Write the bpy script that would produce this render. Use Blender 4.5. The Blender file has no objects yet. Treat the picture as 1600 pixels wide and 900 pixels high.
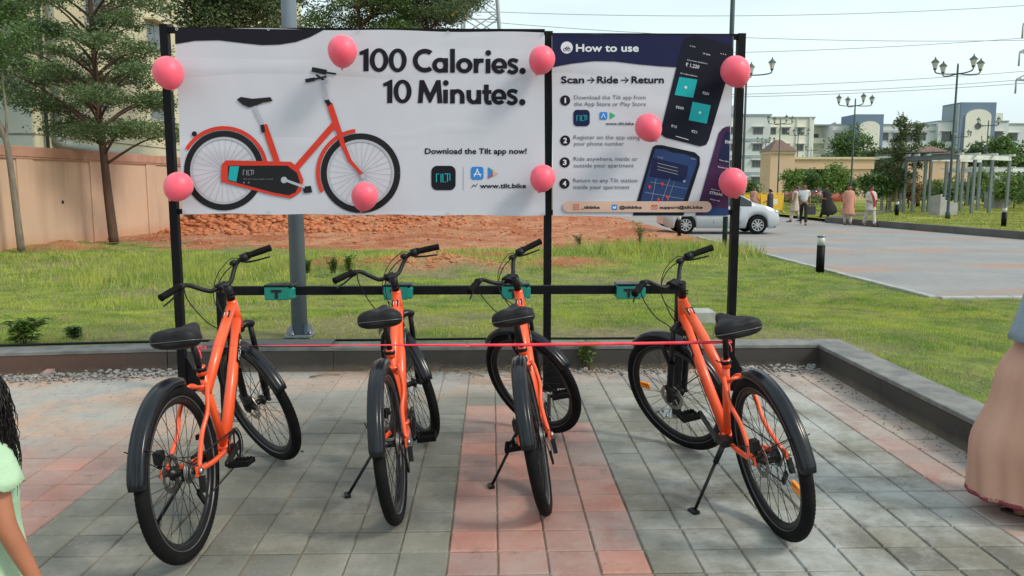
import bpy, bmesh, math, random
import numpy as np
from mathutils import Vector, Matrix, noise as mnoise
random.seed(7); RNG = np.random.default_rng(7)
R = math.radians
SC = bpy.context.scene
COL = SC.collection
# ------------------------------------------------------------------ camera, sky, sun, exposure
CAM_H, FPX, HZ, YAW = 1.49, 1260.0, 288.0, 1.45
PITCH = math.atan((450 - HZ) / FPX)
cd = bpy.data.cameras.new('camera'); cam = bpy.data.objects.new('camera', cd); COL.objects.link(cam)
cd.sensor_width = 36; cd.lens = 36 * FPX / 1600; cd.clip_end = 3000; cd.clip_start = .05
cam.location = (0, 0, CAM_H); cam.rotation_euler = (math.pi/2 - PITCH, 0, -R(YAW))
SC.camera = cam
SUN_EL, SUN_AZ = 42, 118          # azimuth of the sun, clockwise from +Y (right and a little behind the camera)
w = bpy.data.worlds.new('World'); SC.world = w; w.use_nodes = True
nt = w.node_tree; nt.nodes.clear()
sky = nt.nodes.new('ShaderNodeTexSky'); sky.sky_type = 'NISHITA'; sky.sun_disc = False
sky.sun_elevation = R(SUN_EL); sky.sun_rotation = R(SUN_AZ); sky.air_density = 1.0; sky.dust_density = 4.0; sky.ozone_density = 1.4
bg = nt.nodes.new('ShaderNodeBackground'); bg.inputs['Strength'].default_value = .12
ow = nt.nodes.new('ShaderNodeOutputWorld')
tcw = nt.nodes.new('ShaderNodeTexCoord'); mpw = nt.nodes.new('ShaderNodeMapping'); mpw.inputs['Scale'].default_value = (1, 1, 4)
nzw = nt.nodes.new('ShaderNodeTexNoise'); nzw.inputs['Scale'].default_value = 1.6; nzw.inputs['Detail'].default_value = 5
rpw = nt.nodes.new('ShaderNodeMapRange'); rpw.inputs[1].default_value = .35; rpw.inputs[2].default_value = .75; rpw.inputs[3].default_value = .55; rpw.inputs[4].default_value = .97
mxw = nt.nodes.new('ShaderNodeMix'); mxw.data_type = 'RGBA'; mxw.inputs['B'].default_value = (5.9, 6.95, 7.15, 1)
nt.links.new(tcw.outputs['Generated'], mpw.inputs[0]); nt.links.new(mpw.outputs[0], nzw.inputs[0]); nt.links.new(nzw.outputs[0], rpw.inputs[0])
nt.links.new(rpw.outputs[0], mxw.inputs[0]); nt.links.new(sky.outputs[0], mxw.inputs['A']); nt.links.new(mxw.outputs['Result'], bg.inputs[0]); nt.links.new(bg.outputs[0], ow.inputs[0])
ld = bpy.data.lights.new('sun', 'SUN'); ld.energy = 1.5; ld.angle = R(13); ld.color = (1, .93, .82)
sun = bpy.data.objects.new('sun', ld); COL.objects.link(sun); sun.location = (20, -20, 30)
sdir = Vector((math.sin(R(SUN_AZ))*math.cos(R(SUN_EL)), math.cos(R(SUN_AZ))*math.cos(R(SUN_EL)), math.sin(R(SUN_EL))))
sun.rotation_euler = sdir.to_track_quat('Z', 'Y').to_euler()
SC.view_settings.view_transform = 'Standard'; SC.view_settings.look = 'None'; SC.view_settings.exposure = 0.48; SC.view_settings.gamma = 1

# ------------------------------------------------------------------ measuring helpers
_fw = Vector((math.sin(R(YAW))*math.cos(PITCH), math.cos(R(YAW))*math.cos(PITCH), -math.sin(PITCH)))
_rt = Vector((math.cos(R(YAW)), -math.sin(R(YAW)), 0)); _up = _rt.cross(_fw)
def _ray(x, y): return _fw + _rt*((x-800)/FPX) - _up*((y-450)/FPX)
def G(x, y, z=0.0):                       # point on the level z
    d = _ray(x, y); return Vector((0, 0, CAM_H)) + d*((z-CAM_H)/d.z)
def P(x, y, Y):                           # point on the upright plane at depth Y
    d = _ray(x, y); return Vector((0, 0, CAM_H)) + d*(Y/d.y)
def atx(px, Y): return P(px, 300, Y).x

# ------------------------------------------------------------------ object helpers
def tag(o, label=None, cat=None, group=None, kind=None):
    if label: o['label'] = label
    if cat: o['category'] = cat
    if group: o['group'] = group
    if kind: o['kind'] = kind
    return o
def empty(name, loc=(0, 0, 0), rot=(0, 0, 0), label=None, cat=None, group=None):
    o = bpy.data.objects.new(name, None); COL.objects.link(o); o.location = loc; o.rotation_euler = rot
    o.empty_display_size = .1
    return tag(o, label, cat, group)
def link(name, me, parent=None, loc=None, rot=None, scl=None):
    o = bpy.data.objects.new(name, me); COL.objects.link(o)
    if parent: o.parent = parent
    if loc is not None: o.location = loc
    if rot is not None: o.rotation_euler = rot
    if scl is not None: o.scale = scl
    return o
def copy_tree(o, parent=None):
    c = o.copy(); COL.objects.link(c); c.parent = parent
    for ch in list(o.children): copy_tree(ch, c)
    return c
def npmesh(name, V, F, mat=None, smooth=False):
    V = np.asarray(V, dtype=np.float32); F = np.asarray(F, dtype=np.int32)
    me = bpy.data.meshes.new(name); n, k = F.shape
    me.vertices.add(len(V)); me.vertices.foreach_set('co', V.ravel())
    me.loops.add(n*k); me.loops.foreach_set('vertex_index', F.ravel())
    me.polygons.add(n); me.polygons.foreach_set('loop_start', np.arange(0, n*k, k, dtype=np.int32))
    try: me.polygons.foreach_set('loop_total', np.full(n, k, dtype=np.int32))
    except Exception: pass
    if smooth: me.polygons.foreach_set('use_smooth', np.ones(n, dtype=bool))
    me.update(calc_edges=True); me.validate()
    if mat: me.materials.append(mat)
    return me
def spline(pts, n=6):
    pts = [Vector(p) for p in pts]; out = []
    for i in range(len(pts)-1):
        p0 = pts[max(i-1, 0)]; p1 = pts[i]; p2 = pts[i+1]; p3 = pts[min(i+2, len(pts)-1)]
        for j in range(n):
            t = j/n
            out.append(.5*((2*p1)+(p2-p0)*t+(2*p0-5*p1+4*p2-p3)*t*t+(3*p1-p0-3*p2+p3)*t**3))
    out.append(pts[-1]); return out
class MB:
    def __init__(s): s.v = []; s.f = []; s.sm = []
    def quadface(s, pts, smooth=False):
        b = len(s.v); s.v += [tuple(p) for p in pts]; s.f.append(tuple(range(b, b+len(pts)))); s.sm.append(smooth); return s
    def box(s, x0, y0, z0, x1, y1, z1, M=None, ch=0):
        if ch:
            b = len(s.v); c = ch
            ring = lambda i, z: [(x0+i, y0+i, z), (x1-i, y0+i, z), (x1-i, y1-i, z), (x0+i, y1-i, z)]
            vs = ring(c, z0)+ring(0, z0+c)+ring(0, z1-c)+ring(c, z1)
            fs = [(3, 2, 1, 0), (12, 13, 14, 15)]
            for k in range(3):
                for j in range(4): fs.append((k*4+j, k*4+(j+1) % 4, k*4+4+(j+1) % 4, k*4+4+j))
        else:
            b = len(s.v)
            vs = [(x0, y0, z0), (x1, y0, z0), (x1, y1, z0), (x0, y1, z0), (x0, y0, z1), (x1, y0, z1), (x1, y1, z1), (x0, y1, z1)]
            fs = [(3, 2, 1, 0), (4, 5, 6, 7), (0, 1, 5, 4), (1, 2, 6, 5), (2, 3, 7, 6), (3, 0, 4, 7)]
        if M: vs = [tuple(M @ Vector(q)) for q in vs]
        s.v += vs; s.f += [tuple(b+i for i in f) for f in fs]; s.sm += [False]*len(fs); return s
    def tube(s, path, r, n=8, cap=True, flat=1.0, smooth=True, up=None):
        path = [Vector(p) for p in path]; m = len(path)
        rs = r if hasattr(r, '__len__') else [r]*m
        if len(rs) != m: rs = [rs[0]+(rs[-1]-rs[0])*i/(m-1) for i in range(m)]
        t0 = (path[1]-path[0]).normalized()
        ref = Vector(up) if up else (Vector((0, 0, 1)) if abs(t0.z) < .9 else Vector((0, 1, 0)))
        u = t0.cross(ref).normalized(); b = len(s.v)
        for i, p in enumerate(path):
            t = (path[min(i+1, m-1)]-path[max(i-1, 0)]).normalized()
            u = (u - t*u.dot(t)).normalized(); vv = t.cross(u)
            for k in range(n):
                a = 2*math.pi*k/n
                s.v.append(tuple(p + u*(math.cos(a)*rs[i]*flat) + vv*(math.sin(a)*rs[i])))
        for i in range(m-1):
            for k in range(n):
                a0 = b+i*n+k; a1 = b+i*n+(k+1) % n
                s.f.append((a0, a1, a1+n, a0+n)); s.sm.append(smooth)
        if cap:
            s.f.append(tuple(b+k for k in range(n-1, -1, -1))); s.f.append(tuple(b+(m-1)*n+k for k in range(n))); s.sm += [False, False]
        return s
    def bar(s, a, b_, w, h, up=(0, 0, 1)):
        a = Vector(a); b_ = Vector(b_); t = (b_-a).normalized(); u = t.cross(Vector(up)).normalized(); v = u.cross(t)
        q = [a-u*w/2-v*h/2, a+u*w/2-v*h/2, a+u*w/2+v*h/2, a-u*w/2+v*h/2]; q += [p+(b_-a) for p in q]
        n = len(s.v); s.v += [tuple(p) for p in q]
        s.f += [tuple(n+i for i in f) for f in [(0, 1, 2, 3), (7, 6, 5, 4), (0, 4, 5, 1), (1, 5, 6, 2), (2, 6, 7, 3), (3, 7, 4, 0)]]; s.sm += [False]*6; return s
    def lathe(s, prof, n=16, M=None, smooth=True, cap=True):   # prof: (radius, z)
        b = len(s.v); M = M or Matrix()
        for (r, z) in prof:
            for k in range(n):
                a = 2*math.pi*k/n; s.v.append(tuple(M @ Vector((r*math.cos(a), r*math.sin(a), z))))
        for i in range(len(prof)-1):
            for k in range(n):
                a0 = b+i*n+k; a1 = b+i*n+(k+1) % n
                s.f.append((a0, a1, a1+n, a0+n)); s.sm.append(smooth)
        if cap:
            s.f.append(tuple(b+k for k in range(n-1, -1, -1))); s.f.append(tuple(b+(len(prof)-1)*n+k for k in range(n))); s.sm += [False, False]
        return s
    def loft(s, rings, close=True, cap=False, smooth=True):
        b = len(s.v); n = len(rings[0])
        for r in rings: s.v += [tuple(p) for p in r]
        for i in range(len(rings)-1):
            for k in range(n if close else n-1):
                a0 = b+i*n+k; a1 = b+i*n+(k+1) % n
                s.f.append((a0, a1, a1+n, a0+n)); s.sm.append(smooth)
        if cap:
            s.f.append(tuple(b+k for k in range(n-1, -1, -1))); s.f.append(tuple(b+(len(rings)-1)*n+k for k in range(n))); s.sm += [False, False]
        return s
    def ell(s, c, r, n=10, m=8, M=None):
        c = Vector(c); M = M or Matrix()
        rings = []
        for i in range(m+1):
            a = -math.pi/2+math.pi*i/m; cr = max(math.cos(a), .001)
            rings.append([M @ (c+Vector((r[0]*cr*math.cos(2*math.pi*k/n), r[1]*cr*math.sin(2*math.pi*k/n), r[2]*math.sin(a)))) for k in range(n)])
        return s.loft(rings)
    def mesh(s, name, m=None):
        me = bpy.data.meshes.new(name); me.from_pydata(s.v, [], s.f)
        me.polygons.foreach_set('use_smooth', np.array(s.sm, dtype=bool)); me.update()
        if m: me.materials.append(m)
        return me
    def build(s, name, m=None, parent=None, loc=None, rot=None): return link(name, s.mesh(name, m), parent, loc, rot)
def recalc(o):
    bm = bmesh.new(); bm.from_mesh(o.data); bmesh.ops.recalc_face_normals(bm, faces=bm.faces); bm.to_mesh(o.data); bm.free(); return o

# ------------------------------------------------------------------ materials
def base_mat(name):
    m = bpy.data.materials.new(name); m.use_nodes = True; n = m.node_tree.nodes; b = n['Principled BSDF']; return m, m.node_tree, b
def c4(c): return (c[0], c[1], c[2], 1)
def coords(t, kind='pos'):
    if kind == 'pos': return t.nodes.new('ShaderNodeNewGeometry').outputs['Position']
    return t.nodes.new('ShaderNodeTexCoord').outputs['Object']
def noise(t, co, scale, detail=3, rough=.55, sxyz=None):
    if sxyz:
        mp = t.nodes.new('ShaderNodeMapping'); mp.inputs['Scale'].default_value = sxyz; t.links.new(co, mp.inputs[0]); co = mp.outputs[0]
    n = t.nodes.new('ShaderNodeTexNoise'); n.inputs['Scale'].default_value = scale; n.inputs['Detail'].default_value = detail; n.inputs['Roughness'].default_value = rough
    t.links.new(co, n.inputs['Vector']); return n.outputs[0]
def ramp(t, f, lo, hi, a=0., b=1.):
    r = t.nodes.new('ShaderNodeMapRange'); r.inputs[1].default_value = lo; r.inputs[2].default_value = hi; r.inputs[3].default_value = a; r.inputs[4].default_value = b
    t.links.new(f, r.inputs[0]); return r.outputs[0]
def mix(t, f, a, b, mode='MIX'):
    x = t.nodes.new('ShaderNodeMix'); x.data_type = 'RGBA'; x.blend_type = mode
    for s, v in ((x.inputs[0], f), (x.inputs['A'], a), (x.inputs['B'], b)):
        if isinstance(v, (int, float)): s.default_value = v
        elif isinstance(v, tuple): s.default_value = c4(v)
        else: t.links.new(v, s)
    return x.outputs['Result']
def math_(t, op, a, b=None):
    x = t.nodes.new('ShaderNodeMath'); x.operation = op
    for i, v in enumerate((a, b)):
        if v is None: continue
        if isinstance(v, (int, float)): x.inputs[i].default_value = v
        else: t.links.new(v, x.inputs[i])
    return x.outputs[0]
def bump(t, b, h, strength=.3, dist=.01):
    x = t.nodes.new('ShaderNodeBump'); x.inputs['Strength'].default_value = strength; x.inputs['Distance'].default_value = dist
    t.links.new(h, x.inputs['Height']); t.links.new(x.outputs[0], b.inputs['Normal'])
def mat(name, c, rough=.6, metal=0., c2=None, scale=4., detail=4, bs=0., bscale=None, kind='pos', lo=.35, hi=.65, rv=0., spec=None, coat=0., sxyz=None, bd=.01, rnd=0.):
    m, t, b = base_mat(name)
    b.inputs['Roughness'].default_value = rough; b.inputs['Metallic'].default_value = metal; b.inputs['Base Color'].default_value = c4(c)
    if spec is not None: b.inputs['Specular IOR Level'].default_value = spec
    if coat: b.inputs['Coat Weight'].default_value = coat; b.inputs['Coat Roughness'].default_value = .12
    if c2 is None: c2 = tuple(x*.82 for x in c)
    co = coords(t, kind); f = noise(t, co, scale, detail, sxyz=sxyz)
    col = mix(t, ramp(t, f, lo, hi), c, c2)
    if rnd:
        oi = t.nodes.new('ShaderNodeObjectInfo'); hv = t.nodes.new('ShaderNodeHueSaturation')
        t.links.new(ramp(t, oi.outputs['Random'], 0, 1, 1-rnd, 1+rnd), hv.inputs['Value']); t.links.new(col, hv.inputs['Color']); col = hv.outputs[0]
    t.links.new(col, b.inputs['Base Color'])
    if rv: t.links.new(ramp(t, f, .3, .7, rough-rv, rough+rv), b.inputs['Roughness'])
    if bs: bump(t, b, noise(t, co, bscale or scale*6, 4), bs, bd)
    return m
M = {}
M['orange'] = mat('orange_paint', (.93, .105, .022), .38, c2=(.86, .092, .02), scale=9, coat=.35, kind='obj', rv=.05)
M['black_metal'] = mat('black_metal', (.008, .008, .009), .4, .0, c2=(.014, .014, .015), scale=12, kind='obj', rv=.1, bs=.05, spec=.2)
M['post'] = mat('post_paint', (.003, .003, .0045), .5, c2=(.006, .006, .007), scale=7, bs=.06, rv=.12, spec=.15)
M['rubber'] = mat('tyre_rubber', (.006, .006, .0065), .8, c2=(.013, .0125, .0115), scale=11, kind='obj', spec=.15, lo=.5, hi=.8, bs=.15, bscale=150)
M['rim'] = mat('rim_black', (.006, .006, .007), .3, c2=(.010, .010, .011), kind='obj', spec=.35)
M['rimline'] = mat('rim_line', (.10, .10, .105), .3, kind='obj')
M['spoke'] = mat('spoke_dark', (.03, .03, .033), .35, .6, kind='obj')
M['steel'] = mat('bare_steel', (.38, .37, .36), .35, .9, c2=(.25, .24, .23), kind='obj', scale=20)
M['alloy'] = mat('alloy_grey', (.25, .25, .26), .35, .8, kind='obj')
M['fender'] = mat('fender_plastic', (.006, .008, .011), .22, c2=(.012, .014, .018), scale=8, kind='obj', rv=.05, coat=.08, spec=.3)
M['saddle'] = mat('saddle_vinyl', (.006, .006, .008), .5, spec=.16, c2=(.03, .03, .031), kind='obj', bs=.12, bscale=200, rv=.05)
M['grip'] = mat('grip_rubber', (.006, .006, .006), .75, spec=.12, kind='obj', bs=.3, bscale=260)
M['white'] = mat('white_print', (.75, .76, .76), .5)
M['reflector'] = mat('orange_reflector', (.95, .32, .01), .25, kind='obj', c2=(.9, .25, .01), scale=60)
M['teal'] = mat('teal_plastic', (.005, .19, .145), .4, c2=(.006, .20, .155), scale=10, kind='obj', bs=.05)
M['teal_side'] = mat('teal_light', (.008, .27, .205), .4, kind='obj')
M['ribbon'] = mat('red_ribbon', (.78, .025, .05), .35, c2=(.9, .08, .1), scale=9)
M['galv'] = mat('grey_pole_paint', (.17, .21, .25), .45, c2=(.135, .17, .21), scale=3, rv=.08, bs=.04)
M['green_post'] = mat('lamp_post_green', (.045, .075, .075), .5, c2=(.035, .055, .058), scale=2)
M['lantern'] = mat('lantern_glass', (.55, .56, .5), .25, c2=(.45, .47, .42), scale=9)
M['kerb_dark'] = mat('planter_wall_paint', (.034, .034, .034), .7, c2=(.055, .050, .045), scale=2.2, detail=6, bs=.25, bscale=30)
M['concrete'] = mat('pale_concrete', (.42, .42, .40), .85, c2=(.30, .30, .28), scale=5, detail=6, bs=.3, bscale=60)
M['bark'] = mat('brown_bark', (.10, .052, .034), .9, c2=(.06, .035, .025), scale=9, bs=.6, bscale=25, sxyz=(1, 1, .25))
M['bark_pale'] = mat('pale_bark', (.22, .19, .145), .9, c2=(.13, .11, .085), scale=9, bs=.5, bscale=25, sxyz=(1, 1, .25))
M['skin'] = mat('skin_brown', (.30, .135, .075), .5, c2=(.25, .11, .06), scale=14, kind='obj', bs=.05, bscale=150)
M['hair'] = mat('black_hair', (.006, .004, .004), .4, spec=.3, c2=(.013, .009, .007), scale=40, kind='obj', sxyz=(1, 1, .12), bs=.5, bscale=60)
M['dark'] = mat('dark_gap', (.01, .01, .01), .9)
M['vinyl'] = None

def foliage_mat(name, c, c2, c3=None):
    m, t, b = base_mat(name); co = coords(t)
    f = noise(t, co, .9, 3); col = mix(t, ramp(t, f, .38, .62), c, c2)
    g = t.nodes.new('ShaderNodeNewGeometry')
    hv = t.nodes.new('ShaderNodeHueSaturation'); t.links.new(col, hv.inputs['Color'])
    t.links.new(ramp(t, g.outputs['Random Per Island'], 0, 1, .55, 1.5), hv.inputs['Value'])
    t.links.new(ramp(t, g.outputs['Random Per Island'], 0, 1, .485, .512), hv.inputs['Hue'])
    t.links.new(hv.outputs[0], b.inputs['Base Color']); b.inputs['Roughness'].default_value = .5
    tr = t.nodes.new('ShaderNodeBsdfTranslucent'); t.links.new(hv.outputs[0], tr.inputs[0])
    ms = t.nodes.new('ShaderNodeMixShader'); ms.inputs[0].default_value = .3
    t.links.new(b.outputs[0], ms.inputs[1]); t.links.new(tr.outputs[0], ms.inputs[2]); t.links.new(ms.outputs[0], t.nodes['Material Output'].inputs[0])
    return m
M['leaf_dark'] = foliage_mat('dark_leaves', (.062, .105, .036), (.09, .14, .055))
M['leaf_umb'] = foliage_mat('umbrella_leaves', (.085, .14, .05), (.13, .19, .075))
M['leaf_mid'] = foliage_mat('mid_leaves', (.080, .155, .035), (.115, .19, .055))
M['leaf_light'] = foliage_mat('light_leaves', (.11, .20, .035), (.16, .24, .05))
M['leaf_olive'] = foliage_mat('olive_leaves', (.085, .12, .05), (.12, .15, .06))
M['leaf_red'] = foliage_mat('russet_leaves', (.22, .10, .045), (.18, .14, .05))
M['leaf_yellow'] = foliage_mat('yellow_leaves', (.35, .25, .04), (.20, .22, .04))
M['petal'] = mat('white_petals', (.7, .7, .62), .6)
M['petal_orange'] = mat('orange_petals', (.8, .35, .02), .6)
M['dry'] = mat('dry_straw', (.32, .24, .13), .9, c2=(.22, .16, .09), scale=20)

# ------------------------------------------------------------------ ground heights
def sstep(a, b, x):
    t = np.clip((x-a)/(b-a), 0, 1); return t*t*(3-2*t)
def vnoise(x, y, s, seed=0):                 # cheap smooth noise for arrays
    x = np.asarray(x, float)*s+seed*17.3; y = np.asarray(y, float)*s+seed*9.1
    return (np.sin(x*1.3+1.7*np.sin(y*.9+seed))+np.sin(y*1.7+1.3*np.sin(x*1.1+2*seed))+np.sin((x+y)*.8+seed*3))/3
def lawn_z(x, y):
    x = np.asarray(x, float); y = np.asarray(y, float)
    z = .155 - .26*sstep(6.9, 12, y+np.maximum(0, x-2.9)*.8)
    z = z + .015*vnoise(x, y, 1.2, 1) + .012*vnoise(x, y, 3.1, 2)*sstep(6.9, 8, y)
    def hump(cx, cy, rx, ry, h):
        return h*np.exp(-((x-cx)/rx)**2-((y-cy)/ry)**2)*(1+.35*vnoise(x, y, 2.6, 4)+.25*vnoise(x, y, 6, 5))
    z = z + hump(-9.2, 29.5, 2.6, 1.6, .75)+hump(-6.6, 31, 1.6, 1.6, .45)+hump(-3.6, 33, 2.6, 1.6, .5)+hump(1.5, 34.5, 3.2, 1.5, .45)
    z = z + hump(-1.2, 15.4, 1.2, .8, .30)+hump(-2.9, 15, .8, .6, .2)+hump(1.4, 15.8, 1.2, .6, .16)+hump(-10.3, 19.8, 1.2, .35, .25)+hump(-.2, 17.5, 1.3, .7, .12)
    z = z + (.05*vnoise(x, y, 4.5, 6)+.05*vnoise(x, y, 9.5, 14)+.05*vnoise(x, y, 2.1, 16))*sstep(18, 23, y)
    edge = sstep(5.3, 6.2, x)*sstep(10.2, 11, y)
    return z*(1-edge)+(-.10)*edge
def soil_mask(x, y):                          # 1 where bare red earth shows
    m = sstep(19.0, 20.6, y+1.6*vnoise(x, y, .7, 7)+.8*vnoise(x, y, 2.3, 8)-.35*np.maximum(0, -4-x)-.1*np.maximum(0, x))
    for (cx, cy, rx, ry) in ((-1.2, 15.3, 1.7, 1.0), (-2.9, 15.1, 1.1, .7), (1.4, 15.6, 1.5, .7), (-10.3, 19.8, 1.6, .6), (-.2, 17.4, 1.9, .7)):
        m = np.maximum(m, np.clip(1.5*np.exp(-((x-cx)/rx)**2-((y-cy)/ry)**2)+.3*vnoise(x, y, 4, 9)-.45, 0, 1))
    return m
def dry_mask(x, y):
    d = sstep(.12, .6, vnoise(x, y, 1.1, 11)+.4*vnoise(x, y, 3.7, 12)+.2*vnoise(x, y, 8.1, 15))
    d = np.maximum(d*.8, 1.0*np.exp(-((y-7.1)/.5)**2)*(x < 3)*(.55+.45*vnoise(x, y, 2.2, 13)))
    d = np.maximum(d, 1.0*np.exp(-((x+1.5)/1.6)**2-((y-8.0)/.8)**2)*(.7+.3*vnoise(x, y, 3, 19)))
    return d*(1-.75*sstep(2.8, 3.6, x))

def grid_sheet(name, x0, x1, y0, y1, step, fz, inside, m, attrs=()):
    nx = int((x1-x0)/step)+1; ny = int((y1-y0)/step)+1
    X, Y = np.meshgrid(np.linspace(x0, x1, nx), np.linspace(y0, y1, ny)); Z = fz(X, Y)
    V = np.stack([X, Y, Z], -1).reshape(-1, 3)
    i = np.arange(nx*ny).reshape(ny, nx); F = np.stack([i[:-1, :-1], i[:-1, 1:], i[1:, 1:], i[1:, :-1]], -1).reshape(-1, 4)
    c = V[F].mean(1); F = F[inside(c[:, 0], c[:, 1])]
    me = npmesh(name, V, F, m, True)
    for an, fn in attrs:
        a = me.attributes.new(an, 'FLOAT', 'POINT'); a.data.foreach_set('value', fn(V[:, 0], V[:, 1]).astype(np.float32))
    return tag(link(name, me), kind='structure')
def attr(t, n):
    a = t.nodes.new('ShaderNodeAttribute'); a.attribute_name = n; return a.outputs['Fac']

# lawn soil material
m, t, b = base_mat('lawn_earth'); co = coords(t)
green = mix(t, ramp(t, noise(t, co, 1.9, 6, .65), .38, .62), (.30, .35, .07), (.13, .21, .04)); green = mix(t, ramp(t, noise(t, co, 5.5, 6, .7), .52, .66, 0, .8), green, (.27, .22, .11))
dry = mix(t, ramp(t, noise(t, co, 9, 5), .35, .65), (.36, .28, .165), (.24, .20, .10))
soil = mix(t, ramp(t, noise(t, co, 1.6, 6, .65), .36, .64), (.52, .18, .075), (.66, .34, .20))
soil = mix(t, ramp(t, noise(t, co, 14, 4), .5, .8, 0, .7), soil, (.34, .10, .04)); soil = mix(t, ramp(t, noise(t, co, .55, 4), .45, .6, 0, .7), soil, (.44, .12, .045))
col = mix(t, attr(t, 'dry'), green, dry); col = mix(t, attr(t, 'soil'), col, soil)
t.links.new(col, b.inputs['Base Color']); b.inputs['Roughness'].default_value = .95
bump(t, b, math_(t, 'ADD', noise(t, co, 12, 6, .7), math_(t, 'MULTIPLY', noise(t, co, 2.6, 5, .7), 2.5)), 1, .11); M['lawn_earth'] = m
grid_sheet('lawn_ground', -13, 6.2, 6.6, 40, .2, lawn_z, lambda x, y: (x < 2.95) | (y > 6.6), M['lawn_earth'], (('dry', dry_mask), ('soil', soil_mask)))
grid_sheet('lawn_ground', 2.85, 12.05, .6, 11.0, .2, lawn_z, lambda x, y: ((y < 6.6) & (x < 12)) | (x > 6.2), M['lawn_earth'], (('dry', dry_mask), ('soil', soil_mask)))
# the ground to the horizon
mg = mat('far_earth', (.16, .13, .07), .95, c2=(.10, .13, .04), scale=.05, detail=6)
MB().box(-1500, 38, -.9, 1500, 2500, -.22).build('ground', mg)['kind'] = 'structure'
tag(MB().box(-60, -40, -.9, -12.9, 38, -.22).build('ground', mg), kind='structure')
tag(MB().box(12.0, -40, -.9, 400, 38, -.215).build('ground', mg), kind='structure')
tag(MB().box(-12.9, -40, -.9, 12.0, 38, -.24).build('ground', mg), kind='structure')

# ------------------------------------------------------------------ grass
M['grass'] = None
m, t, b = base_mat('grass_blades'); co = coords(t); g = t.nodes.new('ShaderNodeNewGeometry')
f = noise(t, co, .8, 4); col = mix(t, ramp(t, f, .35, .65), (.27, .40, .05), (.47, .52, .085))
f2 = noise(t, co, 1.9, 6, .65); col = mix(t, ramp(t, f2, .46, .62, 0, .85), col, (.14, .26, .035)); col = mix(t, ramp(t, noise(t, co, 2.4, 6, .75), .50, .64, 0, .85), col, (.40, .33, .16))
col = mix(t, ramp(t, g.outputs['Random Per Island'], .82, .95), col, (.40, .35, .16))
hv = t.nodes.new('ShaderNodeHueSaturation'); t.links.new(col, hv.inputs['Color']); t.links.new(ramp(t, g.outputs['Random Per Island'], 0, .8, .65, 1.3), hv.inputs['Value'])
t.links.new(hv.outputs[0], b.inputs['Base Color']); b.inputs['Roughness'].default_value = .6
tr = t.nodes.new('ShaderNodeBsdfTranslucent'); t.links.new(hv.outputs[0], tr.inputs[0]); ms = t.nodes.new('ShaderNodeMixShader'); ms.inputs[0].default_value = .35
t.links.new(b.outputs[0], ms.inputs[1]); t.links.new(tr.outputs[0], ms.inputs[2]); t.links.new(ms.outputs[0], t.nodes['Material Output'].inputs[0]); M['grass'] = m
def blades(x, y, z, h, wd, lean=.5):
    n = len(x); a = RNG.uniform(0, 2*np.pi, n); l = RNG.uniform(.1, lean, n)*h; b2 = RNG.uniform(0, 2*np.pi, n)
    dx = np.cos(a)*wd/2; dy = np.sin(a)*wd/2
    V = np.empty((n, 3, 3)); V[:, 0] = np.stack([x-dx, y-dy, z-.01], -1); V[:, 1] = np.stack([x+dx, y+dy, z-.01], -1)
    V[:, 2] = np.stack([x+np.cos(b2)*l, y+np.sin(b2)*l, z+h], -1)
    return V.reshape(-1, 3)
def scatter(n, x0, x1, y0, y1, keep, h, wd, fz=lawn_z):
    x = RNG.uniform(x0, x1, n); y = RNG.uniform(y0, y1, n)
    k = RNG.uniform(0, 1, n) < keep(x, y); x = x[k]; y = y[k]
    tall = 1+.5*np.clip(vnoise(x, y, 1.7, 20), -1, 1)+.35*vnoise(x, y, 5, 21)
    hh = h*RNG.uniform(.5, 1.3, len(x))*np.clip(tall, .35, 2); return blades(x, y, fz(x, y), hh, wd*RNG.uniform(.7, 1.3, len(x)), .9)
cov = lambda x, y: (1-soil_mask(x, y)*.97)*(1-.93*dry_mask(x, y))*(.8+.2*vnoise(x, y, 4.4, 22))*((x < 6.2) | (y < 11))
L = [scatter(230000, -7.5, 2.9, 6.75, 9.5, cov, .020, .007), scatter(250000, 2.95, 8.5, 2.6, 11, cov, .021, .008),
     scatter(200000, -10.5, 6.2, 9.5, 13.5, cov, .022, .011), scatter(190000, -12.4, 6.2, 13.5, 20.5, cov, .026, .016), scatter(9000, -12, 6.2, 19.5, 34, lambda x, y: .5*(vnoise(x, y, .6, 30)+.4*vnoise(x, y, 2.3, 31) > .55), .07, .02)]
def patch(cx, cy, rx, ry, n, h, wd):
    x = RNG.normal(cx, rx, n); y = RNG.normal(cy, ry, n); k = (y > 6.75) & (x < 6.1); x = x[k]; y = y[k]
    return blades(x, y, lawn_z(x, y), h*RNG.uniform(.4, 1.2, len(x)), wd, .7)
L += [patch(-5.6, 14.2, .9, .8, 8000, .17, .012), patch(-5.0, 16.2, 1.6, .8, 8000, .15, .014), patch(-3.0, 16.5, 1.6, .7, 6000, .15, .014), patch(.6, 16.5, 2.3, .7, 5000, .08, .014), patch(-9, 17.8, 2.4, .5, 6000, .1, .018),
      patch(4.6, 19, 1.3, .9, 5000, .3, .018), patch(3, 18.5, 2.5, .5, 5000, .14, .018), patch(-4.3, 10.6, .7, .5, 3500, .10, .011), patch(-2.9, 8.1, .35, .25, 900, .05, .01)]
V = np.concatenate(L); tag(link('lawn_grass', npmesh('lawn_grass', V, np.arange(len(V)).reshape(-1, 3), M['grass'])), 'short patchy green lawn grass growing behind the bicycle rack and the planter wall', 'grass', kind='stuff')

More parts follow.
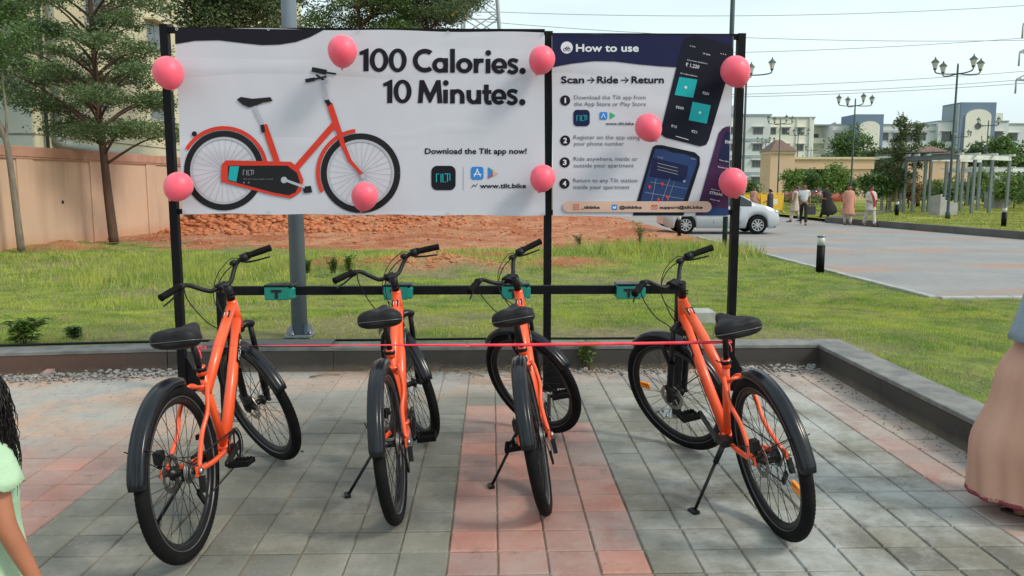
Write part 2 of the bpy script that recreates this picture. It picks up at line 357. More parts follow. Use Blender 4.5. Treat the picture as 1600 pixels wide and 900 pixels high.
# clods of earth on the bare ground
_S = []
for k in range(5):
    bm = bmesh.new(); bmesh.ops.create_icosphere(bm, subdivisions=1, radius=1)
    for v in bm.verts: v.co *= random.uniform(.65, 1.2); v.co.z *= .6
    _S.append((np.array([v.co[:] for v in bm.verts]), np.array([[v.index for v in f.verts] for f in bm.faces]))); bm.free()
Vs = []; Fs = []; nb = 0; placed = 0
while placed < 2600:
    kx = random.random()
    if kx < .45: x, y = random.gauss(-8.8, 2.2), random.gauss(28.3, 1.3); sz_ = random.uniform(.03, .16)
    elif kx < .6: x, y = random.gauss(-4, 2.2), random.gauss(31.5, 1.2); sz_ = random.uniform(.03, .13)
    elif kx < .75: x, y = random.gauss(-1.2, 1.0), random.gauss(15.3, .5); sz_ = random.uniform(.012, .05)
    else: x, y = random.uniform(-10.5, 5.5), random.uniform(20.5, 35); sz_ = random.uniform(.02, .07)
    if not (-11 < x < 5.8) or float(soil_mask(x, y)) < .35: continue
    V, F = _S[placed % 5]; a = random.uniform(0, 6.28); c_, s_ = math.cos(a), math.sin(a); W_0 = V*sz_
    Vs.append(np.stack([W_0[:, 0]*c_-W_0[:, 1]*s_+x, W_0[:, 0]*s_+W_0[:, 1]*c_+y, W_0[:, 2]+float(lawn_z(x, y))+sz_*.15], -1)); Fs.append(F+nb); nb += len(V); placed += 1
tag(link('earth_clods', npmesh('earth_clods', np.concatenate(Vs), np.concatenate(Fs), mat('earth_clod', (.52, .19, .085), .95, c2=(.40, .135, .055), scale=3, lo=.4, hi=.6))), 'lumps of red earth scattered over the bare soil behind the banners', 'earth', kind='stuff')
# ------------------------------------------------------------------ road
m, t, b = base_mat('road_pavers'); co = coords(t)
sep = t.nodes.new('ShaderNodeSeparateXYZ'); t.links.new(co, sep.inputs[0])
yy = math_(t, 'ADD', sep.outputs['Y'], math_(t, 'MULTIPLY', noise(t, co, .25, 3), 3.0))
band = math_(t, 'SINE', math_(t, 'MULTIPLY', yy, 1.55))
far = ramp(t, sep.outputs['Y'], 17, 23)
col = mix(t, ramp(t, noise(t, co, .6, 6, .6), .3, .7), (.22, .225, .225), (.31, .305, .295))
col = mix(t, math_(t, 'MULTIPLY', ramp(t, band, .35, .8, 0, 1), ramp(t, noise(t, co, .35, 4), .35, .6)), col, (.36, .225, .165))
br = t.nodes.new('ShaderNodeTexBrick'); br.inputs['Scale'].default_value = 1; br.inputs['Brick Width'].default_value = .2; br.inputs['Row Height'].default_value = .1; br.inputs['Mortar Size'].default_value = .006
t.links.new(co, br.inputs[0]); col = mix(t, math_(t, 'MULTIPLY', br.outputs['Fac'], .4), col, (.12, .11, .10))
nz = noise(t, co, 6, 5, .7); col = mix(t, ramp(t, nz, .5, .75, 0, .35), col, (.15, .15, .15))
t.links.new(col, b.inputs['Base Color']); b.inputs['Roughness'].default_value = .85; bump(t, b, nz, .3, .02); M['road'] = m
rd = MB(); rd.quadface([(6.2, 11, -.15), (60, 11, -.15), (60, 19, -.15), (6.2, 19, -.15)]); rd.quadface([(5.0, 19, -.15), (60, 19, -.15), (60, 60, -.15), (5.0, 60, -.15)]); rd.quadface([(-30, 36, -.148), (5, 36, -.148), (5, 52, -.148), (-30, 52, -.148)])
tag(rd.build('road', M['road']), kind='structure')
kb = empty('road_kerb', (6.2, 11, -.15), label='long pale concrete kerb edging the near lawn beside the road', cat='kerb')
kme = MB().box(-.06, 0, 0, .06, .49, .085, ch=.008).mesh('kerb_stone', M['concrete'])
for i in range(26): link('kerb_stone', kme, kb, (.0+random.uniform(-.006, .006), .06+i*.5, random.uniform(-.004, .004)))
for i in range(12): link('kerb_stone', kme, kb, (.06+i*.5, 0, random.uniform(-.004, .004)), (0, 0, -math.pi/2))
# far lawn and its dark kerb wall
A1 = Vector((17.0, 17, 0)); A2 = Vector((14.5, 34.6, 0))
m, t, b = base_mat('far_lawn_earth'); co = coords(t)
col = mix(t, ramp(t, noise(t, co, .35, 5), .4, .62), (.20, .25, .035), (.33, .31, .06)); col = mix(t, ramp(t, noise(t, co, 3, 5), .55, .8, 0, .8), col, (.11, .15, .03))
t.links.new(col, b.inputs['Base Color']); b.inputs['Roughness'].default_value = .95; bump(t, b, noise(t, co, 10, 5, .7), 1, .06)
fl = MB(); fl.quadface([(A1.x+.2, 17, -.02), (120, 17, -.02), (120, 110, -.02), (A2.x+.2, 110, -.02), (A2.x+.2, A2.y, -.02)]); tag(fl.build('far_lawn', m), kind='structure')
M['grass_far'] = foliage_mat('far_grass_blades', (.17, .23, .03), (.30, .30, .05))
V = scatter(230000, 14.8, 45, 20, 62, lambda x, y: (x > 17.2-(y-17)*.142+.15)*np.clip(1.2-(y-20)/60, .2, 1)*(vnoise(x, y, .5, 41) > -.75), .04, .028, lambda x, y: x*0-.02)
tag(link('far_lawn_grass', npmesh('far_lawn_grass', V, np.arange(len(V)).reshape(-1, 3), M['grass_far'])), 'bright yellow green grass of the park lawn across the road', 'grass', kind='stuff')
kw = MB(); d = (A2-A1).normalized(); nseg = 12
M['far_kerb'] = mat('far_kerb_stone', (.085, .085, .08), .8, c2=(.13, .125, .115), scale=1.3, bs=.2)
kr = empty('far_kerb', (A1.x, A1.y, -.15), label='dark raised kerb wall edging the park lawn across the road', cat='kerb')
L_ = (A2-A1).length/nseg; me = MB().box(0, -.1, 0, L_-.012, .1, .24, ch=.012).mesh('kerb_block', M['far_kerb'])
for i in range(nseg): link('kerb_block', me, kr, (d.x*L_*i, d.y*L_*i, random.uniform(-.003, .003)), (0, 0, math.atan2(d.y, d.x)))
for i in range(8): link('kerb_block', me, kr, (A2.x-A1.x+.1+L_*i*.6, A2.y-A1.y+.1+.75*L_*i, 0), (0, 0, math.atan2(.75, .6)))

# ------------------------------------------------------------------ paved plaza
def dusty(name, c, c2, c3):
    m, t, b = base_mat(name); co = coords(t); oi = t.nodes.new('ShaderNodeObjectInfo')
    sep = t.nodes.new('ShaderNodeSeparateXYZ'); t.links.new(co, sep.inputs[0])
    col = mix(t, ramp(t, noise(t, co, 3.0, 6, .6), .33, .67), c, c2)
    hv = t.nodes.new('ShaderNodeHueSaturation'); t.links.new(col, hv.inputs['Color']); t.links.new(ramp(t, oi.outputs['Random'], 0, 1, .78, 1.18), hv.inputs['Value']); t.links.new(ramp(t, oi.outputs['Random'], 0, 1, .8, 1.1), hv.inputs['Saturation']); col = hv.outputs[0]
    col = mix(t, ramp(t, noise(t, co, 45, 3), .55, .8, 0, .35), col, c3)
    # pale cement smears
    cem = math_(t, 'MULTIPLY', ramp(t, noise(t, co, 1.3, 8, .70), .44, .60), ramp(t, sep.outputs['X'], .4, 1.1, .15, .9))
    col = mix(t, cem, col, (.40, .42, .395))
    # blown sand, thick by the wall and on the left
    y2 = math_(t, 'ADD', sep.outputs['Y'], math_(t, 'MULTIPLY', sep.outputs['X'], -.13))
    y3 = math_(t, 'ADD', y2, math_(t, 'MULTIPLY', noise(t, co, 1.6, 7, .7), 1.6))
    x3 = math_(t, 'ADD', sep.outputs['X'], math_(t, 'MULTIPLY', noise(t, co, 2.3, 7, .7), 1.0))
    lf = math_(t, 'MULTIPLY', ramp(t, math_(t, 'ADD', sep.outputs['X'], math_(t, 'MULTIPLY', noise(t, co, .9, 5), 1.0)), -.6, -1.5), ramp(t, y3, 5.2, 5.9, 0, 1))
    sand = math_(t, 'MAXIMUM', math_(t, 'MAXIMUM', ramp(t, y3, 6.0, 7.0, 0, .95), lf), ramp(t, x3, 2.6, 3.1, 0, .75))
    n2 = noise(t, co, 1.3, 4, .6)
    sc_ = mix(t, ramp(t, n2, .42, .60), (.36, .345, .31), (.46, .30, .21)); sc_ = mix(t, ramp(t, noise(t, co, 6, 6, .75), .45, .7, 0, .8), sc_, (.23, .24, .24))
    sc_ = mix(t, ramp(t, noise(t, co, 28, 4, .7), .55, .8, 0, .7), sc_, (.45, .42, .37))
    col = mix(t, sand, col, sc_)
    blot = ramp(t, noise(t, co, 2.7, 8, .75), .50, .64, 0, .38); col = mix(t, blot, col, (.36, .335, .29))
    spots = ramp(t, noise(t, co, 5, 6, .85), .57, .70, 0, .6); col = mix(t, spots, col, (.07, .065, .06))
    t.links.new(col, b.inputs['Base Color']); b.inputs['Roughness'].default_value = .8
    t.links.new(ramp(t, noise(t, co, 4, 4), .3, .7, .62, .9), b.inputs['Roughness'])
    bump(t, b, noise(t, co, 60, 5, .7), .35, .006)
    return m
M['tile_grey'] = dusty('paver_grey', (.138, .134, .104), (.198, .188, .15), (.30, .285, .24))
M['tile_red'] = dusty('paver_red', (.31, .145, .115), (.39, .215, .172), (.46, .31, .26))
M['joint'] = dusty('paver_joint', (.07, .06, .048), (.25, .20, .13), (.30, .26, .2))
plaza = MB().box(-14, -6, -.30, 2.9, 6.6, -.0085).build('pavement', M['joint']); plaza['kind'] = 'structure'
tag(MB().box(-40, -30, -.30, 12, -6, -.0085).build('pavement', M['joint']), kind='structure')
tag(MB().box(2.9, -6, -.30, 12, .6, -.0085).build('pavement', M['joint']), kind='structure')
T = .2
def tile_me(m, k):
    b = MB(); g = .004; r = random.Random(k)
    b.box(g*.8, g*1.2, -.055, T-g*.8, T-g*1.2, 0, ch=.005)
    return b.mesh('paving_tile', m)
tg = [tile_me(M['tile_grey'], k) for k in range(3)]; tr_ = [tile_me(M['tile_red'], k) for k in range(3)]
cells = []
X0 = -.18; Y0 = 3.139
for i in range(-45, 15):
    for j in range(-24, 17):
        x = X0+i*T; y = Y0+j*T
        if x+T > 2.68 or y+T > 6.45: continue
        cx = x+T/2; cy = y+T/2
        red = (cx < -1.98) or (cx > 2.22) or (cy > 5.93) or (0 <= i < 4 and cy < (5.35 if i < 2 else 4.95)) or i < -9
        if abs(cx) > .9*cy+1.2 and cy > 0: continue
        if cy < -1.5: continue
        cells.append((x, y, red, math.hypot(cx, cy) if cy > 2.75 and abs(cx-.05*cy) < .66*cy+.1 else 99+math.hypot(cx, cy)))
cells.sort(key=lambda c: c[3])
rest = {True: MB(), False: MB()}
for n, (x, y, red, d_) in enumerate(cells):
    dz = random.uniform(-.0016, .0012); rx = random.uniform(-.006, .006); ry = random.uniform(-.006, .006)
    if n < 300 and d_ < 90:
        link('paving_tile', (tr_ if red else tg)[n % 3], plaza, (x+random.uniform(-.0012, .0012), y+random.uniform(-.0012, .0012), dz), (rx, ry, random.uniform(-.004, .004)))
    else:
        g = .004; rest[red].box(x+g*.8, y+g*1.2, -.055, x+T-g*.8, y+T-g*1.2, dz, ch=.005)
o = rest[True].build('red_paving_tiles', M['tile_red'], plaza); o['kind'] = 'stuff'
o = rest[False].build('grey_paving_tiles', M['tile_grey'], plaza); o['kind'] = 'stuff'

# ------------------------------------------------------------------ low planter wall
pw = empty('planter_wall', (0, 6.42, 0), label='low dark planter wall with grey coping behind the bicycles, turning forward at the right', cat='wall')
m, t, b = base_mat('planter_face'); co = coords(t); sep = t.nodes.new('ShaderNodeSeparateXYZ'); t.links.new(co, sep.inputs[0])
col = mix(t, ramp(t, noise(t, co, 1.6, 5), .35, .65), (.036, .034, .031), (.060, .052, .044))
col = mix(t, math_(t, 'MULTIPLY', ramp(t, sep.outputs['X'], -2.5, -3.1), ramp(t, noise(t, co, 1.2, 4), .3, .6, .4, 1)), col, (.13, .062, .040))
zz = math_(t, 'ADD', sep.outputs['Z'], math_(t, 'MULTIPLY', noise(t, co, 7, 5, .7), .10)); col = mix(t, ramp(t, zz, .105, .05, 0, .75), col, (.17, .135, .10))
col = mix(t, ramp(t, noise(t, co, 26, 5, .8), .62, .8, 0, .6), col, (.20, .18, .155))
t.links.new(col, b.inputs['Base Color']); b.inputs['Roughness'].default_value = .62; bump(t, b, noise(t, co, 30, 5), .3, .008); M['pface'] = m
M['coping'] = mat('coping_top', (.135, .138, .132), .75, c2=(.215, .21, .195), scale=6, detail=7, bs=.3, bscale=40, lo=.4, hi=.6)
def wall_run(a, b_, th, seglen, hz=.19):
    a = Vector(a); b_ = Vector(b_); d = (b_-a); L = d.length; d /= L; n = max(1, round(L/seglen)); ang = math.atan2(d.y, d.x)
    for i in range(n):
        l = L/n; w1 = MB().box(0.0015, 0, -.25, l-.0015, th, hz-.03, ch=.004); w1.v = [v for v in w1.v]
        o = w1.build('wall_block', M['pface'], pw, (a.x+d.x*l*i, a.y+d.y*l*i-6.42, 0), (0, 0, ang))
        c = MB().box(0.001, -.006, 0, l-.001, th+.02, .032, ch=.005).build('coping_slab', M['coping'], pw, (a.x+d.x*l*i, a.y+d.y*l*i-6.42, hz-.0305+random.uniform(-.001, .001)), (0, 0, ang))
wall_run((-9, 5.62, 0), (-2.6, 6.40, 0), .2, 1.28); wall_run((-2.597, 6.40, 0), (2.68, 6.42, 0), .21, 1.32)
wall_run((2.672, 6.64, 0), (2.672, .2, 0), .24, 1.28, .192)
MB().box(-.52, 0, 0, .50, .22, .022, ch=.004).build('cover_slab', mat('cover_slab', (.09, .088, .082), .7, c2=(.13, .12, .11)), pw, (G(440, 527, .19).x, -.012, .1925))
# black irrigation hose along the back of the coping
hs = MB(); pts = [(-8.8, 5.95, .2)]+[(x, 6.20+.002*x+.16*sstep(-5, -2.6, x)+.25, .205+.008*math.sin(x*3)) for x in np.arange(-6, 1.5, .5)]+[(1.5, 6.72, .19), (1.66, 6.8, .16)]
pts = [(-8.8, 5.9, .2), (-5.5, 6.26, .2), (-4.2, 6.44, .205), (-3, 6.60, .202), (-2.3, 6.66, .20), (-1.2, 6.655, .2), (0, 6.66, .206), (.8, 6.665, .202), (1.35, 6.67, .2), (1.65, 6.72, .17)]
hs.tube(spline(pts, 5), .011, 6); tag(hs.build('irrigation_hose', M['black_metal']), 'thin black irrigation hose lying along the back edge of the planter wall', 'hose')

# ------------------------------------------------------------------ rubble along the foot of the wall
def stone_v(r, seed):
    rr = random.Random(seed); bm = bmesh.new(); bmesh.ops.create_icosphere(bm, subdivisions=1, radius=1)
    for v in bm.verts: v.co = v.co*(rr.uniform(.7, 1.15)); v.co.x *= r[0]; v.co.y *= r[1]; v.co.z *= r[2]
    V = np.array([v.co[:] for v in bm.verts]); F = np.array([[v.index for v in f.verts] for f in bm.faces]); bm.free(); return V, F
M['stone'] = mat('rubble_stone', (.20, .195, .19), .9, c2=(.33, .31, .29), scale=18, detail=4, bs=.4, bscale=90, lo=.4, hi=.6)
SV = [stone_v((1, .8, .6), k) for k in range(5)]
def stones(pos, size):
    Vs = []; Fs = []; b0 = 0
    for k, (p, s) in enumerate(zip(pos, size)):
        V, F = SV[k % 5]; a = random.uniform(0, 6.28); c_, s_ = math.cos(a), math.sin(a)
        W = V*s; W = np.stack([W[:, 0]*c_-W[:, 1]*s_, W[:, 0]*s_+W[:, 1]*c_, W[:, 2]], -1)+np.array(p); Vs.append(W); Fs.append(F+b0); b0 += len(V)
    return np.concatenate(Vs), np.concatenate(Fs)
def wally(x): return 6.40 if x > -2.6 else 6.40+(x+2.6)*.122
pos = []; siz = []
for (xa, xb, n, sp, s0, s1) in ((-4.6, -2.5, 620, .24, .008, .026), (-2.6, -2.0, 60, .15, .006, .02), (-1, .3, 70, .12, .005, .014), (.5, 1.6, 170, .2, .006, .024), (1.9, 2.66, 240, .22, .006, .024), (-4.6, 2.6, 520, 1.3, .0025, .007)):
    for _ in range(n):
        x = random.uniform(xa, xb); d_ = abs(random.gauss(0, sp*.5)); s = random.uniform(s0, s1)*(1.2-min(1, d_/sp)*.5); y = wally(x)-.01-s-d_
        if x > 2.66-s: continue
        pos.append((x, y, s*.3+(.03*math.exp(-d_/.08) if sp > .2 and sp < 1 else 0)*random.random())); siz.append(s)
for _ in range(330):
    y = random.uniform(2.5, 6.3); s = random.uniform(.003, .009)*(1.5 if y > 5.6 else 1); pos.append((2.66-s-abs(random.gauss(0, .10)), y, s*.3)); siz.append(s)
for _ in range(260): s = random.uniform(.0018, .0045); pos.append((random.uniform(-2.8, 2.6), random.uniform(2.9, 5.6), s*.3)); siz.append(s)
V, F = stones(pos, siz); o = link('gravel', npmesh('gravel', V, F, M['stone'])); tag(o, 'loose grey gravel and rubble heaped along the foot of the low wall', 'gravel', kind='stuff')
def rock(px, py, s, label, m=None):
    p = G(px, py); V, F = SV[random.randrange(5)]; o = link('rubble_stone', npmesh('rubble_stone', V*np.array([s, s*.75, s*.85]), F, m or M['stone'])); o.location = (p.x, p.y, s*.36); o.rotation_euler = (.1, .2, random.uniform(0, 6)); tag(o, label, 'stone', 'larger stones lying in the rubble by the wall')
M['stone_pink'] = mat('pinkish_stone', (.36, .22, .19), .9, c2=(.28, .22, .2), scale=14)
rock(76, 588, .075, 'pale broken block of concrete at the left end of the rubble, near the girl', M['stone_pink']); rock(190, 577, .055, 'pinkish round stone on the gravel heap left of the leftmost bicycle', M['stone_pink']); rock(214, 578, .06, 'greenish grey round stone on the gravel, just left of the leftmost rear mudguard')
rock(973, 585, .032, 'pale stone at the wall foot just left of the rightmost bicycle'); rock(914, 580, .04, 'pointed pale stone below the weed growing from the wall'); rock(1240, 588, .03, 'grey stone near the inner corner of the wall'); rock(62, 583, .03, 'small white stone at the far left end of the rubble')
rock(1418, 655, .012, 'small white pebble beside the right hand wall'); rock(472, 706, .011, 'small dark pebble on grey paving near the leftmost front wheel', M['kerb_dark']); rock(440, 572, .03, 'pale stone by the wall behind the leftmost front wheel')
# dry stalks and leaf litter
b_ = MB()
for _ in range(240):
    x = random.choice((random.uniform(-4.8, -3.2), random.uniform(-1.1, .2), random.uniform(-.6, .15), random.uniform(.5, 1.5))); y = wally(x)-.02-abs(random.gauss(0, .12)); a = random.uniform(0, 6.3); l = random.uniform(.02, .09); h = random.uniform(.002, .03)
    b_.tube([(x, y, h), (x+l*.5*math.cos(a), y+l*.5*math.sin(a), h+.008), (x+l*math.cos(a), min(y+l*math.sin(a), wally(x)-.005), random.uniform(.002, .05))], random.uniform(.001, .003), 3)
tag(b_.build('leaf_litter', M['dry']), 'dry stalks and leaf litter caught at the foot of the wall', 'litter', kind='stuff')
for (pa, pb, l) in (((484, 591), (532, 586), 'long pale stick lying behind the gap between the two left bicycles'), ((690, 578), (756, 589), 'pale stick lying by the wall to the right of the second bicycle')):
    a = G(*pa); b2 = G(*pb); tag(MB().tube([a+Vector((0, 0, .012)), (a+b2)/2+Vector((0, .02, .02)), b2+Vector((0, 0, .008))], (.008, .005), 5).build('stick', M['dry']), l, 'stick')

# ------------------------------------------------------------------ weeds
def weed(x, y, z, h, n, label, m=None, wl=.03, ll=.12, flower=None):
    r = empty('weed_plant', (x, y, z), label=label, cat='weed'); st = MB(); lv = MB()
    for i in range(n):
        a = random.uniform(0, 6.28); tilt = random.uniform(.05, .45); hh = h*random.uniform(.55, 1)
        p0 = Vector((random.gauss(0, .02), random.gauss(0, .02), 0)); p2 = p0+Vector((math.cos(a)*tilt*hh, math.sin(a)*tilt*hh, hh)); p1 = (p0+p2)/2+Vector((0, 0, .1*hh)); pts = spline([p0, p1, p2], 4); st.tube(pts, (.004, .0015), 4)
        for k, p in enumerate(pts[2:]):
            for _ in range(3):
                b = random.uniform(0, 6.28); l = ll*random.uniform(.5, 1); dv = Vector((math.cos(b), math.sin(b), random.uniform(.1, .7))).normalized(); sd = dv.cross(Vector((0, 0, 1))).normalized()*wl*.5
                tip = p+dv*l-Vector((0, 0, l*.25)); md = p+dv*l*.5; lv.quadface([p, md-sd, tip, md+sd])
    st.build('stem', M['leaf_olive'], r); lv.build('leaves', m or M['leaf_mid'], r); return r
p = G(80, 522, .17); weed(p.x, 6.75, .15, .22, 10, 'broad leafy green weed on the grass behind the wall, at the far left', M['leaf_light'], .035, .17)
p = G(150, 515, .17); weed(p.x, 7.0, .15, .12, 22, 'low dark clover like weed behind the wall, left of the leftmost saddle', M['leaf_mid'], .03, .05)
p = G(915, 575, 0); weed(p.x, 6.37, .0, .26, 6, 'small green weed growing at the foot of the wall between the right two bicycles', M['leaf_light'], .02, .08)
p = G(1000, 383, 0); weed(p.x, p.y, .0, .6, 12, 'tall pale weed on the lawn edge under the right end of the banner', M['leaf_light'], .03, .10)
p = G(905, 385, 0); weed(p.x, p.y, .0, .3, 8, 'small weed on the edge of the red earth right of the middle post', M['leaf_mid'], .03, .1)
for k, (px, py, h, l) in enumerate(((520, 425, .3, 'silvery bushy weed on the lawn behind the second bicycle, left handlebar'), (545, 420, .28, 'silvery bushy weed just right of another behind the second bicycle'), (480, 425, .25, 'low bushy weed right beside the grey lamp post'))):
    p = G(px, py, .0); weed(p.x, p.y, -.02, h, 16, l, M['leaf_light'], .03, .07)
for (px, py) in ((560, 345), (600, 350), (420, 360), (255, 372)):
    pass

# ------------------------------------------------------------------ sign frame with printed banners
YS = 5.70
sf = empty('banner_frame', (0, 5.75, 0), label='tall black square tube frame with three posts holding the two printed banners', cat='frame')
def off(v, o): return (v[0]-o[0], v[1]-o[1], v[2]-o[2])
SO = (0, 5.75, 0)
def post(pxt, pyt, pxm, w, name='post', parent=sf):
    t_ = P(pxt, pyt, 5.75); x = t_.x; b = MB().box(x-w/2, -w/2, 0, x+w/2, w/2, t_.z, ch=.002); b.box(x-.06, -.06, 0, x+.06, .06, .008)
    return b.build(name, M['post'], parent)
PL = P(279, 453, 5.75).x; PM = P(855, 453, 5.75).x; PR = P(1144, 453, 5.75).x
for x, py in ((PL, 41), (PM, 49), (PR, 51)):
    z = P(800, py, 5.75).z; MB().box(x-.027, -.027, .008, x+.027, .027, z, ch=.002).box(x-.075, -.065, 0, x+.075, .065, .008).build('post', M['post'], sf)
    g_ = MB(); g_.quadface([(x+.0275, -.003, .0085), (x+.17, -.003, .0085), (x+.0275, -.003, .26)]); g_.quadface([(x+.0275, .003, .0085), (x+.0275, .003, .26), (x+.17, .003, .0085)]); g_.quadface([(x+.17, -.003, .0085), (x+.17, .003, .0085), (x+.0275, .003, .26), (x+.0275, -.003, .26)]); g_.build('gusset', M['post'], sf)
for (xa, xb, py) in ((PL+.03, PM-.03, 50), (PM+.03, PR-.03, 56), (PL+.03, PM-.03, 330), (PM+.03, PR-.03, 332)):
    z = P(800, py, 5.75).z; MB().box(xa-.003, -.018, z-.018, xb+.003, .018, z+.018).build('rail', M['post'], sf)
# vinyl colours share one wrinkled relief
def vinyl(name, c, rough=.38, amt=1.0):
    m, t, b = base_mat(name); co = coords(t)
    b.inputs['Roughness'].default_value = rough+.12; b.inputs['Specular IOR Level'].default_value = .22
    n0 = noise(t, co, .9, 3); n1 = noise(t, co, 2.2, 2, .5, sxyz=(1, 1, .45))
    mp = t.nodes.new('ShaderNodeMapping'); mp.inputs['Rotation'].default_value = (0, R(52), 0); mp.inputs['Scale'].default_value = (.35, 1, 2.2); t.links.new(co, mp.inputs[0])
    n2 = noise(t, mp.outputs[0], 1.3, 2); n2 = ramp(t, n2, .5, .8)
    h = math_(t, 'ADD', math_(t, 'MULTIPLY', n1, 1.0), math_(t, 'MULTIPLY', n2, .8)); bump(t, b, h, .28*amt, .05)
    t.links.new(mix(t, ramp(t, n0, .3, .7), c, tuple(x*.93 for x in c)), b.inputs['Base Color']); return m
VW = vinyl('vinyl_white', (.57, .58, .635)); VD = vinyl('vinyl_ink', (.008, .007, .014), .55); VN = vinyl('vinyl_navy', (.008, .011, .055), .5); VB = vinyl('print_black', (.012, .012, .014)); VR = vinyl('print_red', (.62, .045, .025)); VRD = vinyl('print_dark_red', (.33, .02, .015))
VT = vinyl('print_teal', (.01, .38, .40)); VG = vinyl('print_grey', (.30, .31, .34)); VS = vinyl('print_silver', (.42, .44, .48)); VP = vinyl('print_peach', (.62, .42, .33)); VBL = vinyl('print_blue', (.03, .22, .62)); VM = vinyl('print_map_blue', (.018, .045, .14)); VK = vinyl('print_phone', (.004, .005, .016), .5); VPP = vinyl('print_purple', (.05, .015, .06)); VGR = vinyl('print_green', (.03, .40, .16)); VTX = vinyl('print_text_grey', (.11, .11, .15)); VLT = vinyl('print_light', (.70, .72, .76))
from mathutils.geometry import tessellate_polygon
LAY = .0016
class Pr:                                     # flat print on the banner
    def __init__(s, org, layer=1): s.v = []; s.f = []; s.o = org; s.y = YS-LAY*layer-.002
    def pt(s, x, y):
        p = P(x, y, YS); return (p.x-s.o[0], s.y-s.o[1], p.z-s.o[2])
    def poly(s, pts):
        s.y -= .00002
        q = [s.pt(*p) for p in pts]; tri = tessellate_polygon([[Vector((a[0], a[2], 0)) for a in q]]); b = len(s.v); s.v += q
        for t_ in tri:
            a, b2, c = (q[i] for i in t_); cr = (b2[0]-a[0])*(c[2]-a[2])-(b2[2]-a[2])*(c[0]-a[0])
            t_ = tuple(b+i for i in t_); s.f.append(t_ if cr > 0 else t_[::-1])
        return s
    def disc(s, cx, cy, r, n=20): return s.poly([(cx+r*math.cos(6.28318*k/n), cy+r*math.sin(6.28318*k/n)) for k in range(n)])
    def stroke(s, pts, w, closed=False, w2=None):
        n = len(pts); w2 = w if w2 is None else w2; L = []; Rr = []
        for i in range(n):
            a = pts[(i-1) % n] if (closed or i > 0) else pts[i]; b = pts[(i+1) % n] if (closed or i < n-1) else pts[i]
            dx, dy = b[0]-a[0], b[1]-a[1]; l = math.hypot(dx, dy) or 1; ww = (w+(w2-w)*i/max(1, n-1))/2; nx, ny = -dy/l*ww, dx/l*ww
            L.append((pts[i][0]+nx, pts[i][1]+ny)); Rr.append((pts[i][0]-nx, pts[i][1]-ny))
        m_ = n if closed else n-1
        for i in range(m_): j = (i+1) % n; s.poly([L[i], L[j], Rr[j], Rr[i]])
        return s
    def arc(s, cx, cy, r, a0, a1, w, n=24): return s.stroke([(cx+r*math.cos(R(a0+(a1-a0)*k/n)), cy-r*math.sin(R(a0+(a1-a0)*k/n))) for k in range(n+1)], w)
    def rrect(s, x0, y0, x1, y1, r, M3=None, n=5):
        pts = []
        for (cx, cy, a) in ((x1-r, y0+r, -90), (x1-r, y1-r, 0), (x0+r, y1-r, 90), (x0+r, y0+r, 180)):
            for k in range(n+1): q = R(a+90*k/n); pts.append((cx+r*math.cos(q), cy+r*math.sin(q)))
        if M3: pts = [M3(*p) for p in pts]
        return s.poly(pts)
    def text(s, txt, x0, x1, yb, cap, bold=.0, M3=None):
        c = bpy.data.curves.new('txt', 'FONT'); c.body = txt; c.resolution_u = 3; c.fill_mode = 'FRONT'
        o = bpy.data.objects.new('txt', c); me = o.to_mesh(); V = np.array([v.co[:2] for v in me.vertices])
        mx = V[:, 0].min(); Mx = V[:, 0].max(); H = .69; k = cap/H; bw = bold*k; sc = (x1-x0-2*bw)/(Mx-mx); sy = (cap-2*bw)/H
        sh = [(0, 0)] if not bold else [(bw*math.cos(R(45*i)), bw*math.sin(R(45*i))) for i in range(8)]
        for i, (dx, dy) in enumerate(sh):
            b = len(s.v); y_ = s.y; s.y -= i*.00009
            for vx, vy in V:
                q = (x0+bw+(vx-mx)*sc+dx, yb-bw-vy*sy+dy); s.v.append(s.pt(*(M3(*q) if M3 else q)))
            s.y = y_
            for p in me.polygons: s.f.append(tuple(b+i_ for i_ in p.vertices))
        o.to_mesh_clear(); bpy.data.objects.remove(o); bpy.data.curves.remove(c); return s
    def build(s, name, m, parent):
        me = bpy.data.meshes.new(name); me.from_pydata(s.v, [], s.f); me.materials.append(m); me.update(); o = link(name, me, parent)
        if any(k in name for k in ('lettering', 'logo', 'glyph', 'spokes', 'streets', 'pins', 'parts', 'chrome', 'icon', 'number')): o['kind'] = 'stuff'
        return o
def vinyl_sheet(name, corners, org, parent, sag):
    nx, ny = 60, 30; b = MB(); tl, tr2, br2, bl = corners; g = []
    for j in range(ny+1):
        for i in range(nx+1):
            u = i/nx; v = j/ny; x = (tl[0]*(1-u)+tr2[0]*u)*(1-v)+(bl[0]*(1-u)+br2[0]*u)*v; y = (tl[1]*(1-u)+tr2[1]*u)*(1-v)+(bl[1]*(1-u)+br2[1]*u)*v
            y += sag*math.sin(u*math.pi*6)*(1 if v < .02 else 0)*.6 + (sag*math.sin(u*math.pi*9+1)*.5 if v > .98 else 0)
            p = P(x, y, YS); g.append((p.x-org[0], YS-org[1], p.z-org[2]))
    n = len(g); b.v = g+[(x, y+.004, z) for x, y, z in g]
    for j in range(ny):
        for i in range(nx):
            a = j*(nx+1)+i; b.f.append((a, a+nx+1, a+nx+2, a+1)); b.f.append((n+a, n+a+1, n+a+nx+2, n+a+nx+1))
    per = [i for i in range(nx)]+[nx+j*(nx+1) for j in range(ny)]+[ny*(nx+1)+i for i in range(nx, 0, -1)]+[j*(nx+1) for j in range(ny, 0, -1)]
    for k in range(len(per)): a = per[k]; c = per[(k+1) % len(per)]; b.f.append((a, c, n+c, n+a))
    b.sm = [False]*len(b.f); return b.build(name, VW, parent)
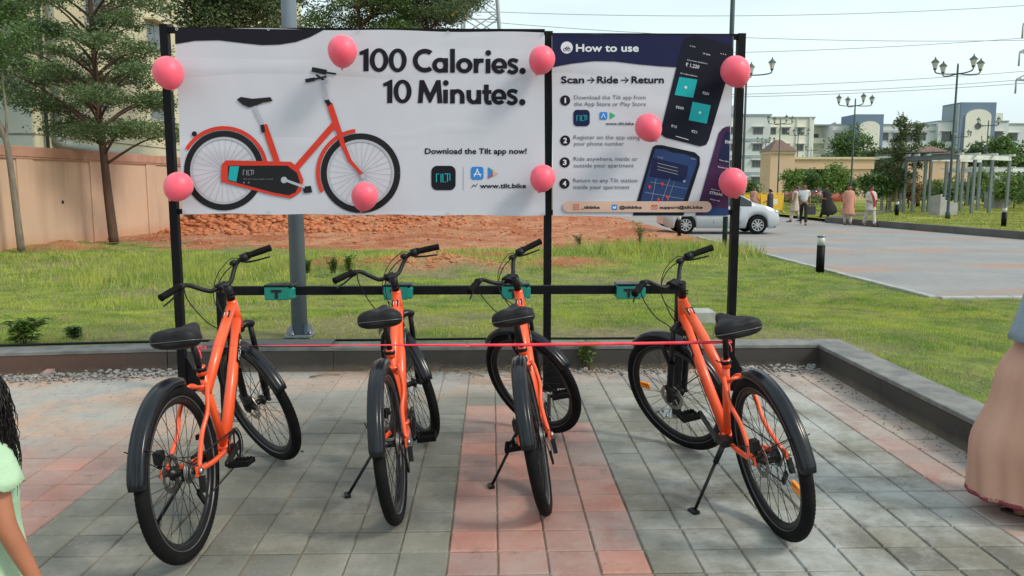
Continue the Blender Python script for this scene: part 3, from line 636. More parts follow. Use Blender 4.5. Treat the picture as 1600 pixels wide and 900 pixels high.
def tilt_logo(pr, x, y, w_, h, s=1.2, M3=lambda a, b: (a, b)):
    q = lambda *a: [M3(x+u*w_, y+v*h) for u, v in a]
    pr.stroke(q((0, 1), (0, .05), (.2, .05)), s); pr.stroke(q((.34, .05), (.34, 1)), s); pr.stroke(q((.48, 0), (.48, .95), (.68, .95)), s); pr.stroke(q((.62, .05), (1, .05), (1, .8)), s); pr.stroke(q((.82, .05), (.82, .95)), s)
O1 = (PL, YS, 1.4)
bn1 = empty('wide_banner', O1, label='wide white vinyl banner reading 100 Calories. 10 Minutes. with a printed red bicycle', cat='banner')
vinyl_sheet('vinyl_sheet', ((274, 43), (850, 51), (852, 337), (285, 334)), O1, bn1, 1.6)
for (x, y) in ((277, 46), (420, 46), (560, 49), (700, 51), (847, 54), (849, 334), (700, 333), (420, 332), (288, 331)): Pr(O1, 5).arc(x, y, 1.8, 0, 360, 1.1, 10).build('eyelet', VS, bn1)
U = lambda u, v: (260+u/2.667, 30+v/2.667)
UL = lambda l: [U(*p) for p in l]
Pr(O1).poly(UL([(36, 36), (100, 37), (657, 44), (600, 74), (540, 95), (470, 106), (400, 108), (330, 101), (220, 88), (120, 90), (37, 104)])).build('dark_wave', VD, bn1)
HW = 7.5
def hl(u, v): return (550+u/5.714, 60+v/5.714)
def hs_(pr, pts, w=HW, w2=None): pr.stroke([hl(*p) for p in pts], w, w2=w2)
def hring(pr, cx, cy, rx, ry, wx=44, wy=34, a0=0, a1=360, n=36):
    L = []; I = []
    for k in range(n+1):
        a = R(a0+(a1-a0)*k/n); L.append(hl(cx+rx*math.cos(a), cy-ry*math.sin(a))); I.append(hl(cx+(rx-wx)*math.cos(a), cy-(ry-wy)*math.sin(a)))
    y_ = pr.y
    for k in range(n): pr.poly([L[k], L[k+1], I[k+1], I[k]]); pr.y = y_
    pr.y -= .00002
def one(pr, x0, x1, yt, yb, fx, fy): pr.poly([hl(x0, yb), hl(x0, yt+52), hl(fx+6, fy+8), hl(fx-2, fy-18), hl(x1-14, yt-2), hl(x1, yt-2), hl(x1, yb)])
def ess(pr, x0, x1, y0, y1):
    w_, h_ = x1-x0, y1-y0; P_ = [(.93, .20), (.70, .13), (.45, .11), (.24, .19), (.22, .34), (.42, .45), (.62, .52), (.80, .64), (.76, .80), (.52, .89), (.28, .86), (.08, .77)]
    pr.stroke([hl(p.x, p.y) for p in spline([(x0+a*w_, y0+b*h_, 0) for a, b in P_], 4)], 6.0)
pr = Pr(O1); one(pr, 103, 150, 92, 293, 66, 140); hring(pr, 242, 194, 83, 106); hring(pr, 408, 196, 81, 106)
pr.build('headline_lettering', VD, bn1)
pr = Pr(O1); hring(pr, 652, 199, 109, 106, 44, 42, 52, 308); hring(pr, 788, 240, 72, 68, 42, 36); hs_(pr, [(837, 176), (837, 306)]); hs_(pr, [(898, 93), (898, 306)]); hring(pr, 1003, 243, 74, 68, 42, 36)
hs_(pr, [(1107, 180), (1107, 309)]); pr.stroke([hl(p.x, p.y) for p in spline([(1112, 245, 0), (1120, 214, 0), (1142, 199, 0), (1176, 200, 0)], 5)], 6.6); hs_(pr, [(1215, 182), (1215, 311)]); pr.disc(*hl(1217, 130), 4.5)
hring(pr, 1315, 246, 71, 70, 42, 34, 0, 318); hs_(pr, [(1262, 256), (1384, 256)], 4.6); ess(pr, 1384, 1488, 178, 320); pr.disc(*hl(1523, 291), 5.0); pr.build('headline_lettering', VD, bn1)
pr = Pr(O1); one(pr, 315, 362, 370, 577, 278, 422); hring(pr, 452, 474, 81, 106)
pr.poly([hl(*q_) for q_ in ((588, 577), (604, 372), (644, 372), (698, 488), (754, 372), (792, 372), (808, 578), (764, 578), (756, 470), (706, 574), (688, 574), (640, 470), (632, 577))]); hs_(pr, [(836, 457), (836, 579)]); pr.disc(*hl(838, 398), 4.5)
hs_(pr, [(898, 455), (898, 581)]); hring(pr, 942, 520, 64, 68, 42, 36, 0, 150); hs_(pr, [(985, 519), (985, 582)]); hs_(pr, [(1043, 460), (1043, 522)]); hring(pr, 1088, 520, 66, 68, 42, 36, 180, 362); hs_(pr, [(1133, 460), (1133, 586)])
hs_(pr, [(1200, 412), (1200, 550)]); hs_(pr, [(1163, 478), (1246, 478)], 6.0); pr.stroke([hl(p.x, p.y) for p in spline([(1200, 545, 0), (1204, 566, 0), (1222, 574, 0), (1246, 570, 0)], 4)], 6.8)
hring(pr, 1311, 522, 69, 70, 42, 34, 0, 318); hs_(pr, [(1258, 532), (1379, 532)], 4.6); ess(pr, 1378, 1482, 452, 596); pr.disc(*hl(1520, 570), 5.0); pr.build('headline_lettering', VD, bn1)
Pr(O1).text('Download the Tilt app now!', 664, 823, 240.5, 9, .025).build('lettering', VD, bn1); Pr(O1).text('www.tilt.bike', 750, 822, 294, 7.5, .03).build('lettering', VD, bn1)
pr = Pr(O1); pr.stroke([(737, 293), (740, 288.5), (742.5, 290.5)], 1).stroke([(746, 287), (743, 291.5), (740.5, 289.8)], 1).build('link_icon', VD, bn1)
Pr(O1).rrect(674, 259, 712, 297, 9).build('app_icon', VD, bn1); pr = Pr(O1, 2); tilt_logo(pr, 682, 271, 21, 14, 1.5); pr.build('app_logo', VT, bn1)
Pr(O1).stroke([(724, 261), (724, 297)], .7).build('divider_line', VG, bn1); Pr(O1).rrect(736, 260.5, 755.5, 280.5, 4).build('store_icon', VBL, bn1)
Pr(O1, 2).stroke([(746.5, 264), (741, 276)], 1.6).stroke([(745, 264), (751, 276)], 1.6).stroke([(740, 272.5), (752.5, 272.5)], 1.4).build('store_glyph', VLT, bn1)
Pr(O1).poly([(762.5, 261), (762.5, 279.5), (770, 270)]).build('play_icon', VBL, bn1); Pr(O1, 2).poly([(762.5, 261), (770, 265.5), (770.5, 270)]).build('play_icon', VGR, bn1); Pr(O1, 2).poly([(762.5, 279.5), (771, 274.5), (770, 270)]).build('play_icon', VR, bn1); Pr(O1, 3).poly([(770, 265.5), (778.5, 270.5), (770, 275)]).build('play_icon', VP, bn1)
# printed bicycle
C1 = (350, 266.5); C2 = (563.5, 270.5)
for c in (C1, C2):
    Pr(O1).arc(c[0], c[1], 57.5, 0, 360, 9.5, 48).build('printed_tyre', VB, bn1); Pr(O1).arc(c[0], c[1], 50.6, 0, 360, 4, 48).build('printed_rim', VS, bn1)
    pr = Pr(O1, 2)
    for k in range(28): a = R(360/28*k+3); e = R(360/28*k+3+(11 if k % 2 else -11)); pr.stroke([(c[0]+4*math.cos(e), c[1]+4*math.sin(e)), (c[0]+49*math.cos(a), c[1]+49*math.sin(a))], .45)
    pr.disc(c[0], c[1], 4.2); pr.build('printed_spokes', VG, bn1)
pr = Pr(O1, 3); pr.arc(C1[0], C1[1], 66.5, 8, 150, 6); pr.arc(C2[0], C2[1], 66.5, 97, 206, 6)
pr.stroke([U(408, 440), U(462, 595)], 9.5); pr.stroke([U(712, 425), U(540, 622)], 9.5); pr.stroke([U(680, 352), U(716, 462)], 9.5, w2=10); pr.stroke(UL([(718, 462), (735, 520), (765, 590), (822, 655)]), 9, w2=4.5)
pr.poly(UL([(250, 588), (520, 594), (552, 622), (572, 670), (560, 720), (520, 746), (440, 732), (228, 677), (232, 605)])); pr.build('printed_frame', VR, bn1)
pr = Pr(O1, 4); pr.poly(UL([(258, 610), (505, 610), (545, 640), (558, 680), (540, 722), (510, 734), (445, 722), (258, 672)])); pr.poly(UL([(295, 335), (312, 324), (360, 332), (435, 325), (444, 342), (405, 347), (372, 360), (345, 368), (318, 356)])); pr.stroke([U(400, 440), U(406, 472)], 6); pr.stroke([U(666, 335), U(682, 358)], 7)
pr.stroke([U(607, 209), U(668, 222)], 7, w2=8); pr.stroke([U(580, 257), U(620, 250)], 5.5); pr.stroke([U(620, 250), U(668, 240)], 3); pr.stroke([U(660, 222), U(708, 229)], 3); pr.stroke([U(625, 232), U(668, 262)], 3); pr.disc(*U(118, 478), 4); pr.poly(UL([(568, 698), (603, 694), (609, 722), (574, 724)])); pr.build('printed_black_parts', VB, bn1)
pr = Pr(O1, 5); pr.stroke([U(368, 364), U(402, 438)], 4.5); pr.stroke([U(652, 268), U(672, 336)], 4.5); pr.stroke([U(490, 668), U(578, 700)], 4); pr.disc(*U(492, 670), 5); pr.disc(*U(820, 655), 4); pr.stroke([U(648, 262), U(672, 258)], 4); pr.build('printed_chrome', VS, bn1)
Pr(O1, 5).poly(UL([(266, 613), (305, 613), (293, 678), (260, 669)])).build('printed_teal_panel', VT, bn1)
pr = Pr(O1, 5); tilt_logo(pr, *U(322, 628), 16, 8.5, 1.0); pr.text('the new way to get around', *[U(322, 0)[0], U(445, 0)[0]], U(0, 668)[1], 1.6); pr.disc(*U(325, 681), 1.0).disc(*U(345, 681), 1.0); pr.build('printed_logo', VG, bn1)
O2 = (PM, YS, 1.4)
bn2 = empty('instructions_banner', O2, label='narrower vinyl banner headed How to use with printed phones and four numbered steps', cat='banner')
vinyl_sheet('vinyl_sheet', ((862, 53), (1146, 55), (1138, 338.5), (864, 337)), O2, bn2, .8)
W_ = lambda u, v: (840+u/2.812, 30+v/2.812)
WL = lambda l: [W_(*p) for p in l]
Pr(O2).poly(WL([(64, 68), (858, 73), (856, 290), (815, 262), (740, 226), (612, 211), (540, 207), (450, 199), (340, 186), (250, 184), (150, 195), (64, 211)])).build('navy_header', VN, bn2)
Pr(O2, 2).disc(*W_(128, 125), 9.4).build('header_icon', VLT, bn2)
pr = Pr(O2, 3); a = W_(120, 134); b2 = W_(137, 134); pr.arc(a[0], a[1], 2.3, 0, 360, .8, 12).arc(b2[0], b2[1], 2.3, 0, 360, .8, 12).stroke([a, W_(127, 122), W_(137, 122), b2], .9).stroke([W_(127, 122), W_(131, 134)], .8).build('header_glyph', VN, bn2)
Pr(O2, 2).text('How to use', *[W_(168, 0)[0], W_(444, 0)[0]], W_(0, 144)[1], 12.3, .03).build('header_lettering', VLT, bn2)
pr = Pr(O2)
for s_, u0, u1 in (('Scan', 103, 205), ('Ride', 261, 354), ('Return', 412, 555)): pr.text(s_, W_(u0, 0)[0], W_(u1, 0)[0], W_(0, 282)[1], 11.3, .03)
for u0, u1 in ((217, 249), (366, 399)): pr.stroke([W_(u0, 268), W_(u1-3, 268)], 1.6).stroke([W_(u1-15, 256), W_(u1, 268), W_(u1-15, 280)], 1.6)
pr.build('heading_lettering', VD, bn2)
for n_, (u, v) in enumerate(((121, 357), (121, 533), (119, 629), (118, 722))):
    Pr(O2).disc(*W_(u, v), 8).build('number_disc', VD, bn2); x, y = W_(u, v); Pr(O2, 2).text(str(n_+1), x-(2.9 if n_ else 1.0), x+(2.9 if n_ else 1.3), y+4.2, 8.4, .03).build('number', VLT, bn2)
pr = Pr(O2)
for s_, u0, u1, v in (('Download the Tilt app from', 160, 475, 352), ('the App Store or Play Store', 160, 476, 381), ('Register on the app using', 158, 450, 527), ('your phone number', 158, 380, 555), ('Ride anywhere, inside or', 158, 440, 622), ('outside your apartment', 158, 423, 651), ('Return to any Tilt station', 156, 438, 717), ('inside your apartment', 158, 404, 746)): Pr(O2).text(s_, W_(u0, 0)[0], W_(u1, 0)[0], W_(0, v)[1], 6.2, .0).build('step_lettering', VTX, bn2)
Pr(O2).text('www.tilt.bike', W_(299, 0)[0], W_(423, 0)[0], W_(0, 465)[1], 4.5, .02).build('lettering', VD, bn2)
Pr(O2).rrect(*W_(157, 398), *W_(229, 470), 6).build('app_icon', VN, bn2); pr = Pr(O2, 2); tilt_logo(pr, *W_(172, 422), 15.5, 9, 1.1); pr.build('app_logo', VT, bn2)
Pr(O2).rrect(*W_(272, 408), *W_(306, 441), 2.2).build('store_icon', VBL, bn2); Pr(O2, 2).stroke([W_(290, 414), W_(280, 434)], 1.1).stroke([W_(288, 414), W_(298, 434)], 1.1).build('store_glyph', VLT, bn2); Pr(O2).poly(WL([(318, 408), (342, 424), (318, 440)])).build('play_icon', VGR, bn2)
ph1 = [(652, 80), (700, 74), (840, 110), (860, 135), (858, 170), (752, 528), (740, 552), (712, 558), (562, 520), (541, 505), (543, 480), (635, 110)]
Pr(O2, 2).poly(WL(ph1)).build('printed_phone', VK, bn2)
Pr(O2, 3).poly(WL([(622, 254), (701, 266), (682, 346), (601, 333)])).build('teal_tile', VT, bn2)
Pr(O2, 3).poly(WL([(680, 363), (760, 379), (742, 459), (663, 444)])).build('teal_tile', VT, bn2)
ROT = lambda cx, cy, a: (lambda x, y: (cx+(x-cx)*math.cos(R(a))-(y-cy)*math.sin(R(a)), cy+(x-cx)*math.sin(R(a))+(y-cy)*math.cos(R(a))))
pr = Pr(O2, 3)
for s_, u0, u1, v, cap in (('₹ 1,220', 648, 708, 213, 5.6), ('Current balance', 655, 745, 190, 2), ('8 rides', 668, 692, 122, 1.8), ('Tilt', 722, 758, 158, 2.4), ('Q subscription', 625, 700, 247, 2), ('₹201', 722, 750, 332, 4), ('₹500', 605, 640, 395, 4), ('₹15', 585, 610, 477, 4), ('₹21', 674, 698, 500, 4)):
    x0 = W_(u0, 0)[0]; x1 = W_(u1, 0)[0]; y = W_(0, v)[1]; pr.text(s_, x0, x1, y, cap, .01, M3=ROT((x0+x1)/2, y, 11))
pr.stroke([W_(606, 514), W_(662, 530)], .9); pr.disc(*W_(805, 152), .7).disc(*W_(815, 154), .7).disc(*W_(825, 156), .7).build('phone_lettering', VLT, bn2)
Pr(O2, 4).disc(*W_(650, 300), 2.2).disc(*W_(712, 411), 2).build('tile_icon', VLT, bn2)
Pr(O2, 2).poly(WL([(520, 553), (545, 553), (690, 585), (712, 605), (712, 640), (660, 800), (640, 862), (418, 862), (500, 580), (507, 560)])).build('printed_phone', VK, bn2)
Pr(O2, 3).poly(WL([(515, 570), (560, 572), (590, 586), (640, 592), (700, 612), (697, 640), (640, 800), (452, 800), (465, 740)])).build('printed_map', VM, bn2)
Pr(O2, 4).poly(WL([(506, 610), (660, 645), (655, 690), (640, 715), (490, 690)])).build('map_header', VN, bn2)
pr = Pr(O2, 5)
for v in (640, 655, 668): pr.stroke([W_(525, v-8), W_(615, v+14)], .8)
pr.text('Trip', W_(525, 0)[0], W_(550, 0)[0], W_(0, 612)[1], 3).disc(*W_(643, 712), 2).stroke([W_(672, 612), W_(692, 617)], .9).build('phone_lettering', VG, bn2)
pr = Pr(O2, 4); pr.stroke([W_(520, 700), W_(500, 798)], .6).stroke([W_(580, 700), W_(545, 798)], .6).stroke([W_(470, 760), W_(640, 790)], .6).stroke([W_(600, 715), W_(570, 798)], .5).stroke([W_(495, 715), W_(655, 745)], .5).build('map_streets', VG, bn2)
pr = Pr(O2, 5)
for u, v in ((491, 737), (546, 725), (568, 782), (530, 794)): pr.disc(*W_(u, v-2), 2.3, 10).poly(WL([(u-5, v), (u+5, v), (u, v+12)]))
pr.build('map_pins', VR, bn2)
Pr(O2, 2).poly(WL([(812, 480), (828, 472), (845, 470), (837, 862), (692, 862), (796, 500)])).build('printed_phone', VPP, bn2)
Pr(O2, 3).poly(WL([(826, 492), (845, 494), (841, 640), (790, 625), (815, 520)])).build('phone_panel', VN, bn2); Pr(O2, 3).poly(WL([(735, 820), (838, 835), (837, 862), (722, 862)])).build('phone_panel', VM, bn2)
pr = Pr(O2, 4)
for s_, u0, u1, v, cap in (('STREAK', 753, 812, 772, 4.2), ('₹79', 820, 842, 548, 5), ('start a new', 760, 800, 752, 1.8), ('Weekly streak', 755, 800, 797, 1.8), ('Your plan', 795, 838, 625, 2), ('Rewards', 790, 836, 655, 2)):
    x0 = W_(u0, 0)[0]; x1 = W_(u1, 0)[0]; y = W_(0, v)[1]; pr.text(s_, x0, x1, y, cap, .02, M3=ROT((x0+x1)/2, y, 11))
pr.build('phone_lettering', VLT, bn2)
Pr(O2, 5).rrect(*W_(110, 800), *W_(763, 848), 8.5).build('contact_strip', VP, bn2)
pr = Pr(O2, 6)
for s_, u0, u1 in (('_tiltbike', 190, 272), ('@tiltbike', 358, 456), ('support@tilt.bike', 535, 723)): Pr(O2, 6).text(s_, W_(u0, 0)[0], W_(u1, 0)[0], W_(0, 833)[1], 4.8, .035).build('contact_lettering', VD, bn2)
pr = Pr(O2, 6); x, y = W_(168, 825); pr.stroke([(x-4, y-4), (x+4, y-4), (x+4, y+4), (x-4, y+4)], 1.2, True).arc(x, y, 1.8, 0, 360, .9, 10); x, y = W_(512, 825); pr.stroke([(x-4.2, y-3), (x+4.2, y-3), (x+4.2, y+3), (x-4.2, y+3)], 1.1, True).stroke([(x-4, y-3), (x, y+.6), (x+4, y-3)], 1.1).build('contact_icon', VR, bn2)
pr = Pr(O2, 6); x, y = W_(337, 826); pr.rrect(x-4.2, y-4.2, x+4.2, y+4.2, 1.4).build('contact_icon', VBL, bn2); Pr(O2, 7).poly([(x-2.6, y-1.6), (x, y), (x+1.2, y-2.2), (x+2.8, y-1.6), (x+1.5, y+2.4), (x-2.6, y+2)]).build('bird_glyph', VLT, bn2)
MB().box(0, -.003, 0, P(1146, 55, YS).x-P(862, 53, YS).x, .008, .012).build('top_hem', VD, bn2, (P(862, 53, YS).x-O2[0], 0, P(1000, 55, YS).z-O2[2]-.006))

# ------------------------------------------------------------------ balloons
m, t, b = base_mat('balloon_rubber'); b.inputs['Base Color'].default_value = (.92, .10, .17, 1); b.inputs['Roughness'].default_value = .45; b.inputs['Subsurface Weight'].default_value = .7; b.inputs['Subsurface Radius'].default_value = (.05, .015, .015); b.inputs['Subsurface Scale'].default_value = .4
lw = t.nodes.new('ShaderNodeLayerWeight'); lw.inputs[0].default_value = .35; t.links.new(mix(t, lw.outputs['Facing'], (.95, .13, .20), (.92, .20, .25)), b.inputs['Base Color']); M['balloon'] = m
prof = []
for k in range(15):
    a = math.pi*k/14; r = math.sin(a); z = -math.cos(a); r *= 1-.10*max(0, -z)**1.5 if z < 0 else 1; prof.append((max(r, .012)*.95, z*(1.12 if z < 0 else 1)))
for k, (px, py, rr, tx, tz, l) in enumerate(((263, 113, 24, -.25, .2, 'pink balloon on the upper part of the left post'), (535, 79, 23, .12, .1, 'pink balloon on the top edge of the wide banner, left of the headline'), (847, 93, 21, -.1, .35, 'pink balloon on the upper part of the middle post'), (1149, 111, 23.5, .1, .5, 'pink balloon on the upper part of the right post'),
        (279, 291, 22.5, .6, -.3, 'pink balloon on the lower part of the left post, by the printed rear wheel'), (570, 306, 21.5, -.05, .25, 'pink balloon over the printed front wheel'), (848, 278, 21, .3, .45, 'pink balloon on the lower part of the middle post'), (1013, 199, 21.5, .2, .6, 'pink balloon in the middle of the instructions banner beside the printed phone'), (1145, 285, 23, 0, .5, 'pink balloon on the lower part of the right post'))):
    r = rr/1260*5.66*.985; p = P(px, py, 5.55)
    Y = 5.61-r if 560 < px < 580 or 980 < px < 1040 or px == 535 else 5.66-r
    p = P(px, py, Y); e = empty('balloon', tuple(p), (tz, tx, random.uniform(0, 6)), l, 'balloon', 'pink balloons tied along the banners')
    b = MB(); b.lathe([(q[0]*r, q[1]*r) for q in prof], 24, cap=False); b.build('balloon_skin', M['balloon'], e)
    k_ = MB(); k_.lathe([(.004, -1.12*r), (.007, -1.14*r), (.004, -1.17*r), (.011, -1.22*r), (.009, -1.225*r)], 10); k_.build('knot', M['balloon'], e)

# ------------------------------------------------------------------ docking rail
RY = 5.08
rl = empty('docking_rail', (0, RY, 0), label='low black horizontal rail on two legs carrying the teal bicycle docks', cat='rail')
zt = P(700, 453, RY).z; xl = P(345, 453, RY).x; xr = P(1062, 453, RY).x
MB().box(xl-.025, -.025, zt-.027, xr+.03, .025, zt+.027, ch=.002).build('crossbar', M['post'], rl)
for x in (xl, xr): MB().box(x-.025, -.0255, .008, x+.025, .0245, zt-.0275, ch=.002).build('leg', M['post'], rl); fp = MB().box(x-.10, -.09, 0, x+.10, .09, .008); fp.build('base_plate', M['steel'], rl)
for x in (xl, xr):
    for sx in (-.075, .075):
        for sy in (-.065, .065): MB().lathe([(.009, .008), (.009, .017), (.004, .0175), (.004, .03)], 6, Matrix.Translation((x+sx, sy, 0))).build('bolt', M['steel'], rl)
for k, (px, l) in enumerate(((437, 'teal dock box with a black T shape, left of all, beside the grey lamp post'), (622, 'teal dock box behind the handlebar stem of the second bicycle'), (806, 'teal dock box behind the handlebar stem of the third bicycle'), (985, 'teal dock box behind the left grip of the rightmost bicycle'))):
    p = P(px, 455, RY-.05); d = empty('bicycle_dock', (p.x, RY, zt), label=l, cat='dock', group='teal docks along the black rail')
    b = MB(); w0, w1 = .083, .092; rings = []
    b.box(-.088, -.075, -.052, .062, .055, .031, ch=.005); b.build('dock_body', M['teal'], d)
    MB().box(.0625, -.074, -.047, .092, .05, .026, ch=.009).build('dock_side', M['teal_side'], d)
    MB().box(-.09, -.078, .0312, .088, .058, .044, ch=.004).build('dock_lid', M['black_metal'], d)
    MB().box(-.046, -.0785, -.002, .018, -.0752, .014).box(-.023, -.0785, -.040, -.005, -.0752, -.0025).build('dock_slot', M['dark'], d)
# ------------------------------------------------------------------ grey lamp post behind the wall
p = G(469, 521, .17); gp = empty('lamp_post', (p.x, 7.12, .15), label='thick bluish grey lamp post behind the planter wall, crossing behind the wide banner', cat='lamp post')
MB().tube([(0, 0, .02), (0, 0, 3.0), (0, 0, 6.5)], (.070, .056), 20).build('pole', M['galv'], gp); MB().box(-.115, -.115, 0, .115, .115, .02, ch=.003).build('base_plate', M['galv'], gp)
for a in range(4):
    an = R(45+90*a); MB().quadface([(math.cos(an)*.068, math.sin(an)*.068, .02), (math.cos(an)*.135, math.sin(an)*.135, .02), (math.cos(an)*.125, math.sin(an)*.125, .08), (math.cos(an)*.068, math.sin(an)*.068, .12)]).build('rib', M['galv'], gp)
    MB().lathe([(.016, .02), (.016, .04), (.008, .041), (.008, .06)], 8, Matrix.Translation((math.cos(an+.4)*.105, math.sin(an+.4)*.105, 0))).build('bolt', M['steel'], gp)
MB().tube([(0, 0, 6.5), (0, -.3, 6.8), (0, -1.0, 6.95)], .03, 8).build('arm', M['galv'], gp); MB().box(-.09, -1.5, 6.92, .09, -.95, 7.0, ch=.02).build('lamp_head', M['galv'], gp)
p = G(1106, 508, .14); tag(MB().box(-.13, -.13, -.1, .13, .13, .10, ch=.01).build('concrete_block', M['concrete'], loc=(p.x, 7.95, .14)), 'small white concrete block on the lawn behind the rightmost saddle', 'block')
tag(MB().box(0, -.35, 0, .9, 0, .02, ch=.003).build('fabric_mat', M['concrete'], loc=(2.0, 6.62, -.5)), None) if False else None

# ------------------------------------------------------------------ bicycles
RW, WB, HA = .352, 1.095, R(69)
PV = Vector((.787, 0, 1.007)); AX = Vector((-math.cos(HA), 0, math.sin(HA)))
def axp(z, f=0.0):                      # point on the steering axis at height z, pushed f forward
    return Vector((PV.x+(PV.z-z)/math.tan(HA)+f, 0, z))
def tyre_mesh():
    n, k = 200, 14; V = []; F = []
    for i in range(n):
        a = 2*math.pi*i/n
        for j in range(k):
            q = 2*math.pi*j/k; rr = .0265
            c = math.cos(q)
            if c > .45: rr += .0016 if ((i+j) % 2 == 0) else 0
            rad = .3235+c*rr; V.append((rad*math.cos(a), math.sin(q)*rr*.98, rad*math.sin(a)))
    for i in range(n):
        for j in range(k): F.append((i*k+j, i*k+(j+1) % k, ((i+1) % n)*k+(j+1) % k, ((i+1) % n)*k+j))
    return npmesh('tyre', V, F, M['rubber'], True)
TY = tyre_mesh()
def ring_mesh(name, prof, n, m):        # prof closed list (radius, y)
    V = []; F = []; k = len(prof)
    for i in range(n):
        a = 2*math.pi*i/n
        for (r, y) in prof: V.append((r*math.cos(a), y, r*math.sin(a)))
    for i in range(n):
        for j in range(k): F.append((i*k+j, i*k+(j+1) % k, ((i+1) % n)*k+(j+1) % k, ((i+1) % n)*k+j))
    return npmesh(name, V, F, m, True)
RIM = ring_mesh('wheel', [(.302, -.014), (.302, .014), (.284, .013), (.272, .004), (.272, -.004), (.284, -.013)], 72, M['rim'])
RLINE = ring_mesh('rim_stripe', [(.3035, -.0185), (.3035, .0185), (.3005, .0185), (.3005, -.0185)], 72, M['rimline'])
def spokes_mesh():
    b = MB()
    for k in range(32):
        a = 2*math.pi*k/32; s = 1 if k % 2 else -1; e = a+(.75 if (k//2) % 2 else -.75)
        b.tube([(.026*math.cos(e), s*.026, .026*math.sin(e)), (.278*math.cos(a), s*.003, .278*math.sin(a))], .0014, 4, cap=False)
    return b.mesh('spokes', M['spoke'])
SPK = spokes_mesh()
MY = Matrix.Rotation(math.pi/2, 4, 'X')      # lathe axis z -> y
HUB = MB().lathe([(.010, -.062), (.012, -.05), (.030, -.032), (.030, -.026), (.016, -.02), (.016, .02), (.030, .026), (.030, .032), (.012, .05), (.010, .062)], 14, MY).mesh('hub', M['rim'])
def disc_mesh():
    b = MB(); n = 24; y = .040; r0, r1 = .052, .080
    for k in range(n):
        a0, a1 = 2*math.pi*k/n, 2*math.pi*(k+1)/n; w = .004*(k % 2)
        pts = lambda a, r: (r*math.cos(a), r*math.sin(a))
        q = [pts(a0, r0+.006*(k % 2)), pts(a1, r0+.006*((k+1) % 2)), pts(a1, r1-.004*((k+1) % 2)), pts(a0, r1-.004*(k % 2))]
        f = [(p[0], y, p[1]) for p in q]; g = [(p[0], y-.002, p[1]) for p in q]
        b.quadface(f[::-1]); b.quadface(g); b.quadface([f[2], f[3], g[3], g[2]])
    for k in range(5): a = 2*math.pi*k/5; b.bar((.016*math.cos(a), y-.001, .016*math.sin(a)), (.056*math.cos(a+.5), y-.001, .056*math.sin(a+.5)), .009, .002, (0, 1, 0))
    return b.mesh('brake_disc', M['steel'])
DSC = disc_mesh()
CAS = MB(); 
for k, (r, y) in enumerate(((.048, -.034), (.043, -.038), (.037, -.042), (.031, -.046), (.025, -.050))): CAS.lathe([(r, -y-.0015), (r, -y+.0015)], 20, Matrix.Rotation(math.pi/2, 4, 'X'))
CAS = CAS.mesh('cassette', M['steel'])
def refl_mesh():
    b = MB(); rings = []
    b.box(-.019, -.006, -.036, .019, .006, .036, ch=.004); return b.mesh('reflector', M['reflector'])
RFL = refl_mesh()
def wheel(parent, name, refl=None, cas=False):
    o = link(name, RIM, parent); link('tyre', TY, o); s = link('spokes', SPK, o); s['kind'] = 'stuff'; link('hub', HUB, o); link('brake_disc', DSC, o); link('rim_stripe', RLINE, o)
    if cas: link('cassette', CAS, o)
    if refl is not None: a = R(refl); link('reflector', RFL, o, (.225*math.cos(a), 0, .225*math.sin(a)), (0, -a+math.pi/2, 0))
    return o
def fender(parent, name, c, a0, a1, flare=0):
    prof = [(-.034, -.030), (-.033, -.014), (-.027, -.004), (-.021, -.001), (-.0165, -.0025), (-.012, .0015), (-.006, .003), (0, .0035), (.006, .003), (.012, .0015), (.0165, -.0025), (.021, -.001), (.027, -.004), (.033, -.014), (.034, -.030)]
    rings = []; n = 26
    for i in range(n+1):
        a = R(a0+(a1-a0)*i/n); t_ = i/n; end = min(1, min(t_, 1-t_)/.03)**.5 if min(t_, 1-t_) < .03 else 1
        ring = []
        for (y, z) in prof: r = .378+z; ring.append((c[0]+r*math.cos(a), c[1]+y*(.86+.14*end), c[2]+r*math.sin(a)))
        for (y, z) in reversed(prof): r = .378+z-.0025; ring.append((c[0]+r*math.cos(a), c[1]+y*.95*(.86+.14*end), c[2]+r*math.sin(a)))
        rings.append(ring)
    b = MB().loft(rings, cap=True); return recalc(b.build(name, M['fender'], parent))
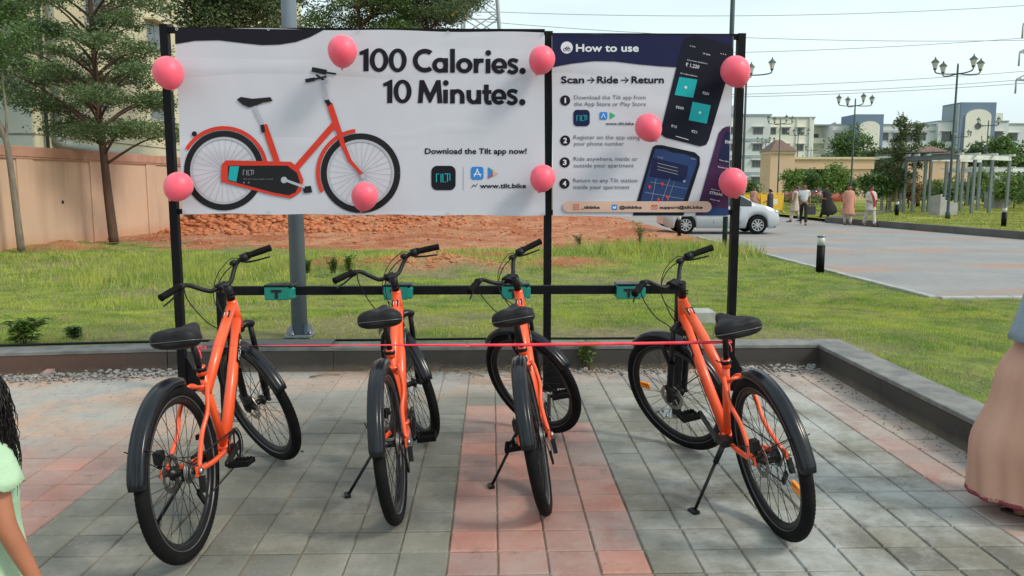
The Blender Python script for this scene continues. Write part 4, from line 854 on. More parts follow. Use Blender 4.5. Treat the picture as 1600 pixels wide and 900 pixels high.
def make_bike():
    r = empty('bicycle')
    BB = Vector((.462, 0, .298)); HB = axp(.800); HT = axp(.930); ST = Vector((.342, 0, .700)); DR = Vector((0, 0, RW))
    f = MB()
    f.tube([axp(.795), axp(.935)], .024, 14)
    f.tube([axp(.838), axp(.838)*.5+BB*.5+Vector((.02, 0, .005)), BB], (.027, .031, .030), 14, flat=.82)
    f.tube([axp(.915), axp(.915)*.5+Vector((.35, 0, .585))*.5+Vector((0, 0, .012)), Vector((.362, 0, .585))], (.027, .028, .024), 14, flat=.85)
    f.tube([BB, ST], .0175, 12); f.tube([ST-Vector((0, 0, .03)), ST+Vector((-.004, 0, .012))], .021, 12)
    f.tube([BB-Vector((0, .037, 0)), BB+Vector((0, .037, 0))], .024, 14)
    for s in (-1, 1):
        f.tube(spline([BB+Vector((-.015, s*.022, 0)), Vector((.32, s*.040, .312)), Vector((.18, s*.055, .325)), Vector((.03, s*.068, .350))], 5), .0115, 8)
        f.tube(spline([ST+Vector((.01, s*.012, -.10)), Vector((.285, s*.040, .635)), Vector((.20, s*.060, .545)), Vector((.13, s*.052, .465)), Vector((.02, s*.069, .362))], 6), .0095, 8)
        f.box(-.018, s*.0715-.004, RW-.022, .03, s*.0715+.004, RW+.022, ch=.003)
    f.tube([(.285, -.042, .63), (.285, .042, .63)], .008, 8); f.tube([(.365, -.036, .305), (.365, .036, .305)], .008, 8)
    f.build('frame', M['orange'], r)
    # decals
    d = MB(); a = axp(.915); e = Vector((.362, 0, .585)); q = a*.78+e*.22+Vector((0, 0, .026+.009)); tdir = (e-a).normalized(); nrm = Vector((-tdir.z, 0, tdir.x)); nrm = nrm if nrm.z > 0 else -nrm
    d.bar(q-tdir*.024, q+tdir*.024, .034, .003, tuple(nrm)); d.build('frame_sticker', M['rim'], r)
    d = MB().bar(q-tdir*.012+nrm*.002, q+tdir*.012+nrm*.002, .018, .001, tuple(nrm)); d.build('sticker_print', M['white'], r)
    a = axp(.838); tdir = (BB-a).normalized(); up2 = Vector((tdir.z, 0, -tdir.x)); up2 = up2 if up2.z > 0 else -up2
    for s in (-1, 1):
        d = MB(); c = a*.72+BB*.28+Vector((.012, s*.0265, .003)); d.quadface([c-tdir*.075-up2*.017, c+tdir*.075-up2*.017, c+tdir*.06+up2*.017, c-tdir*.09+up2*.017]); d.quadface([(p[0], p[1]-s*.003, p[2]) for p in d.v[:4]][::-1])
        d.build('frame_decal', M['rim'], r)
        d = MB()
        for (u0, v0, u1, v1) in ((0, 0, 0, 1), (0, 1, .2, 1), (.35, 0, .35, 1), (.5, 1, .5, 0), (.5, 0, .7, 0), (.65, 1, 1, 1), (1, 1, 1, .2), (.82, 1, .82, 0)):
            p0 = c+tdir*(-.055+.1*u0)+up2*(-.009+.018*v0)+Vector((0, s*.001, 0)); p1 = c+tdir*(-.055+.1*u1)+up2*(-.009+.018*v1)+Vector((0, s*.001, 0)); d.bar(p0, p1, .0035, .0008, (0, 1, 0))
        o = d.build('decal_lettering', M['white'], r); o['kind'] = 'stuff'
        c2 = a*.38+BB*.62+Vector((.016, s*.0268, .0)); d = MB().bar(c2-tdir*.05, c2+tdir*.05, .006, .0012, (0, 1, 0)); o = d.build('decal_lettering', M['rim'], r)
    # seat post, clamp, saddle
    SD = Vector((.216, 0, .904)); tp = Vector((.287, 0, .862))
    MB().tube([ST+Vector((0, 0, -.02)), tp], .0135, 10).build('seat_post', M['black_metal'], r)
    k = MB(); k.tube([ST+Vector((.001, 0, -.012)), ST+Vector((-.003, 0, .006))], .0235, 12); k.tube([ST+Vector((-.03, -.018, 0)), ST+Vector((-.03, .018, 0))], .006, 6); k.tube([ST+Vector((-.03, .018, 0)), ST+Vector((0, .034, .004)), ST+Vector((.03, .032, .004))], .0035, 6); k.build('seat_clamp', M['black_metal'], r)
    rings = []; prof = [(-.135, .045, .026), (-.130, .082, .040), (-.11, .103, .050), (-.075, .110, .054), (-.035, .098, .052), (0, .070, .048), (.04, .043, .045), (.08, .030, .042), (.115, .025, .038), (.134, .018, .030), (.140, .008, .018)]
    for (x, hw, h) in prof:
        zc = SD.z-.018+(.012 if x < -.07 else 0)*(-(x+.07)/.065)+.010*max(0, x/.14); ring = []
        for k2 in range(20):
            a = 2*math.pi*k2/20; cy = math.cos(a); sz = math.sin(a); yy = .93*hw*math.copysign(abs(cy)**.75, cy); zz = h*(.95*max(sz, 0)**.75 if sz > 0 else -.72*(-sz)**.7)
            if sz > 0: zz -= .010*math.exp(-(yy/.018)**2)*(1 if x < .06 else 0)
            ring.append((SD.x+x, yy, zc+zz))
        rings.append(ring)
    sd = recalc(MB().loft(rings, cap=True).build('saddle', M['saddle'], r))
    sm = MB()
    pth = []
    for (x, hw, h) in prof[1:-1]: pth.append((SD.x+x, hw*1.0+.001, SD.z-.024+(.012*(-(x+.07)/.065) if x < -.07 else 0)))
    sm.tube([(SD.x-.137, -.05, SD.z-.012)]+[(x, -y, z) for x, y, z in pth][0:0]+[(SD.x-.137, .05, SD.z-.012)]+pth, .0015, 4, cap=False)
    sm.tube([(SD.x-.137, -.05, SD.z-.012)]+[(x, -y, z) for x, y, z in pth], .0015, 4, cap=False); sm.build('piping', M['alloy'], sd)
    for s in (-1, 1): MB().tube(spline([(SD.x-.10, s*.030, SD.z-.045), (SD.x-.03, s*.024, SD.z-.060), (SD.x+.05, s*.020, SD.z-.055), (SD.x+.11, s*.010, SD.z-.035)], 4), .0035, 6).build('saddle_rail', M['black_metal'], sd)
    MB().box(tp.x-.03, -.026, tp.z-.02, tp.x+.022, .026, tp.z+.006, ch=.004).build('saddle_clamp', M['black_metal'], sd)
    # rear wheel, mudguard, brake, drive train
    wr = wheel(r, 'rear_wheel', None, True); wr.location = DR
    fender(r, 'rear_mudguard', DR, 72, 170)
    for s in (-1, 1):
        a = R(148); MB().tube([(-.0, s*.075, RW+.02), (.375*math.cos(a), s*.040, RW+.375*math.sin(a))], .0022, 5).build('mudguard_stay', M['black_metal'], r)
    k = MB(); k.box(-.04, .048, RW+.05, -.005, .082, RW+.105, ch=.006); k.box(-.03, .058, RW+.03, .015, .075, RW+.055, ch=.004); k.build('rear_brake_caliper', M['black_metal'], r)
    MB().lathe([(.013, -.006), (.016, 0), (.012, .009)], 8, Matrix.Translation((0, -.082, RW)) @ MY).build('axle_nut', M['steel'], r); MB().lathe([(.013, -.006), (.016, 0), (.012, .009)], 8, Matrix.Translation((0, .082, RW)) @ MY).build('axle_nut', M['steel'], r)
    dr = MB(); dr.bar((.0, -.083, RW-.02), (-.015, -.086, RW-.085), .022, .02, (0, 1, 0)); dr.bar((-.01, -.062, RW-.08), (.04, -.062, RW-.145), .022, .010, (0, 1, 0)); dr.build('derailleur', M['black_metal'], r)
    # chain loop
    ch = MB(); cy = -.048; pts = []
    for k2 in range(9): a = R(90-22.5*k2); pts.append((BB.x+.080*math.cos(a), cy, BB.z+.080*math.sin(a)))
    pts += [(.05, cy-.01, RW-.14), (.02, cy-.01, RW-.125), (-.02, cy-.008, RW-.05)]
    for k2 in range(5): a = R(200-27*k2); pts.append((.035*math.cos(a), cy, RW+.035*math.sin(a)))
    pts.append(pts[0]); ch.tube(pts, .004, 6, flat=.6); ch.build('chain', M['spoke'], r)
    # crankset turns as one, pedals below it
    MB().tube([(BB.x, -.056, BB.z), (BB.x, .056, BB.z)], .014, 10).build('bottom_bracket', M['black_metal'], r)
    cr = empty('tmp'); bpy.data.objects.remove(cr)
    c = MB(); n = 40
    for k2 in range(n):
        a0 = 2*math.pi*k2/n; a1 = 2*math.pi*(k2+1)/n
        for (ra, rb) in ((.064, .078), ):
            q = [(ra*math.cos(a0), ra*math.sin(a0)), (ra*math.cos(a1), ra*math.sin(a1)), ((rb+.004*(k2 % 2))*math.cos(a1), (rb+.004*(k2 % 2))*math.sin(a1)), ((rb+.004*(k2 % 2))*math.cos(a0), (rb+.004*(k2 % 2))*math.sin(a0))]
            c.quadface([(p[0], -.046, p[1]) for p in q]); c.quadface([(p[0], -.0495, p[1]) for p in q][::-1]); c.quadface([(q[2][0], -.046, q[2][1]), (q[3][0], -.046, q[3][1]), (q[3][0], -.0495, q[3][1]), (q[2][0], -.0495, q[2][1])])
    c.loft([[(.083*math.cos(a), -.0515, .083*math.sin(a)) for a in np.linspace(0, 6.283, 33)[:-1]], [(.090*math.cos(a), -.0545, .090*math.sin(a)) for a in np.linspace(0, 6.283, 33)[:-1]], [(.083*math.cos(a), -.0575, .083*math.sin(a)) for a in np.linspace(0, 6.283, 33)[:-1]]])
    for k2 in range(5): a = 2*math.pi*k2/5; c.bar((0, -.048, 0), (.067*math.cos(a), -.048, .067*math.sin(a)), .014, .004, (0, 1, 0))
    for s in (-1, 1):
        c.bar((0, s*.056, 0), (s*.165, s*.070, 0), .016, .024, (0, 0, 1)); c.lathe([(.016, -.008), (.016, .008)], 10, Matrix.Translation((0, s*.058, 0)) @ MY); c.lathe([(.014, -.007), (.014, .007)], 10, Matrix.Translation((s*.165, s*.070, 0)) @ MY)
    cs = c.build('crankset', M['rim'], r); cs.location = BB
    for s in (-1, 1):
        p = MB(); y0, y1 = s*.015, s*.105; lo, hi_ = min(y0, y1), max(y0, y1)
        for zz in (-.013, .013): pass
        p.box(-.046, lo, -.012, -.036, hi_, .012, ch=.002); p.box(.036, lo, -.012, .046, hi_, .012, ch=.002)
        p.box(-.0355, lo, -.011, .0355, lo+.010, .011, ch=.002); p.box(-.0355, hi_-.010, -.011, .0355, hi_, .011, ch=.002)
        p.tube([(0, -s*.0, 0), (0, s*.100, 0)], .009, 8)
        for xx in (-.041, .041):
            for j in range(5): p.box(xx-.004, lo+.012+j*.016, .0122, xx+.004, lo+.019+j*.016, .0155)
        o = p.build('pedal', M['grip'], cs); o.location = (s*.165, s*.072, 0)
        MB().box(-.0465, lo+.03, -.006, -.0490, hi_-.03, .006).build('pedal_reflector', M['reflector'], o) if False else None
    # kickstand
    k = MB(); foot = Vector((.275, .272, .05)); top = Vector((.315, .075, .315))
    k.box(.30, .030, .295, .37, .088, .335, ch=.005); md = top*.70+foot*.30; k.tube([top, md], .013, 8); k.tube([md, foot], .0075, 8); k.bar(foot+Vector((-.028, 0, -.004)), foot+Vector((.028, .012, -.004)), .03, .014); k.build('kickstand', M['black_metal'], r)
    # steered parts, all in one turned group of children
    S_ = []
    def sp(mb, name, m): o = mb.build(name, m, r); o.data.transform(Matrix.Translation(-PV)); o.location = PV; o['steer'] = 1; S_.append(o); return o
    k = MB(); cr0 = axp(.770, .0); k.tube([axp(.80), axp(.768)], .022, 10)
    lo_ax = Vector((WB, 0, RW)); dv = -AX; of = lo_ax-(axp(RW)); 
    for s in (-1, 1):
        top = axp(.775)+Vector((.012, s*.062, 0)); bot = lo_ax+Vector((0, s*.062, 0)); m2 = top*.52+bot*.48
        k.tube([top, m2], .0145, 10)
    k.tube(spline([axp(.775)+Vector((.012, -.074, -.004)), axp(.785)+Vector((.004, -.04, .004)), axp(.787), axp(.785)+Vector((.004, .04, .004)), axp(.775)+Vector((.012, .074, -.004))], 4), .019, 10)
    fk = sp(k, 'fork', M['rim'])
    for s in (-1, 1):
        top = axp(.775)+Vector((.012, s*.062, 0)); bot = lo_ax+Vector((0, s*.062, 0)); m2 = top*.50+bot*.50
        k = MB(); k.tube([m2+(top-m2)*.08, m2, bot+(m2-bot)*.12, bot], (.021, .019, .018, .016), 12); k.box(bot.x-.02, bot.y-.007, bot.z-.024, bot.x+.016, bot.y+.007, bot.z+.02, ch=.004); o = k.build('fork_leg', M['black_metal'], fk); o.data.transform(Matrix.Translation(-PV))
    k = MB(); top = axp(.775)+Vector((.012, 0, 0)); m2 = top*.46+lo_ax*.54
    m3 = top*.62+lo_ax*.38
    k.tube(spline([m2+Vector((.0, -.062, .03)), m3+Vector((.05, -.052, .055)), m3+Vector((.065, 0, .075)), m3+Vector((.05, .052, .055)), m2+Vector((.0, .062, .03))], 5), .012, 8); o = k.build('fork_arch', M['black_metal'], fk); o.data.transform(Matrix.Translation(-PV))
    k = MB(); k.box(lo_ax.x-.055, .050, lo_ax.z+.03, lo_ax.x-.018, .082, lo_ax.z+.095, ch=.006); o = k.build('brake_caliper', M['black_metal'], fk); o.data.transform(Matrix.Translation(-PV))
    fw_ = wheel(r, 'front_wheel', None); fw_.location = (WB, 0, RW); fw_['steer'] = 2
    ff = fender(r, 'front_mudguard', lo_ax, 58, 168); ff.data.transform(Matrix.Translation(-PV)); ff.location = PV; ff['steer'] = 1
    k = MB()
    for s in (-1, 1): a = R(150); k.tube([lo_ax+Vector((-.01, s*.072, .02)), lo_ax+Vector((.372*math.cos(a), s*.040, .372*math.sin(a)))], .0022, 5)
    o = k.build('mudguard_stay', M['black_metal'], ff); o.data.transform(Matrix.Translation(-PV))
    # stem and bar
    k = MB(); k.tube([axp(.937), axp(1.012)], .0205, 14); k.tube([axp(1.011), axp(1.017)], .018, 12); k.bar(axp(.985), axp(.985)+Vector((.058, 0, .022)), .034, .032); C_ = axp(.985)+Vector((.060, 0, .024)); k.tube([C_-Vector((0, .024, 0)), C_+Vector((0, .024, 0))], .021, 12)
    for zz in (.95, .965): k.tube([axp(zz)+Vector((-.026, -.014, 0)), axp(zz)+Vector((-.026, .014, 0))], .0045, 6)
    stm = sp(k, 'stem', M['black_metal'])
    for s in (-1, 1): pass
    hb = MB(); half = [(0, .0, 0), (0, .035, 0), (.006, .060, .004), (.020, .100, .040), (.022, .130, .068), (.014, .165, .082), (-.012, .200, .084), (-.050, .300, .076)]
    full = [(x, -y, z) for x, y, z in half[:0:-1]]+half; pts = [C_+Vector(p) for p in full]; hb.tube(spline(pts, 4), .0112, 10); h = sp(hb, 'handlebar', M['black_metal'])
    for s in (-1, 1):
        g0 = C_+Vector((-.006, s*.190, .084)); g1 = C_+Vector((-.051, s*.304, .0757)); dd = (g1-g0)
        g = MB(); g.tube([g0+dd*t_ for t_ in (0, .06, .1, .35, .6, .85, .97, 1)], (.019, .019, .0155, .0165, .0172, .0165, .0185, .012), 12); o = g.build('grip', M['grip'], h); o.data.transform(Matrix.Translation(-PV))
        l = MB(); l0 = C_+Vector((.012, s*.160, .078)); l.tube([l0+Vector((-.012, 0, .004)), l0+Vector((.004, s*.022, -.008))], .0135, 8); l.tube(spline([l0+Vector((.014, 0, -.006)), l0+Vector((.034, s*.035, -.024)), l0+Vector((.012, s*.075, -.036)), l0+Vector((-.028, s*.135, -.045))], 4), (.0065, .0045), 6, flat=.6); o = l.build('brake_lever', M['black_metal'], h); o.data.transform(Matrix.Translation(-PV))
    l = MB(); q = C_+Vector((.004, -.172, .083)); l.tube([q+Vector((.004, .016, 0)), q+Vector((-.008, -.02, 0))], .021, 12); o = l.build('gear_shifter', M['black_metal'], h); o.data.transform(Matrix.Translation(-PV))
    l = MB(); l.lathe([(.019, -.004), (.021, .004), (.016, .014), (.004, .018)], 12, Matrix.Translation(C_+Vector((.02, -.118, .058+.018)))); o = l.build('bell', M['black_metal'], h); o.data.transform(Matrix.Translation(-PV))
    l = MB(); l.tube(spline([C_+Vector((.03, .155, .07)), C_+Vector((.085, .145, .0)), C_+Vector((.075, .115, -.13)), C_+Vector((.03, .068, -.26)), lo_ax+Vector((-.04, .066, .10))], 6), .0030, 5)
    l.tube(spline([C_+Vector((.03, -.155, .075)), C_+Vector((.085, -.08, .045)), C_+Vector((.095, -.0, -.03)), C_+Vector((.055, .03, -.14)), axp(.80)+Vector((.02, .03, 0))], 6), .0030, 5)
    l.tube(spline([C_+Vector((.02, -.17, .075)), C_+Vector((.04, -.12, .10)), C_+Vector((.075, -.03, .045)), C_+Vector((.06, .04, -.06)), axp(.86)+Vector((.02, .032, 0))], 6), .0022, 5)
    l.build('cables', M['black_metal'], h).data.transform(Matrix.Translation(-PV))
    l = MB(); l.tube(spline([axp(.86)+Vector((.03, .032, 0)), axp(.82)+Vector((-.02, .034, -.04)), Vector((.6, .034, .47)), Vector((.47, .033, .33)), Vector((.3, .062, .325)), Vector((.02, .078, RW+.06))], 6), .0022, 5); l.build('rear_brake_cable', M['black_metal'], r)
    tag(r, None, 'bicycle', 'orange bicycles parked in a row at the docking rail'); return r
def pose_bike(r, X, Y, hd, lean, steer, crank, sad=0, refl=None):
    r.location = (X, Y, 0); r.rotation_euler = (-R(lean), 0, R(hd)); RS = Matrix.Rotation(R(steer), 4, AX)
    for c in r.children:
        if c.get('steer') == 1: c.matrix_basis = Matrix.Translation(PV) @ RS
        elif c.get('steer') == 2: c.matrix_basis = Matrix.Translation(PV) @ RS @ Matrix.Translation(Vector((WB, 0, RW))-PV) @ Matrix.Rotation(random.uniform(0, 6), 4, 'Y')
        n = c.name.split('.')[0]
        if n == 'crankset':
            c.rotation_euler = (0, -R(crank), 0)
            for p in c.children: p.rotation_euler = (0, R(crank)+random.uniform(-.15, .15), 0)
        if n == 'rear_wheel': c.rotation_euler = (0, random.uniform(0, 6), 0)
        if n in ('saddle',): c.location.z += sad; c.location.x += -sad*.3
        if n == 'seat_post' and sad: c.location.z += sad
        if n == 'kickstand':
            # slide the stand along so that its foot meets the ground at this lean
            c.location.z = .272*math.tan(R(lean))-.05+.012
BK = make_bike(); bikes = [BK]+[copy_tree(BK) for _ in range(3)]
specs = ((-1.206, 3.124, 88.2, 5.8, 47.7, 8, -.025, 'orange bicycle at the left end of the row, closest to the girl'),
         (-.416, 3.465, 90.1, 5.8, 28, 8, 0, 'orange bicycle second from the left, its wheels on grey paving'),
         (.256, 3.549, 85.6, 10.9, 48.3, 205, 0, 'orange bicycle third from the left, its rear wheel standing on the red paving strip'),
         (1.233, 3.265, 96.4, 10.5, 29.3, 33, 0, 'orange bicycle at the right end of the row with orange reflectors in its wheels'))
for b, (X, Y, hd, ln, st, ck, sad, lab) in zip(bikes, specs):
    b['label'] = lab; pose_bike(b, X, Y, hd, ln, st, ck, sad)
bpy.context.view_layer.update()
for c in bikes[3].children:
    n = c.name.split('.')[0]
    if n == 'rear_wheel': c.rotation_euler = (0, 0, 0); a = R(192); link('reflector', RFL, c, (.235*math.cos(a), 0, .235*math.sin(a)), (0, -a+math.pi/2, 0))
    if n == 'front_wheel': c.matrix_basis = Matrix.Translation(PV) @ Matrix.Rotation(R(30), 4, AX) @ Matrix.Translation(Vector((WB, 0, RW))-PV); a = R(8); link('reflector', RFL, c, (.235*math.cos(a), 0, .235*math.sin(a)), (0, -a+math.pi/2, 0))
for b in bikes:
    for o in [b]+list(b.children_recursive):
        if 'steer' in o: del o['steer']
# ribbon from the first to the last seat clamp
a = bikes[0].matrix_world @ Vector((.342, .0, .70)); z = bikes[3].matrix_world @ Vector((.342, 0, .70)); rb = empty('ribbon', tuple(a), label='thin red ribbon stretched across the row from the leftmost to the rightmost bicycle', cat='ribbon')
pts = []; n = 90; b = MB(); L_ = []
p0 = a+Vector((.0, -.03, .105)); p3 = z+Vector((-.01, -.035, .095))
mids = [p0]+[bikes[i].matrix_world @ Vector((.300, 0, .735)) for i in (1, 2)]+[p3]
mids = [p0, p0.lerp(p3, .33)+Vector((0, .02, -.006)), p0.lerp(p3, .6)+Vector((0, .02, -.010)), p3]
pth = spline(mids, 30); tw = 0
for i, p in enumerate(pth):
    t_ = i/(len(pth)-1); tw = .35*math.sin(t_*9+1)+.25*math.sin(t_*23)+(1.35 if t_ < .30 else (.95 if t_ < .55 else .15)); wd = (.0038 if t_ < .3 else   .0036+.0034*min(1, (t_-.3)/.35))
    u = Vector((0, math.sin(tw), math.cos(tw)))*wd; L_.append([p+u+Vector((0, -.0006, 0)), p-u+Vector((0, -.0006, 0)), p-u+Vector((0, .0006, 0)), p+u+Vector((0, .0006, 0))])
b.loft(L_, cap=True); b.build('ribbon_strip', M['ribbon'], rb, tuple(-a))
for k, q in enumerate((a, z)):
    b = MB(); b.tube([q+Vector((.024*math.cos(i*.55), .024*math.sin(i*.55), .090+.002*math.sin(i))) for i in range(13)], .0035, 5, cap=False); b.tube(spline([q+Vector((.0, -.026, .092)), q+Vector((.012, -.034, .075)), q+Vector((.016, -.034, .05))], 4), (.004, .003), 5)
    b.build('ribbon_loop', M['ribbon'], rb, tuple(-a))

# ------------------------------------------------------------------ trees
def leafmesh(name, C, size, m, flat=.6, droop=0.):
    n = len(C); a = RNG.normal(size=(n, 3)); a[:, 2] *= flat; a /= np.linalg.norm(a, axis=1)[:, None]
    b = RNG.normal(size=(n, 3)); b -= (b*a).sum(1)[:, None]*a; b /= np.linalg.norm(b, axis=1)[:, None]
    s = size*RNG.uniform(.6, 1.3, n)[:, None]; tip = C+a*s; tip[:, 2] -= droop*s[:, 0]
    V = np.stack([C-a*s*.6, C+b*s*.42, tip, C-b*s*.42], 1).reshape(-1, 3); return npmesh(name, V, np.arange(n*4).reshape(-1, 4), m)
def tree(kind, x, y, z, trunk, clumps, n, size, leaf, bark, label, r0=.1, flower=None, flat=.6, group=None, cat='tree', limbs=True, spread=1.0):
    o = empty(kind, (x, y, z), label=label, cat=cat, group=group)
    tb = MB(); tp = spline(trunk, 5); tb.tube(tp, [r0*(1-.65*i/(len(tp)-1)) for i in range(len(tp))], 10)
    tb.build('trunk', bark, o)
    C = []; wts = [c[3]*c[4]*c[5] for c in clumps]; sw = sum(q**.7 for q in wts)
    lb = MB()
    for c, q in zip(clumps, wts):
        k = max(10, int(n*q**.7/sw)); d = RNG.normal(size=(k, 3)); d /= np.linalg.norm(d, axis=1)[:, None]; d *= (RNG.uniform(.05, 1, k)**.45)[:, None]*RNG.uniform(.75, 1.15, k)[:, None]
        pts = np.array(c[:3])+d*np.array(c[3:6])*spread
        # gather leaves into sprigs for gaps
        sp = pts[RNG.integers(0, k, max(4, k//14))]; pts = sp[RNG.integers(0, len(sp), k)]+RNG.normal(size=(k, 3))*np.array(c[3:6])*.22+RNG.normal(size=(k, 3))*size*.6
        C.append(pts)
        if limbs:
            cz = min(c[2], tp[-1].z); best = min(tp, key=lambda p: abs(p.z-(c[2]-.5*math.hypot(c[0]-tp[-1].x, c[1]-tp[-1].y)))); e = Vector(c[:3]); md = (best+e)/2+Vector((random.uniform(-.1, .1), random.uniform(-.1, .1), .08*(e-best).length)); lb.tube(spline([best, md, e], 4), (r0*.34, r0*.07), 5)
    if lb.v: q_ = lb.build('limb', bark, o); q_['kind'] = 'stuff'
    C = np.concatenate(C); cr = link('crown', leafmesh('crown', C, size, leaf, flat), o)
    if flower: k = C[RNG.integers(0, len(C), flower[1])]+RNG.normal(size=(flower[1], 3))*.05; f = link('blossom', leafmesh('blossom', k, flower[2], flower[0]), o); f['kind'] = 'stuff'
    return o
def rclumps(n, cx, cy, cz, rx, ry, rz, s0, s1, fl=.6):
    out = []
    for _ in range(n):
        d = Vector((random.gauss(0, 1), random.gauss(0, 1), random.gauss(0, 1))).normalized()*random.uniform(.35, 1); s = random.uniform(s0, s1); out.append((cx+d.x*rx, cy+d.y*ry, cz+d.z*rz, s, s, s*fl))
    return out
# layered umbrella tree left of the banner
cl = []
for lz, rad, k, cxx in ((3.0, 1.7, 6, .6), (3.6, 2.4, 9, .0), (4.3, 2.7, 10, -.3), (5.0, 2.4, 9, -.2), (5.7, 2.1, 8, 0), (6.4, 1.8, 7, .1), (7.1, 1.4, 5, 0), (7.9, .9, 4, 0)):
    for i in range(k): a = 6.283*i/k+random.uniform(-.4, .4); q = rad*random.uniform(.25, 1.05); s = random.uniform(.45, .8); cl.append((-.45+cxx+q*math.cos(a), q*math.sin(a), lz+random.uniform(-.2, .2)+.1*q, s, s, s*.36))
tree('umbrella_tree', -10.32, 22.3, -.08, [(0, 0, 0), (-.08, 0, 1.3), (-.14, 0, 2.6), (-.20, 0, 3.8), (-.22, 0, 5.5), (-.25, 0, 7.6)], cl, 62000, .048, M['leaf_umb'], M['bark'], 'dark green layered tree with a brown trunk just left of the banner', .13)
tree('young_tree', -11.05, 19.2, -.06, [(0, 0, 0), (-.06, 0, 1.2), (-.15, 0, 2.5), (-.38, 0, 3.2), (-.75, .1, 4.2), (-.9, .1, 5.2)], rclumps(9, -.7, 0, 4.2, 1.3, .9, .9, .25, .5)+[(-.1, 0, 4.6, .5, .4, .35), (.35, 0, 5.0, .5, .4, .3)], 4200, .045, M['leaf_mid'], M['bark_pale'], 'slender pale young tree at the far left with a forked stem and sparse leaves', .085)
b = MB(); b.tube(spline([(-.15, 0, 2.5), (-.1, 0, 3.2), (-.12, 0, 4.0), (.1, 0, 4.7), (.5, 0, 5.1)], 5), (.04, .012), 6); b.tube(spline([(-.15, 0, 2.6), (-.5, 0, 2.75), (-.8, 0, 3.0)], 4), (.025, .008), 6)
b.build('limb', M['bark_pale'], bpy.data.objects['young_tree'])
tree('dense_tree', -10.3, 28.5, -.1, [(0, 0, 0), (0, 0, 3), (.3, 0, 6), (.3, 0, 9)], rclumps(30, 1.4, 0, 8.8, 3.2, 2.2, 2.6, .7, 1.2, .7), 32000, .08, M['leaf_dark'], M['bark'], 'dense dark tree rising behind the left end of the wide banner', .17)
tree('feathery_tree', -7.2, 44, -.1, [(0, 0, 0), (.1, 0, 4), (.3, 0, 8), (.2, 0, 12)], rclumps(40, .8, 0, 11.6, 4.2, 3, 2.8, .7, 1.4, .55), 32000, .085, M['leaf_mid'], M['bark'], 'feathery green tree behind the banner, just right of the grey lamp post top', .2)
tree('feathery_tree', -3.6, 45.5, -.1, [(0, 0, 0), (-.1, 0, 4), (0, 0, 8), (.2, 0, 12)], rclumps(30, .3, 0, 11.6, 3.6, 3, 2.2, .6, 1.2, .5), 26000, .09, M['leaf_dark'], M['bark'], 'feathery tree with orange blossom behind the top edge of the wide banner', .2, flower=(M['petal_orange'], 260, .10))
tree('pale_tree', -17.5, 27, 0, [(0, 0, 0), (.2, 0, 3), (.8, 0, 6), (1.2, 0, 8)], rclumps(18, 2.6, -1, 7.6, 3.2, 1.6, 1.8, .5, 1.0, .6), 9000, .07, M['leaf_mid'], M['bark_pale'], 'green tree behind the peach wall at the top left corner', .15)

tree('feathery_tree', -9.0, 31.5, -.1, [(0, 0, 0), (.1, 0, 3), (.2, 0, 6), (.2, 0, 9)], rclumps(34, .2, 0, 9.6, 2.6, 2, 2.6, .5, 1.1, .5), 34000, .075, M['leaf_umb'], M['bark'], 'feathery tree above the left part of the wide banner, left of the grey lamp post', .12)
# ------------------------------------------------------------------ peach compound wall and the building behind it
m, t, b = base_mat('peach_plaster'); co = coords(t); sep = t.nodes.new('ShaderNodeSeparateXYZ'); t.links.new(co, sep.inputs[0])
col = mix(t, ramp(t, noise(t, co, .7, 5), .3, .7), (.56, .375, .255), (.49, .335, .24)); st = noise(t, co, 2.5, 4, sxyz=(1, 1, .12)); col = mix(t, ramp(t, st, .52, .75, 0, .45), col, (.36, .235, .165))
zz = math_(t, 'ADD', sep.outputs['Z'], math_(t, 'MULTIPLY', noise(t, co, 3, 5, .7), .5)); col = mix(t, ramp(t, zz, .55, .15, 0, .6), col, (.46, .21, .11))
t.links.new(col, b.inputs['Base Color']); b.inputs['Roughness'].default_value = .9; bump(t, b, noise(t, co, 30, 4), .15, .01); M['peach'] = m
M['peach_cope'] = mat('peach_coping', (.46, .245, .165), .85, c2=(.36, .20, .14), scale=3)
wa = Vector((-12.45, 10.5, 0)); wb = Vector((-8.6, 52, 0)); wl = (wb-wa).length; wd = (wb-wa)/wl; wan = math.atan2(wd.y, wd.x)
cw = empty('compound_wall', (wa.x, wa.y, 0), (0, 0, wan), 'long peach plastered compound wall with raised coping at the left, behind the young trees', 'wall')
MB().box(0, 0, -.4, wl, .2, 2.16).build('wall_face', M['peach'], cw); i = 0; x = .5
while x < wl-1:
    MB().box(x, -.035, -.399, x+.62, -.001, 2.12, ch=.004).build('pilaster', M['peach'], cw); x += 3.05
x = 0
while x < wl: MB().box(x+.004, -.07, 2.1605, min(x+3.05, wl)-.004, .26, 2.42, ch=.015).build('coping', M['peach_cope'], cw); x += 3.05
MB().box(0, -.05, 2.12, wl, -.0005, 2.16).build('drip_moulding', M['peach_cope'], cw)
MB().lathe([(.05, 0), (.05, .006)], 12, Matrix.Translation((11.4, -.002, 1.02)) @ Matrix.Rotation(math.pi/2, 4, 'X')).build('weep_hole', M['dark'], cw)
